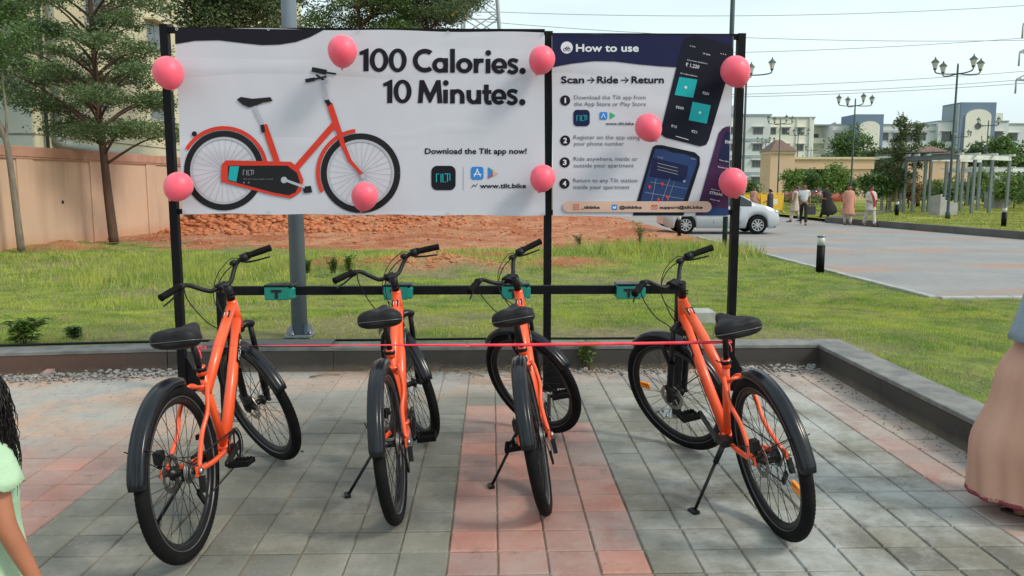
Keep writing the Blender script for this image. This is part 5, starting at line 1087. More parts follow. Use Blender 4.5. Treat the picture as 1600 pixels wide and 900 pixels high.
# cream apartment building behind the wall
M['cream'] = mat('cream_plaster', (.60, .56, .38), .85, c2=(.52, .49, .34), scale=.6, detail=6, bs=.1, bscale=20)
M['sage'] = mat('sage_plaster', (.36, .40, .35), .85, c2=(.31, .35, .31), scale=.6, detail=6, bs=.1, bscale=20)
M['glass'] = mat('window_glass', (.05, .06, .07), .12, c2=(.08, .09, .10), scale=2, spec=.6)
M['frame_white'] = mat('window_frame', (.45, .45, .43), .5)
lb_ = empty('apartment_building', (-15.4, 27.9, 0), label='pale cream and sage apartment building with a drainpipe behind the peach wall', cat='building')
MB().box(-30, .0, -.3, -.001, 14, 17).build('front_block', M['sage'], lb_)
MB().box(0, .05, -.3, .06, 40, 17).build('side_wall', M['cream'], lb_)
MB().box(-30, 14.01, -.3, -.001, 40, 17).build('rear_block', M['cream'], lb_)
for z in (3.15, 6.2, 9.25, 12.3): MB().box(-30, -.02, z, .085, 0.0-.001, z+.05).build('floor_groove', M['bark_pale'], lb_); MB().box(.0605, 0, z, .08, 40, z+.035).build('floor_groove', M['bark_pale'], lb_)
dpz = MB(); dpz.tube([(.28, 1.1, 16), (.28, 1.1, 3.0)], .13, 10); dpz.build('drainpipe', M['sage'], lb_); dpz = MB(); dpz.tube(spline([(.28, 1.1, 3.2), (.28, 1.2, 2.95), (.32, 2.2, 2.85), (.34, 8.5, 2.62)], 6), .15, 10); dpz.build('drainpipe', M['sage'], lb_)
dpz = MB(); dpz.tube([(.2, .55, 16), (.2, .55, 2.5)], .06, 8).build('drainpipe', M['green_post'], lb_); MB().tube([(.2, 14.2, 16), (.2, 14.2, 2.5)], .07, 8).build('drainpipe', M['frame_white'], lb_)
for z in (5.0, 8.1, 11.2, 14.2):
    for y in (4.0, 9.5, 15.5, 21, 27):
        f = MB().box(.0605, y, z-.6, .10, y+1.5, z+.6).build('window', M['frame_white'], lb_)
        for k in range(2): MB().box(.1005, y+.07+.71*k, z-.53, .115, y+.72+.71*k, z+.53).build('pane', M['glass'], f)
        MB().box(.0605, y-.12, z+.65, .55, y+1.62, z+.73).build('sunshade', M['cream'], lb_)
    for x in (-3.2, -7.5, -12, -17): 
        f = MB().box(x-.8, -.05, z-.6, x+.8, -.0005, z+.6).build('window', M['frame_white'], lb_)
        for k in range(2): MB().box(x-.73+.76*k, -.065, z-.53, x-.03+.76*k, -.0505, z+.53).build('pane', M['glass'], f)

# ------------------------------------------------------------------ lamp posts across the road
def lantern_post(X, Y, H, rot, label, z0=0, span=1.05, full=True, m=None):
    o = empty('street_lamp', (X, Y, z0), (0, 0, rot), label, 'street lamp', 'four lantern lamp posts along the park and road'); m = m or M['green_post']; zt = H-.75
    MB().lathe([(.11, 0), (.11, .25), (.07, .32), (.06, 1.2), (.04, zt+.35), (.02, zt+.42)], 10).build('pole', m, o)
    for k in range(4):
        a = R(90*k+20); l = span if k % 2 == 0 else span*.93; c, s = math.cos(a), math.sin(a)
        ar = MB().tube(spline([(c*.03, s*.03, zt-.02), (c*l*.5, s*l*.5, zt-.04), (c*l*.93, s*l*.93, zt+.0), (c*l, s*l, zt+.12)], 4), .028, 6).build('arm', m, o)
        T_ = Matrix.Translation((c*l, s*l, zt+.10)); ln = MB().lathe([(.03, 0), (.075, .06), (.075, .09)], 6, T_, smooth=False).build('lantern', m, o)
        MB().lathe([(.075, .092), (.145, .33)], 6, T_, smooth=False).build('lantern_glass', M['lantern'], ln)
        MB().lathe([(.185, .332), (.165, .36), (.06, .46), (.03, .49), (.02, .56)], 6, T_, smooth=False).build('lantern_cap', m, ln)
    return o
for (X, Y, H, rot, l, z0) in ((19.95, 34.9, 6.95, -.25, 'tallest four lantern lamp post, standing at the front of the park lawn', 0),
    (22.35, 50, 7.05, -.3, 'four lantern lamp post in front of the gateway, left of the pergola', 0), (23.8, 67, 7.2, -.2, 'four lantern lamp post before the hipped gate house, second from the right hand balloon', 0), (31, 82, 7.2, -.3, 'four lantern lamp post just right of the hipped roof of the gate house', 0),
    (32.8, 97, 7.2, -.2, 'faint far lamp post left of the gate house', 0), (41.2, 67, 7.1, -.1, 'four lantern lamp post rising behind the pergola, right of the tall one', 0), (48.3, 83, 7.1, -.2, 'small far four lantern lamp post just right of the tallest lamp post', 0), (56, 120, 7.2, 0, 'very small far lamp post over the gateway beam', 0), (47, 119, 7.2, .2, 'very small far lamp post left of the gateway opening', 0), (10.95, 35.2, 7.05, -.85, 'four lantern lamp post half hidden behind the right hand balloon and post', -.15)):
    lantern_post(X, Y, H, rot, l, z0)
gp2 = empty('lamp_post', (5.62, 19.3, -.08), label='dark grey pole on the lawn edge rising behind the right post of the banner', cat='lamp post'); MB().tube([(0, 0, 0), (0, 0, 5), (0, 0, 9)], (.062, .05), 12).build('pole', M['green_post'], gp2); MB().box(-.13, -.13, 0, .13, .13, .02).build('base_plate', M['green_post'], gp2); MB().tube([(0, 0, 8.9), (.3, 0, 9.3), (1.1, 0, 9.4)], .03, 6).build('arm', M['green_post'], gp2)
# bollard lights
def bollard(X, Y, z, h, label, r=.055):
    o = empty('bollard_light', (X, Y, z), label=label, cat='bollard', group='bollard lights on the lawns'); MB().lathe([(r, 0), (r, h*.73)], 14).build('bollard_body', M['post'], o); MB().lathe([(r*.9, h*.7305), (r*.9, h*.96)], 14).build('lamp_lens', M['lantern'], o); MB().lathe([(r*1.04, h*.9605), (r*1.04, h)], 14).build('bollard_cap', M['alloy'], o)
p = G(1281, 425, -.08); bollard(p.x, p.y, -.08, .66, 'black bollard light with pale lens on the lawn by the road kerb, nearest of all', .072)
p = G(1066, 368, -.1); bollard(p.x-.1, p.y, -.1, .66, 'black bollard light in front of the silver car, below the banner', .06)
for (px, py, l) in ((1401, 336, 'small bollard light on the park lawn left of the pergola'), (1568, 353, 'small dark bollard light at the front right of the park lawn'), (1433, 322, 'tiny bollard light behind the left pergola columns'), (1545, 326, 'tiny bollard light among the right pergola columns')):
    p = G(px, py, 0); bollard(p.x, p.y, -.02, .7, l, .09)

# ------------------------------------------------------------------ park: pergola, sculpture, barricade
M['perg'] = mat('pergola_column', (.12, .15, .155), .6, c2=(.16, .19, .19), scale=1); M['perg_w'] = mat('pergola_beam', (.62, .64, .62), .6); M['perg_d'] = mat('pergola_roof', (.14, .17, .21), .6)
def pergola(label, pts, H, roof, back=3.2, w=.13):
    o = empty('pergola', (pts[0][0], pts[0][1], 0), label=label, cat='pergola', group=None); o0 = pts[0]
    L = [(x-o0[0], y-o0[1]) for x, y in pts]
    for x, y in L:
        MB().box(x-w/2, y-w/2, 0, x+w/2, y+w/2, H-.001, ch=.006).build('column', M['perg'], o); MB().box(x-w/2+.35, y+back-w/2, 0, x+w/2+.35, y+back+w/2, H-.001, ch=.006).build('column', M['perg'], o)
        MB().box(x-.04, y-.4, H+.221, x+.04, y+back+.4, H+.34).build('rafter', M['perg_w'], o)
    for k in range(len(L)-1):
        a, b_ = Vector((*L[k], H+.11)), Vector((*L[k+1], H+.11)); e = (b_-a).normalized()*.002; q = M['perg_d'] if k < roof else M['perg_w']
        MB().bar(a+e, b_-e, .14, .22).build('beam', q, o); MB().bar(a+e+Vector((.35, back, 0)), b_-e+Vector((.35, back, 0)), .14, .22).build('beam', q, o)
        if k < roof:
            n = 7
            for j in range(n): t_ = (j+.5)/n; c = a.lerp(b_, t_)+Vector((0, back/2, .30)); MB().bar(c-Vector((0, back/2+.3, 0)), c+Vector((0, back/2+.3, 0)), (b_-a).length/n*.7, .05).build('roof_slat', M['perg_d'], o)
    return o
def at(px, Y): return (P(px, 300, Y).x, Y)
pergola('nearer pergola with grey columns, dark slatted roof at its left and white beam', [at(1413, 43.5), at(1427, 43), at(1444, 42.6), at(1494, 41.0), at(1520, 41.4), at(1547, 42), at(1574, 43.4)], 2.75, 3)
pergola('farther low pergola with pale beam behind the right end of the nearer one', [at(1512, 56), at(1530, 55.5), at(1550, 55), at(1578, 55), at(1604, 55.6), at(1632, 56)], 2.35, 0)
M['sculpt'] = mat('grey_stone', (.27, .27, .27), .8, c2=(.36, .35, .34), scale=3)
def seat_block(px, py, s, label):
    p = G(px, py, 0); o = empty('stone_seat', (p.x, p.y, -.02), (0, 0, .3), label, 'stone seat'); b = MB(); b.quadface([(0, 0, 0), (1.35, 0, 0), (1.35, 0, .75), (.55, 0, .75), (0, 0, 1.25)]); b.quadface([(0, .8, 0), (0, .8, 1.1), (.55, .8, .75), (1.35, .8, .75), (1.35, .8, 0)])
    b.quadface([(0, 0, 0), (0, 0, 1.25), (0, .8, 1.1), (0, .8, 0)]); b.quadface([(0, 0, 1.25), (.55, 0, .75), (.55, .8, .75), (0, .8, 1.1)]); b.quadface([(.55, 0, .75), (1.35, 0, .75), (1.35, .8, .75), (.55, .8, .75)]); b.quadface([(1.35, 0, .75), (1.35, 0, 0), (1.35, .8, 0), (1.35, .8, .75)])
    b.v = [(x*s, y*s, z*s) for x, y, z in b.v]; b.build('seat_slab', M['sculpt'], o)
    for k in range(3): MB().bar((( .12+.2*k)*s, .05*s, (1.23-.2*k*.9)*s), ((.12+.2*k)*s, .75*s, (1.11-.2*k*.75)*s), .12*s, .05*s).build('slat', M['perg_w'], o)
seat_block(1468, 336, .82, 'grey angular stone seat with white slats on the park lawn under the pergola'); seat_block(1552, 325, .9, 'smaller grey angular stone seat seen between the right pergola columns')
M['yellow'] = mat('yellow_barricade', (.75, .45, .03), .5, c2=(.65, .38, .03))
for (X, Y, rz, l) in ((atx(1207, 43.5), 43.5, .05, 'yellow metal barricade behind the silver car bonnet'), (atx(1172, 43.7), 43.7, -.05, 'yellow metal barricade half hidden by the right hand lower balloon')):
    o = empty('barricade', (X, Y, -.15), (0, 0, rz), l, 'barricade', None); MB().box(-.58, -.02, .25, .58, .02, 1.1, ch=.005).build('panel', M['yellow'], o)
    for s in (-1, 1): MB().tube([(s*.6, 0, .1), (s*.6, 0, 1.18)], .03, 6).build('upright', M['yellow'], o); MB().tube([(s*.6, -.4, .02), (s*.6, 0, .25), (s*.6, .4, .02)], .025, 6).build('foot', M['yellow'], o)
    MB().tube([(-.6, 0, 1.16), (.6, 0, 1.16)], .025, 6).build('top_rail', M['yellow'], o); MB().box(-.3, -.026, .55, .3, -.0215, .85).build('warning_panel', M['petal'], o)

# ------------------------------------------------------------------ shrubs and trees of the park
def bush(X, Y, h, r, leaf, label, n=1600, size=.09, flower=None, kind='shrub', trunk=None, z=-.02):
    tr_h = trunk or .25*h
    cl = rclumps(9, 0, 0, tr_h+(h-tr_h)*.5, r*.6, r*.6, (h-tr_h)*.34, r*.3, r*.5, .75)
    return tree(kind, X, Y, z, [(0, 0, 0), (.03, 0, tr_h*.6), (0, 0, tr_h+(h-tr_h)*.4)], cl, n, size, leaf, M['bark'], label, .05 if h < 4 else .1, flower, cat='shrub' if kind == 'shrub' else 'tree')
W = M['petal']
for (px, Y, h, r, lf, l, n, s, fl, kd, tk) in (
    (1369, 44, 2.3, 1.1, 'leaf_mid', 'frangipani with white flowers beside the peach kurta person', 2600, .12, (W, 90, .07), 'frangipani', .8),
    (1386, 46, 2.3, .9, 'leaf_mid', 'frangipani with white flowers just left of the staked tree', 2200, .12, (W, 70, .07), 'frangipani', .8),
    (1298, 60, 3.0, 1.7, 'leaf_light', 'light green frangipani with white flowers behind the woman in black', 3200, .14, (W, 120, .09), 'frangipani', .8),
    (1262, 62, 2.6, 1.3, 'leaf_mid', 'frangipani behind the man in the white shirt', 2200, .14, (W, 70, .09), 'frangipani', .8),
    (1238, 58, 3.3, 1.0, 'leaf_light', 'bright green narrow shrub before the gate house', 2000, .12, None, 'shrub', .5),
    (1170, 48, 2.0, 1.0, 'leaf_mid', 'green shrub behind the silver car roof', 1600, .10, None, 'shrub', .3),
    (1332, 64, 2.1, 1.4, 'leaf_mid', 'dark green shrub in the gateway opening', 1800, .13, None, 'shrub', .3),
    (1420, 50, 2.0, 1.0, 'leaf_red', 'russet leaved shrub right of the staked tree', 1600, .10, None, 'shrub', .3),
    (1405, 52, 1.7, 1.2, 'leaf_red', 'russet flowering shrub behind the staked tree', 1500, .10, None, 'shrub', .3),
    (1463, 54, 2.2, 1.1, 'leaf_yellow', 'yellow leaved shrub behind the stone seat', 1700, .11, None, 'shrub', .4),
    (1480, 52, 1.9, 1.2, 'leaf_mid', 'green shrub behind the stone seat, right of the yellow one', 1800, .11, None, 'shrub', .3),
    (1437, 55, 2.0, 1.3, 'leaf_mid', 'green shrub with pale flowers behind the left pergola columns', 1800, .12, (W, 60, .08), 'shrub', .3),
    (1530, 48.5, 2.4, .7, 'leaf_light', 'narrow bright green young tree among the pergola columns', 1300, .11, None, 'shrub', 1.0),
    (1585, 50, 2.3, 1.7, 'leaf_light', 'bright green shrub at the right edge of the view', 2600, .12, None, 'shrub', .3),
    (1560, 58, 2.0, 2.0, 'leaf_mid', 'dark green shrub behind the farther pergola', 2400, .12, None, 'shrub', .3),
    (1508, 58, 2.1, 1.6, 'leaf_mid', 'mid green shrub between the two pergolas', 2200, .12, None, 'shrub', .3),
    (1615, 46, 2.6, 1.6, 'leaf_mid', 'green shrub just outside the right pergola end', 1800, .12, None, 'shrub', .3)):
    bush(atx(px, Y), Y, h, r, M[lf], l, n, s, fl, kd, tk)
cl = [(random.uniform(-.5, .5)*(1.15-z/6), random.uniform(-.5, .5), z, .42*(1.3-z/7), .4, .30) for z in np.linspace(1.5, 5.0, 15)]+[(.9+random.uniform(-.3, .3), 0, z, .4, .35, .28) for z in (2.6, 3.2, 3.8, 4.3, 4.6)]+[(-.7, 0, 2.5, .4, .35, .3), (-.6, 0, 1.9, .4, .35, .3), (.8, .2, 2.0, .45, .4, .3)]
tree('park_tree', atx(1400, 44), 44, -.02, [(0, 0, 0), (.03, 0, 1.6), (.0, 0, 3.2), (.05, 0, 4.9)], cl, 6000, .09, M['leaf_olive'], M['bark_pale'], 'tall airy staked tree left of the pergola, rising above the gateway beam', .06)
for (px, Y, h, r, lf, l) in ((1328, 96, 9.2, 4.6, 'leaf_mid', 'dark round tree above the gateway beam'), (1300, 105, 8.0, 4, 'leaf_dark', 'dark tree left of the round one behind the gateway'), (1355, 98, 7.6, 3.6, 'leaf_dark', 'dark tree behind the right end of the gateway beam'), (1420, 92, 8.0, 3.6, 'leaf_dark', 'dark tree behind the left end of the pergola roof'),
    (1448, 95, 8.4, 3.4, 'leaf_mid', 'green tree behind the middle of the pergola roof'), (1470, 90, 7.6, 3.2, 'leaf_dark', 'dark tree left of the tallest lamp post'), (1520, 92, 7.6, 3.4, 'leaf_dark', 'dark tree right of the tallest lamp post'), (1562, 85, 8.2, 3.6, 'leaf_mid', 'spreading green tree behind the right part of the pergola'), (1590, 86, 7.4, 3.4, 'leaf_dark', 'dark tree at the right edge behind the pergola'), (1385, 88, 7.5, 2.6, 'leaf_olive', 'olive green tree behind the tall staked one'), (1245, 100, 5.5, 3.4, 'leaf_olive', 'olive tree beside the gate house wall'), (1290, 84, 4.4, 3.2, 'leaf_dark', 'dark trees mass seen through the gateway'), (1318, 88, 4.2, 3.4, 'leaf_dark', 'dark low tree seen through the gateway, right one')):
    bush(atx(px, Y), Y, h*.86, r*.72, M[lf], l, 3000, .24, None, 'background_tree', h*.25)
# clipped hedge strips
def hedge(x0, x1, Y, h, d, leaf, label):
    n = int((x1-x0)*330); C = np.stack([RNG.uniform(x0, x1, n), RNG.uniform(Y, Y+d, n), h*RNG.uniform(.05, 1, n)**.6+.08*vnoise(RNG.uniform(x0, x1, n), np.zeros(n), 2)], -1)
    o = link('hedge', leafmesh('hedge', C, .09, leaf)); tag(o, label, 'hedge')
hedge(atx(1228, 49), atx(1300, 49), 49, .85, .9, M['leaf_mid'], 'low green hedge behind the walking people'); hedge(atx(1375, 62), atx(1640, 62), 63, 1.1, 1.4, M['leaf_dark'], 'long low dark hedge behind the pergolas'); hedge(atx(1228, 70), atx(1420, 70), 70, 1.7, 1.4, M['leaf_olive'], 'long olive hedge in front of the gateway')

# ------------------------------------------------------------------ gateway and apartment blocks
M['gate_peach'] = mat('gate_plaster', (.60, .42, .28), .85, c2=(.54, .385, .27), scale=.5); M['gate_cream'] = mat('gate_cream', (.62, .52, .36), .85); M['roof_brown'] = mat('brown_tile_roof', (.19, .115, .09), .8, c2=(.14, .09, .075), scale=3)
gt = empty('gateway', (atx(1217, 80), 80, -.2), label='peach entrance gateway with hipped brown roof gate house and long flat beam', cat='gateway')
sc = 80/1260; g0 = gt.location.x
def gx(px, Y=80): return atx(px, Y)-g0
MB().box(gx(1202), 0, 0, gx(1240), 3, 4.7).build('gate_house', M['gate_peach'], gt); MB().box(gx(1201), -.15, 4.7005, gx(1241), 3.15, 4.95).build('cornice', M['gate_cream'], gt)
x0, x1 = gx(1200), gx(1242); rf = MB(); ap = [((x0+x1)/2-.25, 1.3, 6.1), ((x0+x1)/2+.25, 1.3, 6.1), ((x0+x1)/2+.25, 1.9, 6.1), ((x0+x1)/2-.25, 1.9, 6.1)]; bs_ = [(x0, -.3, 4.951), (x1, -.3, 4.951), (x1, 3.3, 4.951), (x0, 3.3, 4.951)]
for k in range(4): rf.quadface([bs_[k], bs_[(k+1) % 4], ap[(k+1) % 4], ap[k]])
rf.quadface(ap); rf.build('roof', M['roof_brown'], gt)
MB().box(gx(1240)+.002, .3, 3.2, gx(1366), 3.4, 4.15).build('beam', M['gate_peach'], gt); MB().box(gx(1240)+.002, .1, 4.1505, gx(1372), 3.6, 4.38).build('beam_cap', M['gate_cream'], gt)
MB().box(gx(1330), .5, 0, gx(1362), 3.2, 3.199).build('pillar', M['gate_peach'], gt); MB().box(gx(1241), 1, 0, gx(1256), 3, 3.199).build('pillar', M['gate_peach'], gt)
g2 = empty('gate_house', (atx(1462, 84), 84, -.2), label='second peach gate house with brown hipped roof behind the pergola', cat='gate house'); MB().box(-3.2, 0, 0, 3.2, 4, 4.2).build('wall', M['gate_peach'], g2); MB().box(-3.4, -.2, 4.2005, 3.4, 4.2, 4.4).build('cornice', M['gate_cream'], g2)
rf = MB(); bs_ = [(-3.5, -.3, 4.401), (3.5, -.3, 4.401), (3.5, 4.3, 4.401), (-3.5, 4.3, 4.401)]; ap = [(-.3, 1.7, 5.7), (.3, 1.7, 5.7), (.3, 2.3, 5.7), (-.3, 2.3, 5.7)]
for k in range(4): rf.quadface([bs_[k], bs_[(k+1) % 4], ap[(k+1) % 4], ap[k]])
rf.quadface(ap); rf.build('roof', M['roof_brown'], g2)
M['bwhite'] = mat('block_white', (.58, .62, .60), .85, c2=(.53, .57, .56), scale=.15, detail=6); M['bcream'] = mat('block_cream', (.68, .68, .57), .85, c2=(.62, .62, .53), scale=.15); M['bblue'] = mat('block_blue', (.13, .19, .27), .8, c2=(.155, .215, .29), scale=.2); M['bgrey'] = mat('block_band', (.30, .36, .38), .8)
def win(parent, x, z, w, h, y, arch=False, shade=True):
    f = MB().box(x-w/2, y-.06, z-h/2, x+w/2, y-.001, z+h/2).build('window', M['frame_white'], parent); n = 3 if w > 1.6 else 2; pw_ = (w-.12)/n
    for k in range(n): MB().box(x-w/2+.08+k*pw_, y-.09, z-h/2+.08, x-w/2+.02+(k+1)*pw_, y-.0605, z+h/2-.08).build('pane', M['glass'], f)
    if shade: MB().box(x-w/2-.2, y-.6, z+h/2+.1, x+w/2+.2, y-.001, z+h/2+.22).build('sunshade', M['bcream'], parent)
def zpx(py, Y): return P(800, py, Y).z
YB = 148
ba = empty('apartment_block', (atx(1212, YB), YB, -.2), label='white four storey apartment block behind the hipped gate house', cat='building'); q = lambda px: atx(px, YB)-ba.location.x
H_ = zpx(180, YB)+.2
MB().box(q(1120), 0, 0, q(1200)-.001, 14, H_).build('wall', M['bwhite'], ba); MB().box(q(1200), .8, 0, q(1270), 14, H_-.35).build('wall', M['bcream'], ba)
MB().box(q(1119), -.2, H_+.0005, q(1201), 14.2, H_+.3).build('parapet', M['bgrey'], ba); MB().box(q(1199.5)+.4, .6, H_-.3495, q(1271), 14.2, H_-.1).build('parapet', M['bgrey'], ba); MB().box(q(1262), .5, 0, q(1265), .799, H_-.36).build('pilaster', M['bwhite'], ba); MB().box(q(1242), .6, 0, q(1243.5), .799, H_-.36).build('pilaster', M['bwhite'], ba)
for py in (218, 244, 270.5): z = zpx(py, YB)+.2; MB().box(q(1120), -.12, z-.25, q(1200), -.001, z+.22).build('band', M['bgrey'], ba)
for py in (204, 230, 256, 282):
    z = zpx(py, YB)+.2
    for px in (1139, 1181): win(ba, q(px), z, 1.9, 1.25, 0)
    for px in (1205, 1226, 1249): win(ba, q(px), z, 1.5, 1.2, .8)
MB().box(q(1150), 3, H_+.3005, q(1164), 6, H_+2.2).build('tank_room', M['bwhite'], ba)
bb = empty('apartment_block', (atx(1450, 160), 160, -.2), label='long pale apartment block with two blue towers behind the park', cat='building'); q = lambda px: atx(px, 160)-bb.location.x; zz_ = lambda py: zpx(py, 160)+.2
MB().box(q(1270), 5, 0, q(1297)-.001, 16, zz_(194)).build('recess', M['bcream'], bb); MB().box(q(1269), 2, zz_(194)+.0005, q(1298), 16, zz_(192)).build('recess_roof', M['bgrey'], bb)
for py in (222, 248, 274): MB().box(q(1270)+.1, 3.5, zz_(py), q(1297)-.1, 4.999, zz_(py)+1.1).build('balcony', M['bcream'], bb)
MB().box(q(1272), 4.9, zz_(222)+1.15, q(1290), 4.999, zz_(206)).build('opening', M['glass'], bb)
MB().box(q(1297), 0, 0, q(1455)-.001, 15, zz_(194)).build('wall', M['bwhite'], bb); MB().box(q(1297), -.15, zz_(205), q(1455)-.001, -.0005, zz_(203)).build('band', M['bgrey'], bb); MB().box(q(1297)-.05, -.2, zz_(194)+.0005, q(1455), 15, zz_(192.5)).build('parapet', M['bgrey'], bb)
MB().box(q(1455), -1, 0, q(1563)-.001, 15, zz_(189)).build('wall', M['bwhite'], bb); MB().box(q(1455)-.05, -1.2, zz_(189)+.0005, q(1563), 15, zz_(187.5)).build('parapet', M['bgrey'], bb)
MB().box(q(1563), 0, 0, q(1680), 15, zz_(193)).build('wall', M['bwhite'], bb); MB().box(q(1563)+.05, -.2, zz_(193)+.0005, q(1681), 15, zz_(191)).build('parapet', M['bgrey'], bb); MB().box(q(1535), 1, zz_(189)+.002, q(1563), 8, zz_(174)).build('roof_room', M['bcream'], bb)
def tower(pa, pb, top, py_arch, name='tower'):
    t_ = MB().box(q(pa), -2.5, 0, q(pb), 4, zz_(top)).build(name, M['bblue'], bb); w_ = (q(pb)-q(pa)); cx = (q(pa)+q(pb))/2; b = MB(); r = w_*.36; za = zz_(py_arch)-r*.55; pts = [(cx-r, za), *[(cx-r*math.cos(R(18*k)), za+r*.55*math.sin(R(18*k))) for k in range(1, 10)], (cx+r, za), (cx+r, .2), (cx-r, .2)]
    f = [(x, -2.75, z) for x, z in pts]; g = [(x, -2.501, z) for x, z in pts]; b.quadface(f[::-1]); 
    for k in range(len(f)): b.quadface([f[k], f[(k+1) % len(f)], g[(k+1) % len(f)], g[k]])
    b.build('arched_panel', M['bcream'], t_); return cx
tower(1322, 1365, 179, 190); cx = tower(1481, 1535, 160, 171)
MB().lathe([(.62, 0), (.62, .12)], 16, Matrix.Translation((cx, -2.76, zz_(197))) @ Matrix.Rotation(math.pi/2, 4, 'X')).build('round_window', M['glass'], bb)
MB().box(q(1478), -2.4, .1, q(1481)-.001, 3, zz_(163)).build('pilaster', M['bgrey'], bb)
for py in (213, 240, 266):
    for px in (1308, 1375, 1398, 1412, 1433): win(bb, q(px), zz_(py), 2.2, 1.5, 0, shade=True)
    for px in (1470, 1548): win(bb, q(px), zz_(py), 2.4 if px == 1470 else 1.8, 1.9, -1)
    for px in (1575, 1620, 1650): win(bb, q(px), zz_(py), 2.2, 1.5, 0)
for (px, s) in ((1307, 1), (1575, 1)): MB().tube([(q(px), 4, zz_(192)), (q(px)+.8, 4, zz_(188.5))], .25, 6).build('dish', M['bgrey'], bb)

# ------------------------------------------------------------------ pylons and wires
M['lattice'] = mat('galvanised_lattice', (.36, .38, .38), .6, c2=(.30, .32, .32))
def pylon(X, Y, H, w0, w1, label, arms=(.72, .84, .95), armw=6):
    o = empty('pylon', (X, Y, -.2), label=label, cat='pylon'); b = MB(); n = 14
    wd_ = lambda t_: (w0*(1-t_)+w1*t_)/2
    cs = [(-1, -1), (1, -1), (1, 1), (-1, 1)]
    for cx_, cy_ in cs: b.bar((cx_*wd_(0), cy_*wd_(0), 0), (cx_*wd_(1), cy_*wd_(1), H), .26, .26)
    for k in range(n):
        t0, t1 = k/n, (k+1)/n
        for i in range(4):
            a, c = cs[i], cs[(i+1) % 4]; A = (a[0]*wd_(t0), a[1]*wd_(t0), H*t0); B = (c[0]*wd_(t1), c[1]*wd_(t1), H*t1); C_ = (c[0]*wd_(t0), c[1]*wd_(t0), H*t0); D = (a[0]*wd_(t1), a[1]*wd_(t1), H*t1); b.bar(A, B, .11, .11, (0, .3, 1)); b.bar(C_, D, .11, .11, (0, .3, 1)); b.bar(D, B, .10, .10, (.1, .1, 1))
    q_ = b.build('lattice', M['lattice'], o); q_['kind'] = 'stuff'
    for t_ in arms:
        b = MB(); z = H*t_; w_ = wd_(t_)
        for s in (-1, 1):
            b.bar((s*w_, 0, z), (s*(w_+armw), 0, z+.3), .2, .2); b.bar((s*w_, 0, z+2.2), (s*(w_+armw), 0, z+.35), .15, .15)
            for j in range(4): f0 = j/4; b.bar((s*(w_+armw*f0), 0, z+.3*f0), (s*(w_+armw*(f0+.15)), 0, z+2.2-1.85*(f0+.15)), .09, .09); b.bar((s*(w_+armw*(f0+.15)), 0, z+2.2-1.85*(f0+.15)), (s*(w_+armw*(f0+.25)), 0, z+.3*(f0+.25)), .09, .09)
            b.tube([(s*(w_+armw), 0, z+.2), (s*(w_+armw), 0, z-1.4)], .12, 6)
        q_ = b.build('crossarm', M['lattice'], o); q_['kind'] = 'stuff'
    return o
XP = atx(753, 100); pylon(XP, 100, 38, 7.5, 1.6, 'grey lattice electricity pylon seen above the middle of the banners')
XR = atx(1650, 100); pylon(XR, 102, 24, 4, 1.6, 'lattice pylon whose crossarm end shows at the right edge of the sky', arms=(.60, .74, .88), armw=3.6)
def wire(a, b_, sag, label): 
    a = Vector(a); b_ = Vector(b_); pts = [a.lerp(b_, i/24)-Vector((0, 0, sag*4*(i/24)*(1-i/24))) for i in range(25)]
    o = MB().tube([p-a for p in pts], .035, 4).build('power_line', M['lattice'], loc=tuple(a)); tag(o, label, 'cable')
for (pya, pyb, Y0_, Y1_, l) in ((141, 112, 100, 102, 'highest of the lower three power lines crossing the sky right of the banner'), (152, 125, 100, 102, 'middle power line of the close pair crossing the sky at the right'), (155, 131, 103, 105, 'lowest power line of the close pair crossing the sky at the right'), (38, 66, 99, 101, 'faint upper power line above the right banner'), (22, 10, 98, 100, 'topmost faint power line above the right banner'), (86, 60, 101, 102, 'single power line between the upper and lower ones right of the banner')):
    wire(tuple(P(760, pya-4, Y0_)), tuple(P(1640, pyb-4, Y1_)), .9, l)

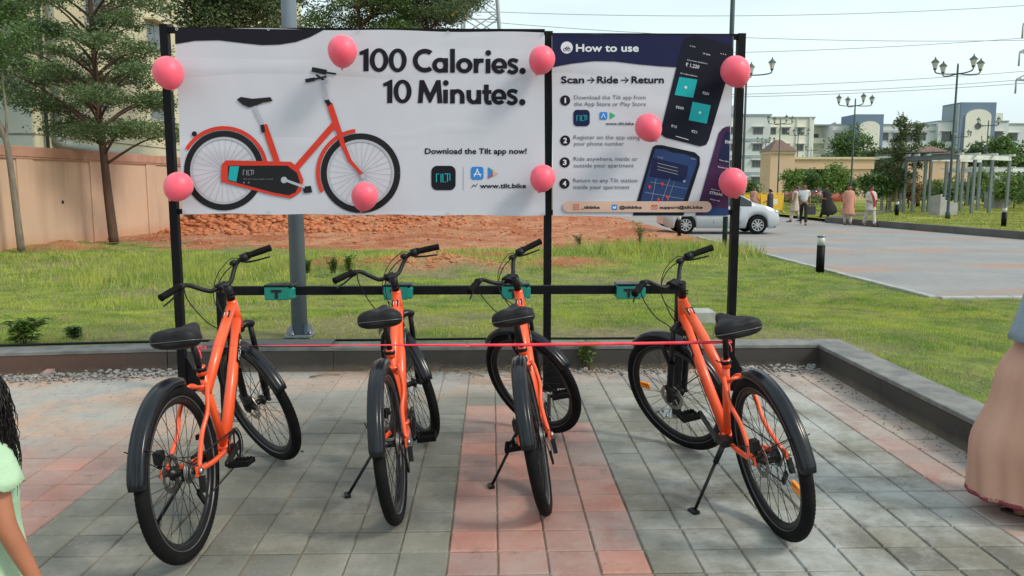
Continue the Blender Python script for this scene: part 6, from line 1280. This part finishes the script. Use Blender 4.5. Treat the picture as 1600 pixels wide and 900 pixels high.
# ------------------------------------------------------------------ cars
def carpaint(name, c): return mat(name, c, .3, .35, c2=tuple(x*.93 for x in c), scale=.8, kind='obj', coat=.6)
M['cglass'] = mat('car_glass', (.015, .02, .022), .06, kind='obj', spec=.7)
def make_car(paint):
    r = empty('car'); L = 3.86; xr, xf = .72, 3.08; NS = 110
    top = [(0, .78), (.04, .95), (.16, 1.02), (.55, 1.06), (.95, 1.30), (1.3, 1.45), (1.75, 1.50), (2.15, 1.475), (2.45, 1.37), (2.98, 1.05), (3.3, .97), (3.62, .86), (3.78, .74), (3.84, .62), (3.86, .5)]
    def tz(x): return float(np.interp(x, [p[0] for p in top], [p[1] for p in top]))
    def hwid(x): return .83*min(1, (1-max(0, (.35-x)/.35)**2.2*.16))*(1-max(0, (x-3.25)/.61)**2.2*.26)
    def zb(x):
        z = .20+.10*max(0, (x-3.6)/.26)+.12*max(0, (.2-x)/.2)
        for xw in (xr, xf):
            d = abs(x-xw)
            if d < .345: z = max(z, .30+math.sqrt(.345**2-d*d))
        return z
    belt = lambda x: .90+.05*(1-x/L)
    rings = []; xs = [L*i/NS for i in range(NS+1)]
    for x in xs:
        t_ = tz(x); hw = hwid(x); b_ = min(belt(x), t_-.03); z0 = min(zb(x), b_-.12); cab = max(0, t_-b_)
        inn = min(1, cab/.5)
        half = [(hw*.90, z0), (hw*.985, z0+.10*(b_-z0)), (hw*1.0, z0+.45*(b_-z0)), (hw*.985, z0+.8*(b_-z0)), (hw*.95, b_), (hw*(.95-.17*inn), b_+cab*.86-.02*(1-inn)), (hw*(.90-.22*inn)*.9, t_-.012), (hw*.35, t_+.002), (0, t_+.006)]
        rings.append([(x, y, z) for y, z in half]+[(x, -y, z) for y, z in half[-2::-1]])
    n = len(rings[0]); body = MB(); glass = MB()
    for q_ in (body, glass): q_.v = [p for r_ in rings for p in r_]
    def isglass(x, j):
        jj = j if j < 8 else n-2-j
        if jj == 4 and .72 < x < 2.86 and tz(x)-belt(x) > .10 and not (1.60 < x < 1.68) and not (.98 < x < 1.03) and not (2.43 < x < 2.47): return True
        if jj >= 6 and (2.46 < x < 2.95 or .60 < x < .97): return True
        return False
    for i in range(NS):
        for j in range(n-1):
            q_ = glass if isglass((xs[i]+xs[i+1])/2, j) else body; a = i*n+j; q_.f.append((a, a+n, a+n+1, a+1)); q_.sm.append(True)
    body.f.append(tuple(range(n))); body.f.append(tuple(NS*n+k for k in range(n-1, -1, -1))); body.sm += [False, False]
    recalc(body.build('body', paint, r)); recalc(glass.build('windows', M['cglass'], r))
    MB().box(.15, -.70, .22, 3.7, .70, .80).build('underbody', M['dark'], r)
    for xw in (xr, xf):
        for s in (-1, 1):
            T_ = Matrix.Translation((0, 0, 0)); w_ = MB(); MZ = Matrix.Rotation(math.pi/2, 4, 'X')
            w_.lathe([(.17, -.085), (.19, -.09), (.195, -.07), (.195, .07), (.19, .09), (.17, .085)], 24, MZ); o = w_.build('wheel', M['dark'], r, (xw, s*.745, .31))
            MB().lathe([(.195, -.085), (.27, -.095), (.30, -.07), (.305, 0), (.30, .07), (.27, .095), (.195, .085)], 28, MZ, cap=False).build('tyre', M['rubber'], o)
            c = MB(); c.lathe([(.05, .088), (.05, .096)], 12, Matrix.Rotation(-s*math.pi/2, 4, 'X'))
            for k in range(9): a = 6.283*k/9; c.bar((.03*math.cos(a), s*.088, .03*math.sin(a)), (.185*math.cos(a), s*.084, .185*math.sin(a)), .034, .010, (0, 1, 0))
            c.loft([[(rr*math.cos(a), s*yy, rr*math.sin(a)) for a in np.linspace(0, 6.283, 29)[:-1]] for rr, yy in ((.178, .092), (.196, .094))]); c.build('rim', M['alloy_bright'], o)
    for s in (-1, 1):
        MB().ell((3.68, s*.60, .74), (.14, .13, .065), 12, 8).build('headlight', M['lens'], r); MB().ell((.05, s*.68, .82), (.06, .10, .10), 10, 6).build('tail_light', M['tail'], r)
        MB().ell((2.38, s*.93, .98), (.07, .10, .065), 10, 6).build('mirror', paint, r)
        for xx in (1.28, 2.18): MB().box(xx, s*.838-.008, .80, xx+.15, s*.838+.008, .825, ch=.003).build('door_handle', paint, r)
        for xx in (1.63, 2.50): MB().bar((xx, s*.8285, .34), (xx+.02, s*.815, .88), .006, .006).build('door_seam', M['dark'], r)
    MB().box(3.80, -.42, .42, 3.865, .42, .58, ch=.02).build('grille', M['dark'], r); MB().box(3.84, -.24, .28, 3.87, .24, .38).build('number_plate', M['petal'], r)
    return tag(r, None, 'car')
M['alloy_bright'] = mat('alloy_bright', (.55, .56, .57), .3, .6, kind='obj'); M['lens'] = mat('headlight_lens', (.65, .68, .7), .1, kind='obj'); M['tail'] = mat('tail_lens', (.45, .02, .02), .2, kind='obj')
car = make_car(carpaint('silver_paint', (.50, .53, .56))); car.location = (5.72, 27.35, -.15); car.rotation_euler = (0, 0, -.05); car['label'] = 'silver hatchback car facing right on the road behind the right end of the banner'
def far_car(px, Y, rz, c, label):
    o = copy_tree(car); o.location = (atx(px, Y), Y, -.15); o.rotation_euler = (0, 0, rz); o['label'] = label; p_ = carpaint('car_paint', c)
    for ch in o.children:
        if ch.name.split('.')[0] in ('body', 'mirror', 'door_handle'): ch.data = ch.data.copy(); ch.data.materials[0] = p_
far_car(1226, 68, .1, (.42, .02, .03), 'red car parked far behind the man in the white shirt')
far_car(1316, 69, -2.6, (.38, .05, .04), 'red car parked far behind the peach kurta person')

# ------------------------------------------------------------------ people
def skin_mesh(name, J, E_, m, parent, sub=1, root=None):
    me = bpy.data.meshes.new(name); keys = list(J); ix = {k: i for i, k in enumerate(keys)}
    me.from_pydata([J[k][0] for k in keys], [(ix[a], ix[b]) for a, b in E_], []); o = bpy.data.objects.new(name, me); COL.objects.link(o)
    md = o.modifiers.new('s', 'SKIN'); md.use_smooth_shade = True
    if sub: sb = o.modifiers.new('u', 'SUBSURF'); sb.levels = sub
    for k in keys:
        v = me.skin_vertices[0].data[ix[k]]; rr = J[k][1]; v.radius = rr if isinstance(rr, tuple) else (rr, rr); v.use_root = (k == (root or keys[0]))
    dg = bpy.context.evaluated_depsgraph_get(); m2 = bpy.data.meshes.new_from_object(o.evaluated_get(dg)); bpy.data.objects.remove(o); bpy.data.meshes.remove(me)
    m2.name = name; m2.materials.clear(); m2.materials.append(m); return link(name, m2, parent)
def V3(*a): return Vector(a)
def person(loc, rz, H, label, legL=.0, legR=.0, armL=(0, 0, .1), armR=(0, 0, .1), skin='skin', garments=(), hair='short', scarf=None, hand=True, lod=1, bend=.15, hairm=None):
    """facing +x, y to the person's left; limb swings in radians; arm = (swing, out, elbow)"""
    r = empty('person', loc, (0, 0, rz), label, 'person'); s = H/1.65; J = {}; E_ = []
    J['pelvis'] = (V3(0, 0, .90)*s, (.105*s, .135*s)); J['waist'] = (V3(0, 0, 1.04)*s, (.088*s, .115*s)); J['chest'] = (V3(.0, 0, 1.24)*s, (.10*s, .145*s)); J['neck0'] = (V3(-.01, 0, 1.38)*s, .06*s); J['neck'] = (V3(0, 0, 1.44)*s, .046*s); J['head'] = (V3(.012, 0, 1.51)*s, .070*s); J['crown'] = (V3(.008, 0, 1.57)*s, .072*s)
    E_ += [('pelvis', 'waist'), ('waist', 'chest'), ('chest', 'neck0'), ('neck0', 'neck'), ('neck', 'head'), ('head', 'crown')]
    A = {}
    for sd, lg, am in ((1, legL, armL), (-1, legR, armR)):
        n = 'L' if sd > 0 else 'R'; hip = V3(0, sd*.085, .86)*s; kb = bend*(1 if lg < 0 else .35)
        kn = hip+V3(math.sin(lg), 0, -math.cos(lg))*.42*s; lg2 = lg-kb; an = kn+V3(math.sin(lg2), 0, -math.cos(lg2))*.39*s; toe = an+V3(.155, sd*.015, -.045)*s
        J['hip'+n] = (hip, .082*s); J['knee'+n] = (kn, .056*s); J['calf'+n] = (kn*.65+an*.35, .052*s); J['ank'+n] = (an, .036*s); J['toe'+n] = (toe, (.030*s, .040*s)); E_ += [('pelvis', 'hip'+n), ('hip'+n, 'knee'+n), ('knee'+n, 'calf'+n), ('calf'+n, 'ank'+n), ('ank'+n, 'toe'+n)]
        sh = V3(-.01, sd*.175, 1.345)*s; sw, ot, el = am; d1 = V3(math.sin(sw)*math.cos(ot), sd*math.sin(ot), -math.cos(sw)*math.cos(ot)); elb = sh+d1*.28*s; sw2 = sw+el; d2 = V3(math.sin(sw2)*math.cos(ot*.4), sd*math.sin(ot*.4), -math.cos(sw2)*math.cos(ot*.4)); wr = elb+d2*.245*s; pm = wr+d2*.07*s
        J['sh'+n] = (sh, .052*s); J['el'+n] = (elb, .038*s); J['fo'+n] = (elb*.7+wr*.3, .037*s); J['wr'+n] = (wr, (.026*s, .022*s)); J['pa'+n] = (pm, (.034*s, .018*s)); E_ += [('chest', 'sh'+n), ('sh'+n, 'el'+n), ('el'+n, 'fo'+n), ('fo'+n, 'wr'+n), ('wr'+n, 'pa'+n)]
        A[n] = (pm, d2, sd)
    skin_mesh('body', J, E_, M[skin], r, lod+0, 'pelvis')
    if hand:
        for n, (pm, d, sd) in A.items():
            hb = MB(); side = d.cross(V3(0, 1, 0)).normalized()
            for k, ln in enumerate((.062, .070, .066, .050)): b0 = pm+side*((k-1.5)*.017*s)+d*.012*s; hb.tube([b0, b0+d*ln*.55*s+V3(0, -sd*.006, 0)*s, b0+d*ln*s*.95+V3(0, -sd*.022, 0)*s], (.0085*s, .0062*s), 6)
            b0 = pm+side*(.030*s)-d*.035*s if side.x > 0 else pm-side*(.030*s)-d*.035*s; fwd = side if side.x > 0 else -side; hb.tube([b0, b0+(fwd*.6+d*.8)*.03*s, b0+(fwd*.5+d)*.052*s], (.010*s, .0065*s), 6); hb.build('fingers', M[skin], r)['kind'] = 'stuff'
    # head details
    hc = V3(.018, 0, 1.545)*s
    h = MB(); h.ell(hc, (.088*s, .072*s, .108*s), 16, 12); h.ell(hc+V3(.088, 0, -.012)*s, (.016*s, .011*s, .022*s), 8, 6); h.ell(hc+V3(.055, 0, -.082)*s, (.030*s, .034*s, .022*s), 8, 6)
    for sd in (-1, 1): h.ell(hc+V3(-.005, sd*.073, -.008)*s, (.018*s, .009*s, .030*s), 8, 6)
    h.build('head', M[skin], r)
    fe = MB()
    for sd in (-1, 1): fe.ell(hc+V3(.080, sd*.028, .012)*s, (.008*s, .013*s, .006*s), 8, 5); fe.bar(hc+V3(.082, sd*.014, .032)*s, hc+V3(.074, sd*.044, .034)*s, .006*s, .006*s)
    fe.ell(hc+V3(.082, 0, -.050)*s, (.008*s, .022*s, .005*s), 8, 5); fe.build('face', M['hair'], r)['kind'] = 'stuff'
    hm = hairm or M['hair']
    if hair:
        hh = MB(); rings = []
        for i in range(9):
            a = math.pi/2-i*(1.9 if hair != 'short' else 1.62)/8; cr = max(.02, math.cos(a)); ring = []
            for k in range(18):
                q_ = 6.283*k/18; lift = .0 if math.cos(q_) < .35 else (.055*(math.cos(q_)-.35)/.65)*(i/8)*2.0
                ring.append(hc+V3((.096*cr*math.cos(q_)-.006), .081*cr*math.sin(q_), .012+.112*math.sin(a)+lift*.9)*s)
            rings.append(ring)
        hh.loft(rings, cap=True)
        if hair == 'bun': hh.ell(hc+V3(-.115, 0, -.01)*s, (.045*s, .045*s, .045*s), 10, 8)
        recalc(hh.build('hair', hm, r))
    for g in garments:
        k = g[0]
        if k == 'shirt':
            G_ = {a: (J[a][0], tuple(x*g[2]+.012*s for x in (J[a][1] if isinstance(J[a][1], tuple) else (J[a][1],)*2))) for a in ('pelvis', 'waist', 'chest', 'neck0', 'shL', 'shR')}
            for n in 'LR':
                e = J['sh'+n][0].lerp(J['el'+n][0], g[3]) if g[3] <= 1 else J['el'+n][0]; G_['slv'+n] = (e, .054*s)
                if g[3] > 1: G_['cuf'+n] = (J['el'+n][0].lerp(J['wr'+n][0], g[3]-1), .040*s)
            EE = [('pelvis', 'waist'), ('waist', 'chest'), ('chest', 'neck0'), ('chest', 'shL'), ('chest', 'shR'), ('shL', 'slvL'), ('shR', 'slvR')]
            if g[3] > 1: EE += [('slvL', 'cufL'), ('slvR', 'cufR')]
            skin_mesh('shirt', G_, EE, g[1], r, 1, 'chest')
        if k == 'trousers':
            G_ = {'pelvis': (J['pelvis'][0], (.118*s, .148*s)), 'belt': (J['pelvis'][0]+V3(0, 0, .08)*s, (.108*s, .135*s))}; EE = [('pelvis', 'belt')]
            for n in 'LR': G_['hip'+n] = (J['hip'+n][0], g[2]*.098*s); G_['knee'+n] = (J['knee'+n][0], g[2]*.072*s); G_['hem'+n] = (J['ank'+n][0]+V3(0, 0, .02)*s, g[2]*.062*s); EE += [('pelvis', 'hip'+n), ('hip'+n, 'knee'+n), ('knee'+n, 'hem'+n)]
            skin_mesh('trousers', G_, EE, g[1], r, 1, 'pelvis')
        if k == 'robe':                                            # (mat, [(z, rx, ry, dx, dy)...])
            b = MB(); rings = []
            for (z, rx, ry, dx, dy) in spline_rows(g[2]):
                amp = .035*max(0, (1.0-z))*1.1; rings.append([V3(dx+rx*math.cos(q_)*(1+amp*math.sin(q_*9+z*3)*1.2), dy+ry*math.sin(q_)*(1+amp*math.sin(q_*11+z*5)*1.2), z)*s for q_ in [6.2832*i/44 for i in range(44)]])
            b.loft(rings); o = b.build(g[3] if len(g) > 3 else 'robe', g[1], r); sol = o.modifiers.new('t', 'SOLIDIFY'); sol.thickness = .004
        if k == 'shoes':
            for n in 'LR':
                an = J['ank'+n][0]; b = MB(); b.loft([[V3(x, y*w_, z)*s+an for y, z in ((-1, -.062), (-.9, -.03+hh), (-.4, -.015+hh), (.4, -.015+hh), (.9, -.03+hh), (1, -.062))] for x, w_, hh in ((-.055, .030, .02), (-.03, .038, .035), (.03, .040, .03), (.10, .046, .0), (.16, .042, -.012), (.195, .018, -.02))], cap=True); recalc(b.build('shoe', g[1], r))
    return r, J, s, hc
def spline_rows(rows):
    pts = [Vector((a[1], a[2], a[0])) for a in rows]; off_ = [Vector((a[3], a[4], 0)) for a in rows]; p = spline(pts, 4); o = spline(off_, 4); return [(a.z, a.x, a.y, b.x, b.y) for a, b in zip(p, o)]
def cloth(name, c, c2=None, kind='obj', sc=6): return mat(name, c, .85, c2=c2, scale=sc, kind=kind, bs=.5, bscale=14, bd=.02)
cW = cloth('white_cotton', (.62, .64, .66)); cB = cloth('black_cloth', (.012, .012, .014)); cP = cloth('peach_cotton', (.56, .27, .19), (.50, .23, .17)); cBe = cloth('beige_cotton', (.52, .44, .36)); cR = cloth('red_cloth', (.60, .07, .06)); cO = cloth('off_white', (.55, .50, .45)); cN = cloth('dark_print', (.05, .045, .06)); cS = cloth('rust_print', (.32, .13, .10), (.45, .30, .25))
shoe = mat('dark_leather', (.015, .012, .012), .4, kind='obj')
def gp_(px, Y): return (atx(px, Y), Y, -.15)
r, J, s, hc = person(gp_(1257, 32.4), -1.9, 1.66, 'man in a white shirt and black trousers walking on the road with a dark bag', .30, -.34, (-.2, .15, .25), (.15, .12, 1.5), garments=(('shirt', cW, 1.08, .75), ('trousers', cB, 1.0), ('shoes', shoe)))
bg_ = empty('shoulder_bag', tuple(r.matrix_world.to_translation()), label='dark shoulder bag hanging beside the man in the white shirt', cat='bag'); bg_.location = (atx(1269, 32.5), 32.5, -.15+.42); MB().box(-.16, -.06, 0, .16, .06, .34, ch=.02).build('bag_body', cN, bg_); MB().tube(spline([(-.14, 0, .33), (-.1, 0, .42), (.05, 0, .46), (.14, 0, .33)], 4), .012, 5).build('handle', cN, bg_)
person(gp_(1243, 35), 2.9, 1.58, 'woman in a beige tunic partly hidden behind the man in white', .25, -.28, (.2, .1, .4), (-.2, .1, .3), garments=(('trousers', cBe, 1.2), ('robe', cBe, [(1.42, .05, .07, 0, 0), (1.35, .12, .19, 0, 0), (1.2, .135, .18, 0, 0), (1.0, .13, .16, 0, 0), (.8, .16, .20, 0, 0), (.5, .20, .25, .02, 0)], 'tunic'), ('shoes', shoe)), hair='bun')
person(gp_(1291, 36.3), -1.35, 1.56, 'woman in a black robe billowing to the right on the road', .2, -.25, (.1, .25, 1.4), (.1, .2, 1.4), garments=(('trousers', cB, 1.1), ('robe', cB, [(1.44, .06, .07, 0, 0), (1.36, .13, .20, 0, 0), (1.15, .15, .22, 0, .03), (.95, .17, .25, 0, .07), (.7, .22, .36, 0, .17), (.45, .24, .40, 0, .22), (.28, .18, .26, 0, .12)]), ('shoes', shoe)), hair='bun', hairm=cB)
person(gp_(1327, 32.4), -1.7, 1.62, 'person in a long peach kurta standing by the far kerb', .10, -.12, (.0, .1, .2), (.05, .12, .25), garments=(('trousers', cO, 1.05), ('robe', cP, [(1.43, .05, .07, 0, 0), (1.37, .12, .19, 0, 0), (1.2, .15, .20, 0, 0), (1.0, .155, .195, 0, 0), (.8, .17, .21, 0, 0), (.42, .21, .26, 0, 0)], 'kurta'), ('shirt', cP, 1.0, 1.9), ('shoes', shoe)))
r, J, s, hc = person((14.72, 31.1, -.15), -1.45, 1.60, 'person in off white clothes with a red scarf walking along the far kerb', .28, -.30, (.1, .1, 1.3), (.1, .1, 1.2), garments=(('trousers', cO, 1.15), ('robe', cO, [(1.43, .05, .07, 0, 0), (1.36, .12, .19, 0, 0), (1.2, .14, .19, 0, 0), (1.0, .14, .18, 0, 0), (.65, .18, .22, 0, 0)], 'tunic'), ('shirt', cO, 1.0, 1.3), ('shoes', shoe)), hair='bun')
MB().tube(spline([V3(.04, -.10, 1.42)*s, V3(.14, -.06, 1.30)*s, V3(.17, .02, 1.1)*s, V3(.17, .05, .8)*s], 4), (.05, .06), 8, flat=.5).build('scarf', cR, r)
person((atx(1178, 40), 40, -.15), -1.3, 1.52, 'woman in a rust printed sari standing behind the silver car near the balloon', .05, -.05, (.1, .1, .9), (.1, .1, .9), garments=(('robe', cS, [(1.43, .05, .07, 0, 0), (1.36, .12, .19, 0, 0), (1.15, .14, .19, 0, 0), (.95, .14, .18, 0, 0), (.5, .18, .22, 0, 0), (.06, .21, .26, 0, 0)], 'sari'), ('shoes', shoe)), hair='bun')
person((atx(1204, 39), 39, -.15), 2.4, 1.40, 'person in dark printed clothes behind the silver car bonnet', .05, -.05, (.1, .1, .9), (.1, .1, .9), garments=(('robe', cN, [(1.43, .05, .07, 0, 0), (1.36, .13, .21, 0, 0), (1.15, .15, .24, 0, 0), (.95, .15, .22, 0, 0), (.5, .18, .22, 0, 0), (.06, .20, .24, 0, 0)], 'dress'), ('shoes', shoe)), hair='bun')
# man at the right edge: blue shirt and a full peach wrap
cBl = cloth('pale_blue_shirt', (.27, .34, .40), (.22, .29, .35), sc=5); cL = mat('peach_wrap_cloth', (.80, .50, .37), .85, c2=(.72, .43, .31), scale=3, kind='obj', bs=.5, bscale=9, bd=.02, sxyz=(1, 1, .35))
t_ = cL.node_tree; tr = t_.nodes.new('ShaderNodeBsdfTranslucent'); tr.inputs[0].default_value = (.75, .42, .30, 1); ms = t_.nodes.new('ShaderNodeMixShader'); ms.inputs[0].default_value = .3
t_.links.new(t_.nodes['Principled BSDF'].outputs[0], ms.inputs[1]); t_.links.new(tr.outputs[0], ms.inputs[2]); t_.links.new(ms.outputs[0], t_.nodes['Material Output'].inputs[0])
r, J, s, hc = person((2.56, 3.46, 0), 2.55, 1.68, 'man at the right edge in a pale blue shirt and a long peach wrap', .03, -.05, (-.15, .14, .25), (.15, .12, .25), garments=(('shoes', shoe),))
def wrap(name, m, rows, fold, nseg=150, seed=0, cap=False):
    b = MB(); rings = []
    for (z, rx, ry, dx, dy) in spline_rows(rows):
        ring = []
        for i in range(nseg):
            q_ = 6.2832*i/nseg; k = fold*(1.06-z/1.0); f_ = 1+k*(.30*math.sin(q_*3+z*3.1+seed)+.22*math.sin(q_*5-z*4.2)+.20*math.sin(q_*9+z*5.5)*(.4+.6*math.sin(q_*2+1))+.14*math.sin(q_*17+z*7)*(.5+.5*math.sin(z*6+q_))+.10*math.sin(q_*26+z*3)*max(0, z-.3)*2); ring.append(V3(dx+rx*math.cos(q_)*f_, dy+ry*math.sin(q_)*f_, z))
        rings.append(ring)
    b.loft(rings); o = b.build(name, m, r); sol = o.modifiers.new('t', 'SOLIDIFY'); sol.thickness = .003; return o, rings
# local +y is the man's left; world left of frame lies along local (cos, sin) of the heading
c_, s_ = math.cos(-2.55), math.sin(-2.55)
def loc_(wx, wy): return (wx*c_-wy*s_, wx*s_+wy*c_)
L1 = loc_(-.09, 0); L2 = loc_(-.03, 0)
o, rg = wrap('wrap_cloth', cL, [(.92, .150, .155, 0, 0), (.80, .178, .18, 0, 0), (.66, .225, .225, *L2), (.50, .25, .245, *L2), (.34, .258, .25, *L1), (.20, .258, .25, *L1), (.085, .255, .248, *L1)], .20)
hm = MB(); hm.loft([[V3(p.x*1.012, p.y*1.012, p.z-.004) for p in rg[-1]], [V3(p.x*1.010, p.y*1.010, p.z+.016) for p in rg[-1]]]); hm.build('hem_border', mat('maroon_border', (.28, .05, .06), .8), r).modifiers.new('t', 'SOLIDIFY').thickness = .005
o, rg = wrap('shirt', cBl, [(1.47, .065, .075, 0, 0), (1.41, .12, .175, 0, 0), (1.36, .14, .215, 0, 0), (1.22, .165, .215, 0, 0), (1.02, .175, .205, 0, 0), (.80, .205, .225, *L2)], .10, 110, 2)
for n in 'LR':
    b = MB(); b.tube(spline([J['sh'+n][0], J['sh'+n][0].lerp(J['el'+n][0], .5), J['el'+n][0], J['el'+n][0].lerp(J['wr'+n][0], .15)], 4), (.075, .062), 14); b.build('sleeve', cBl, r)
# girl at the left edge, seen from behind
cG = mat('mint_cotton', (.42, .60, .40), .8, c2=(.36, .54, .36), scale=7, kind='obj', bs=.6, bscale=16, bd=.015)
M['skin_child'] = mat('child_skin', (.42, .17, .09), .5, c2=(.36, .14, .075), scale=10, kind='obj', bs=.05, bscale=120)
r, J, s, hc = person((-1.262, 1.90, 0), 1.0, 1.08, 'girl at the left edge in a mint green dress with long dark wavy hair', .1, -.12, (.1, .12, .4), (.02, .26, .30), skin='skin_child', garments=(('shoes', shoe),), lod=2, hair='short')
o, rg = wrap('dress', cG, [(.935*1.0, .045, .055, 0, 0), (.89, .085, .125, 0, 0), (.82, .098, .135, 0, 0), (.70, .090, .115, 0, 0), (.60, .098, .122, 0, 0), (.48, .118, .145, 0, 0), (.34, .14, .165, 0, 0)], .16, 110, 1)
for n, sd in (('L', 1), ('R', -1)):
    b = MB(); sh = J['sh'+n][0]; e = J['el'+n][0]; d_ = (e-sh).normalized(); rings = []
    for k, (t_, rr) in enumerate(((-.2, .034), (0, .045), (.2, .050), (.4, .054), (.55, .058))): rings.append([sh+d_*(.15*t_)+V3(math.cos(q_)*rr*(1+.12*math.sin(q_*7)*t_), math.sin(q_)*rr*(1+.12*math.cos(q_*6)*t_), (.012*math.sin(q_*5))*t_) for q_ in [6.2832*i/36 for i in range(36)]])
    b.loft(rings); b.build('frill_sleeve', cG, r).modifiers.new('t', 'SOLIDIFY').thickness = .003
b = MB(); rr = random.Random(4)
for k in range(2600):
    a = rr.uniform(math.pi*.42, math.pi*1.58); el = rr.uniform(-.1, 1.35); root = hc+V3(.062*math.cos(a)*math.cos(el), .056*math.sin(a)*math.cos(el), .02+.078*math.sin(el)); out = V3(math.cos(a), math.sin(a), 0); L_ = rr.uniform(.14, .29); ph = rr.uniform(0, 6.28); wv = rr.uniform(.002, .009); pts = [root]
    for j in range(1, 9):
        t_ = j/8; pts.append(root+out*(.022+.062*math.sin(t_*2.0)+.012*t_)+V3(rr.gauss(0, .0022)+wv*t_*math.sin(ph*.4+t_*11+a*2), rr.gauss(0, .0022)+wv*t_*math.cos(ph*.4+t_*10+a*2)*1.2, .018*math.sin(t_*2)-L_*t_**1.15))
    b.tube(pts, [.0017]*5+[.0015, .0012, .0009, .0005], 3, cap=False)
b.build('long_hair', M['hair'], r)['kind'] = 'stuff'
hc2 = MB(); hc2.loft([[hc+V3(dx+rx*math.cos(q_)*(1+.05*math.sin(q_*6+z*20)), ry*math.sin(q_)*(1+.05*math.sin(q_*5+z*17)), z) for q_ in [6.2832*i/28 for i in range(28)]] for z, rx, ry, dx in ((.085, .02, .02, -.02), (.06, .062, .062, -.025), (.01, .080, .082, -.032), (-.05, .070, .100, -.048), (-.11, .056, .108, -.062), (-.17, .038, .095, -.066), (-.21, .015, .06, -.066))], cap=True); recalc(hc2.build('hair_volume', M['hair'], r))
MB().box(-.012, -.03, -.006, .006, .03, .006, ch=.002).build('hair_clip', M['petal'], r, tuple(hc+V3(-.085, -.045, .03)))
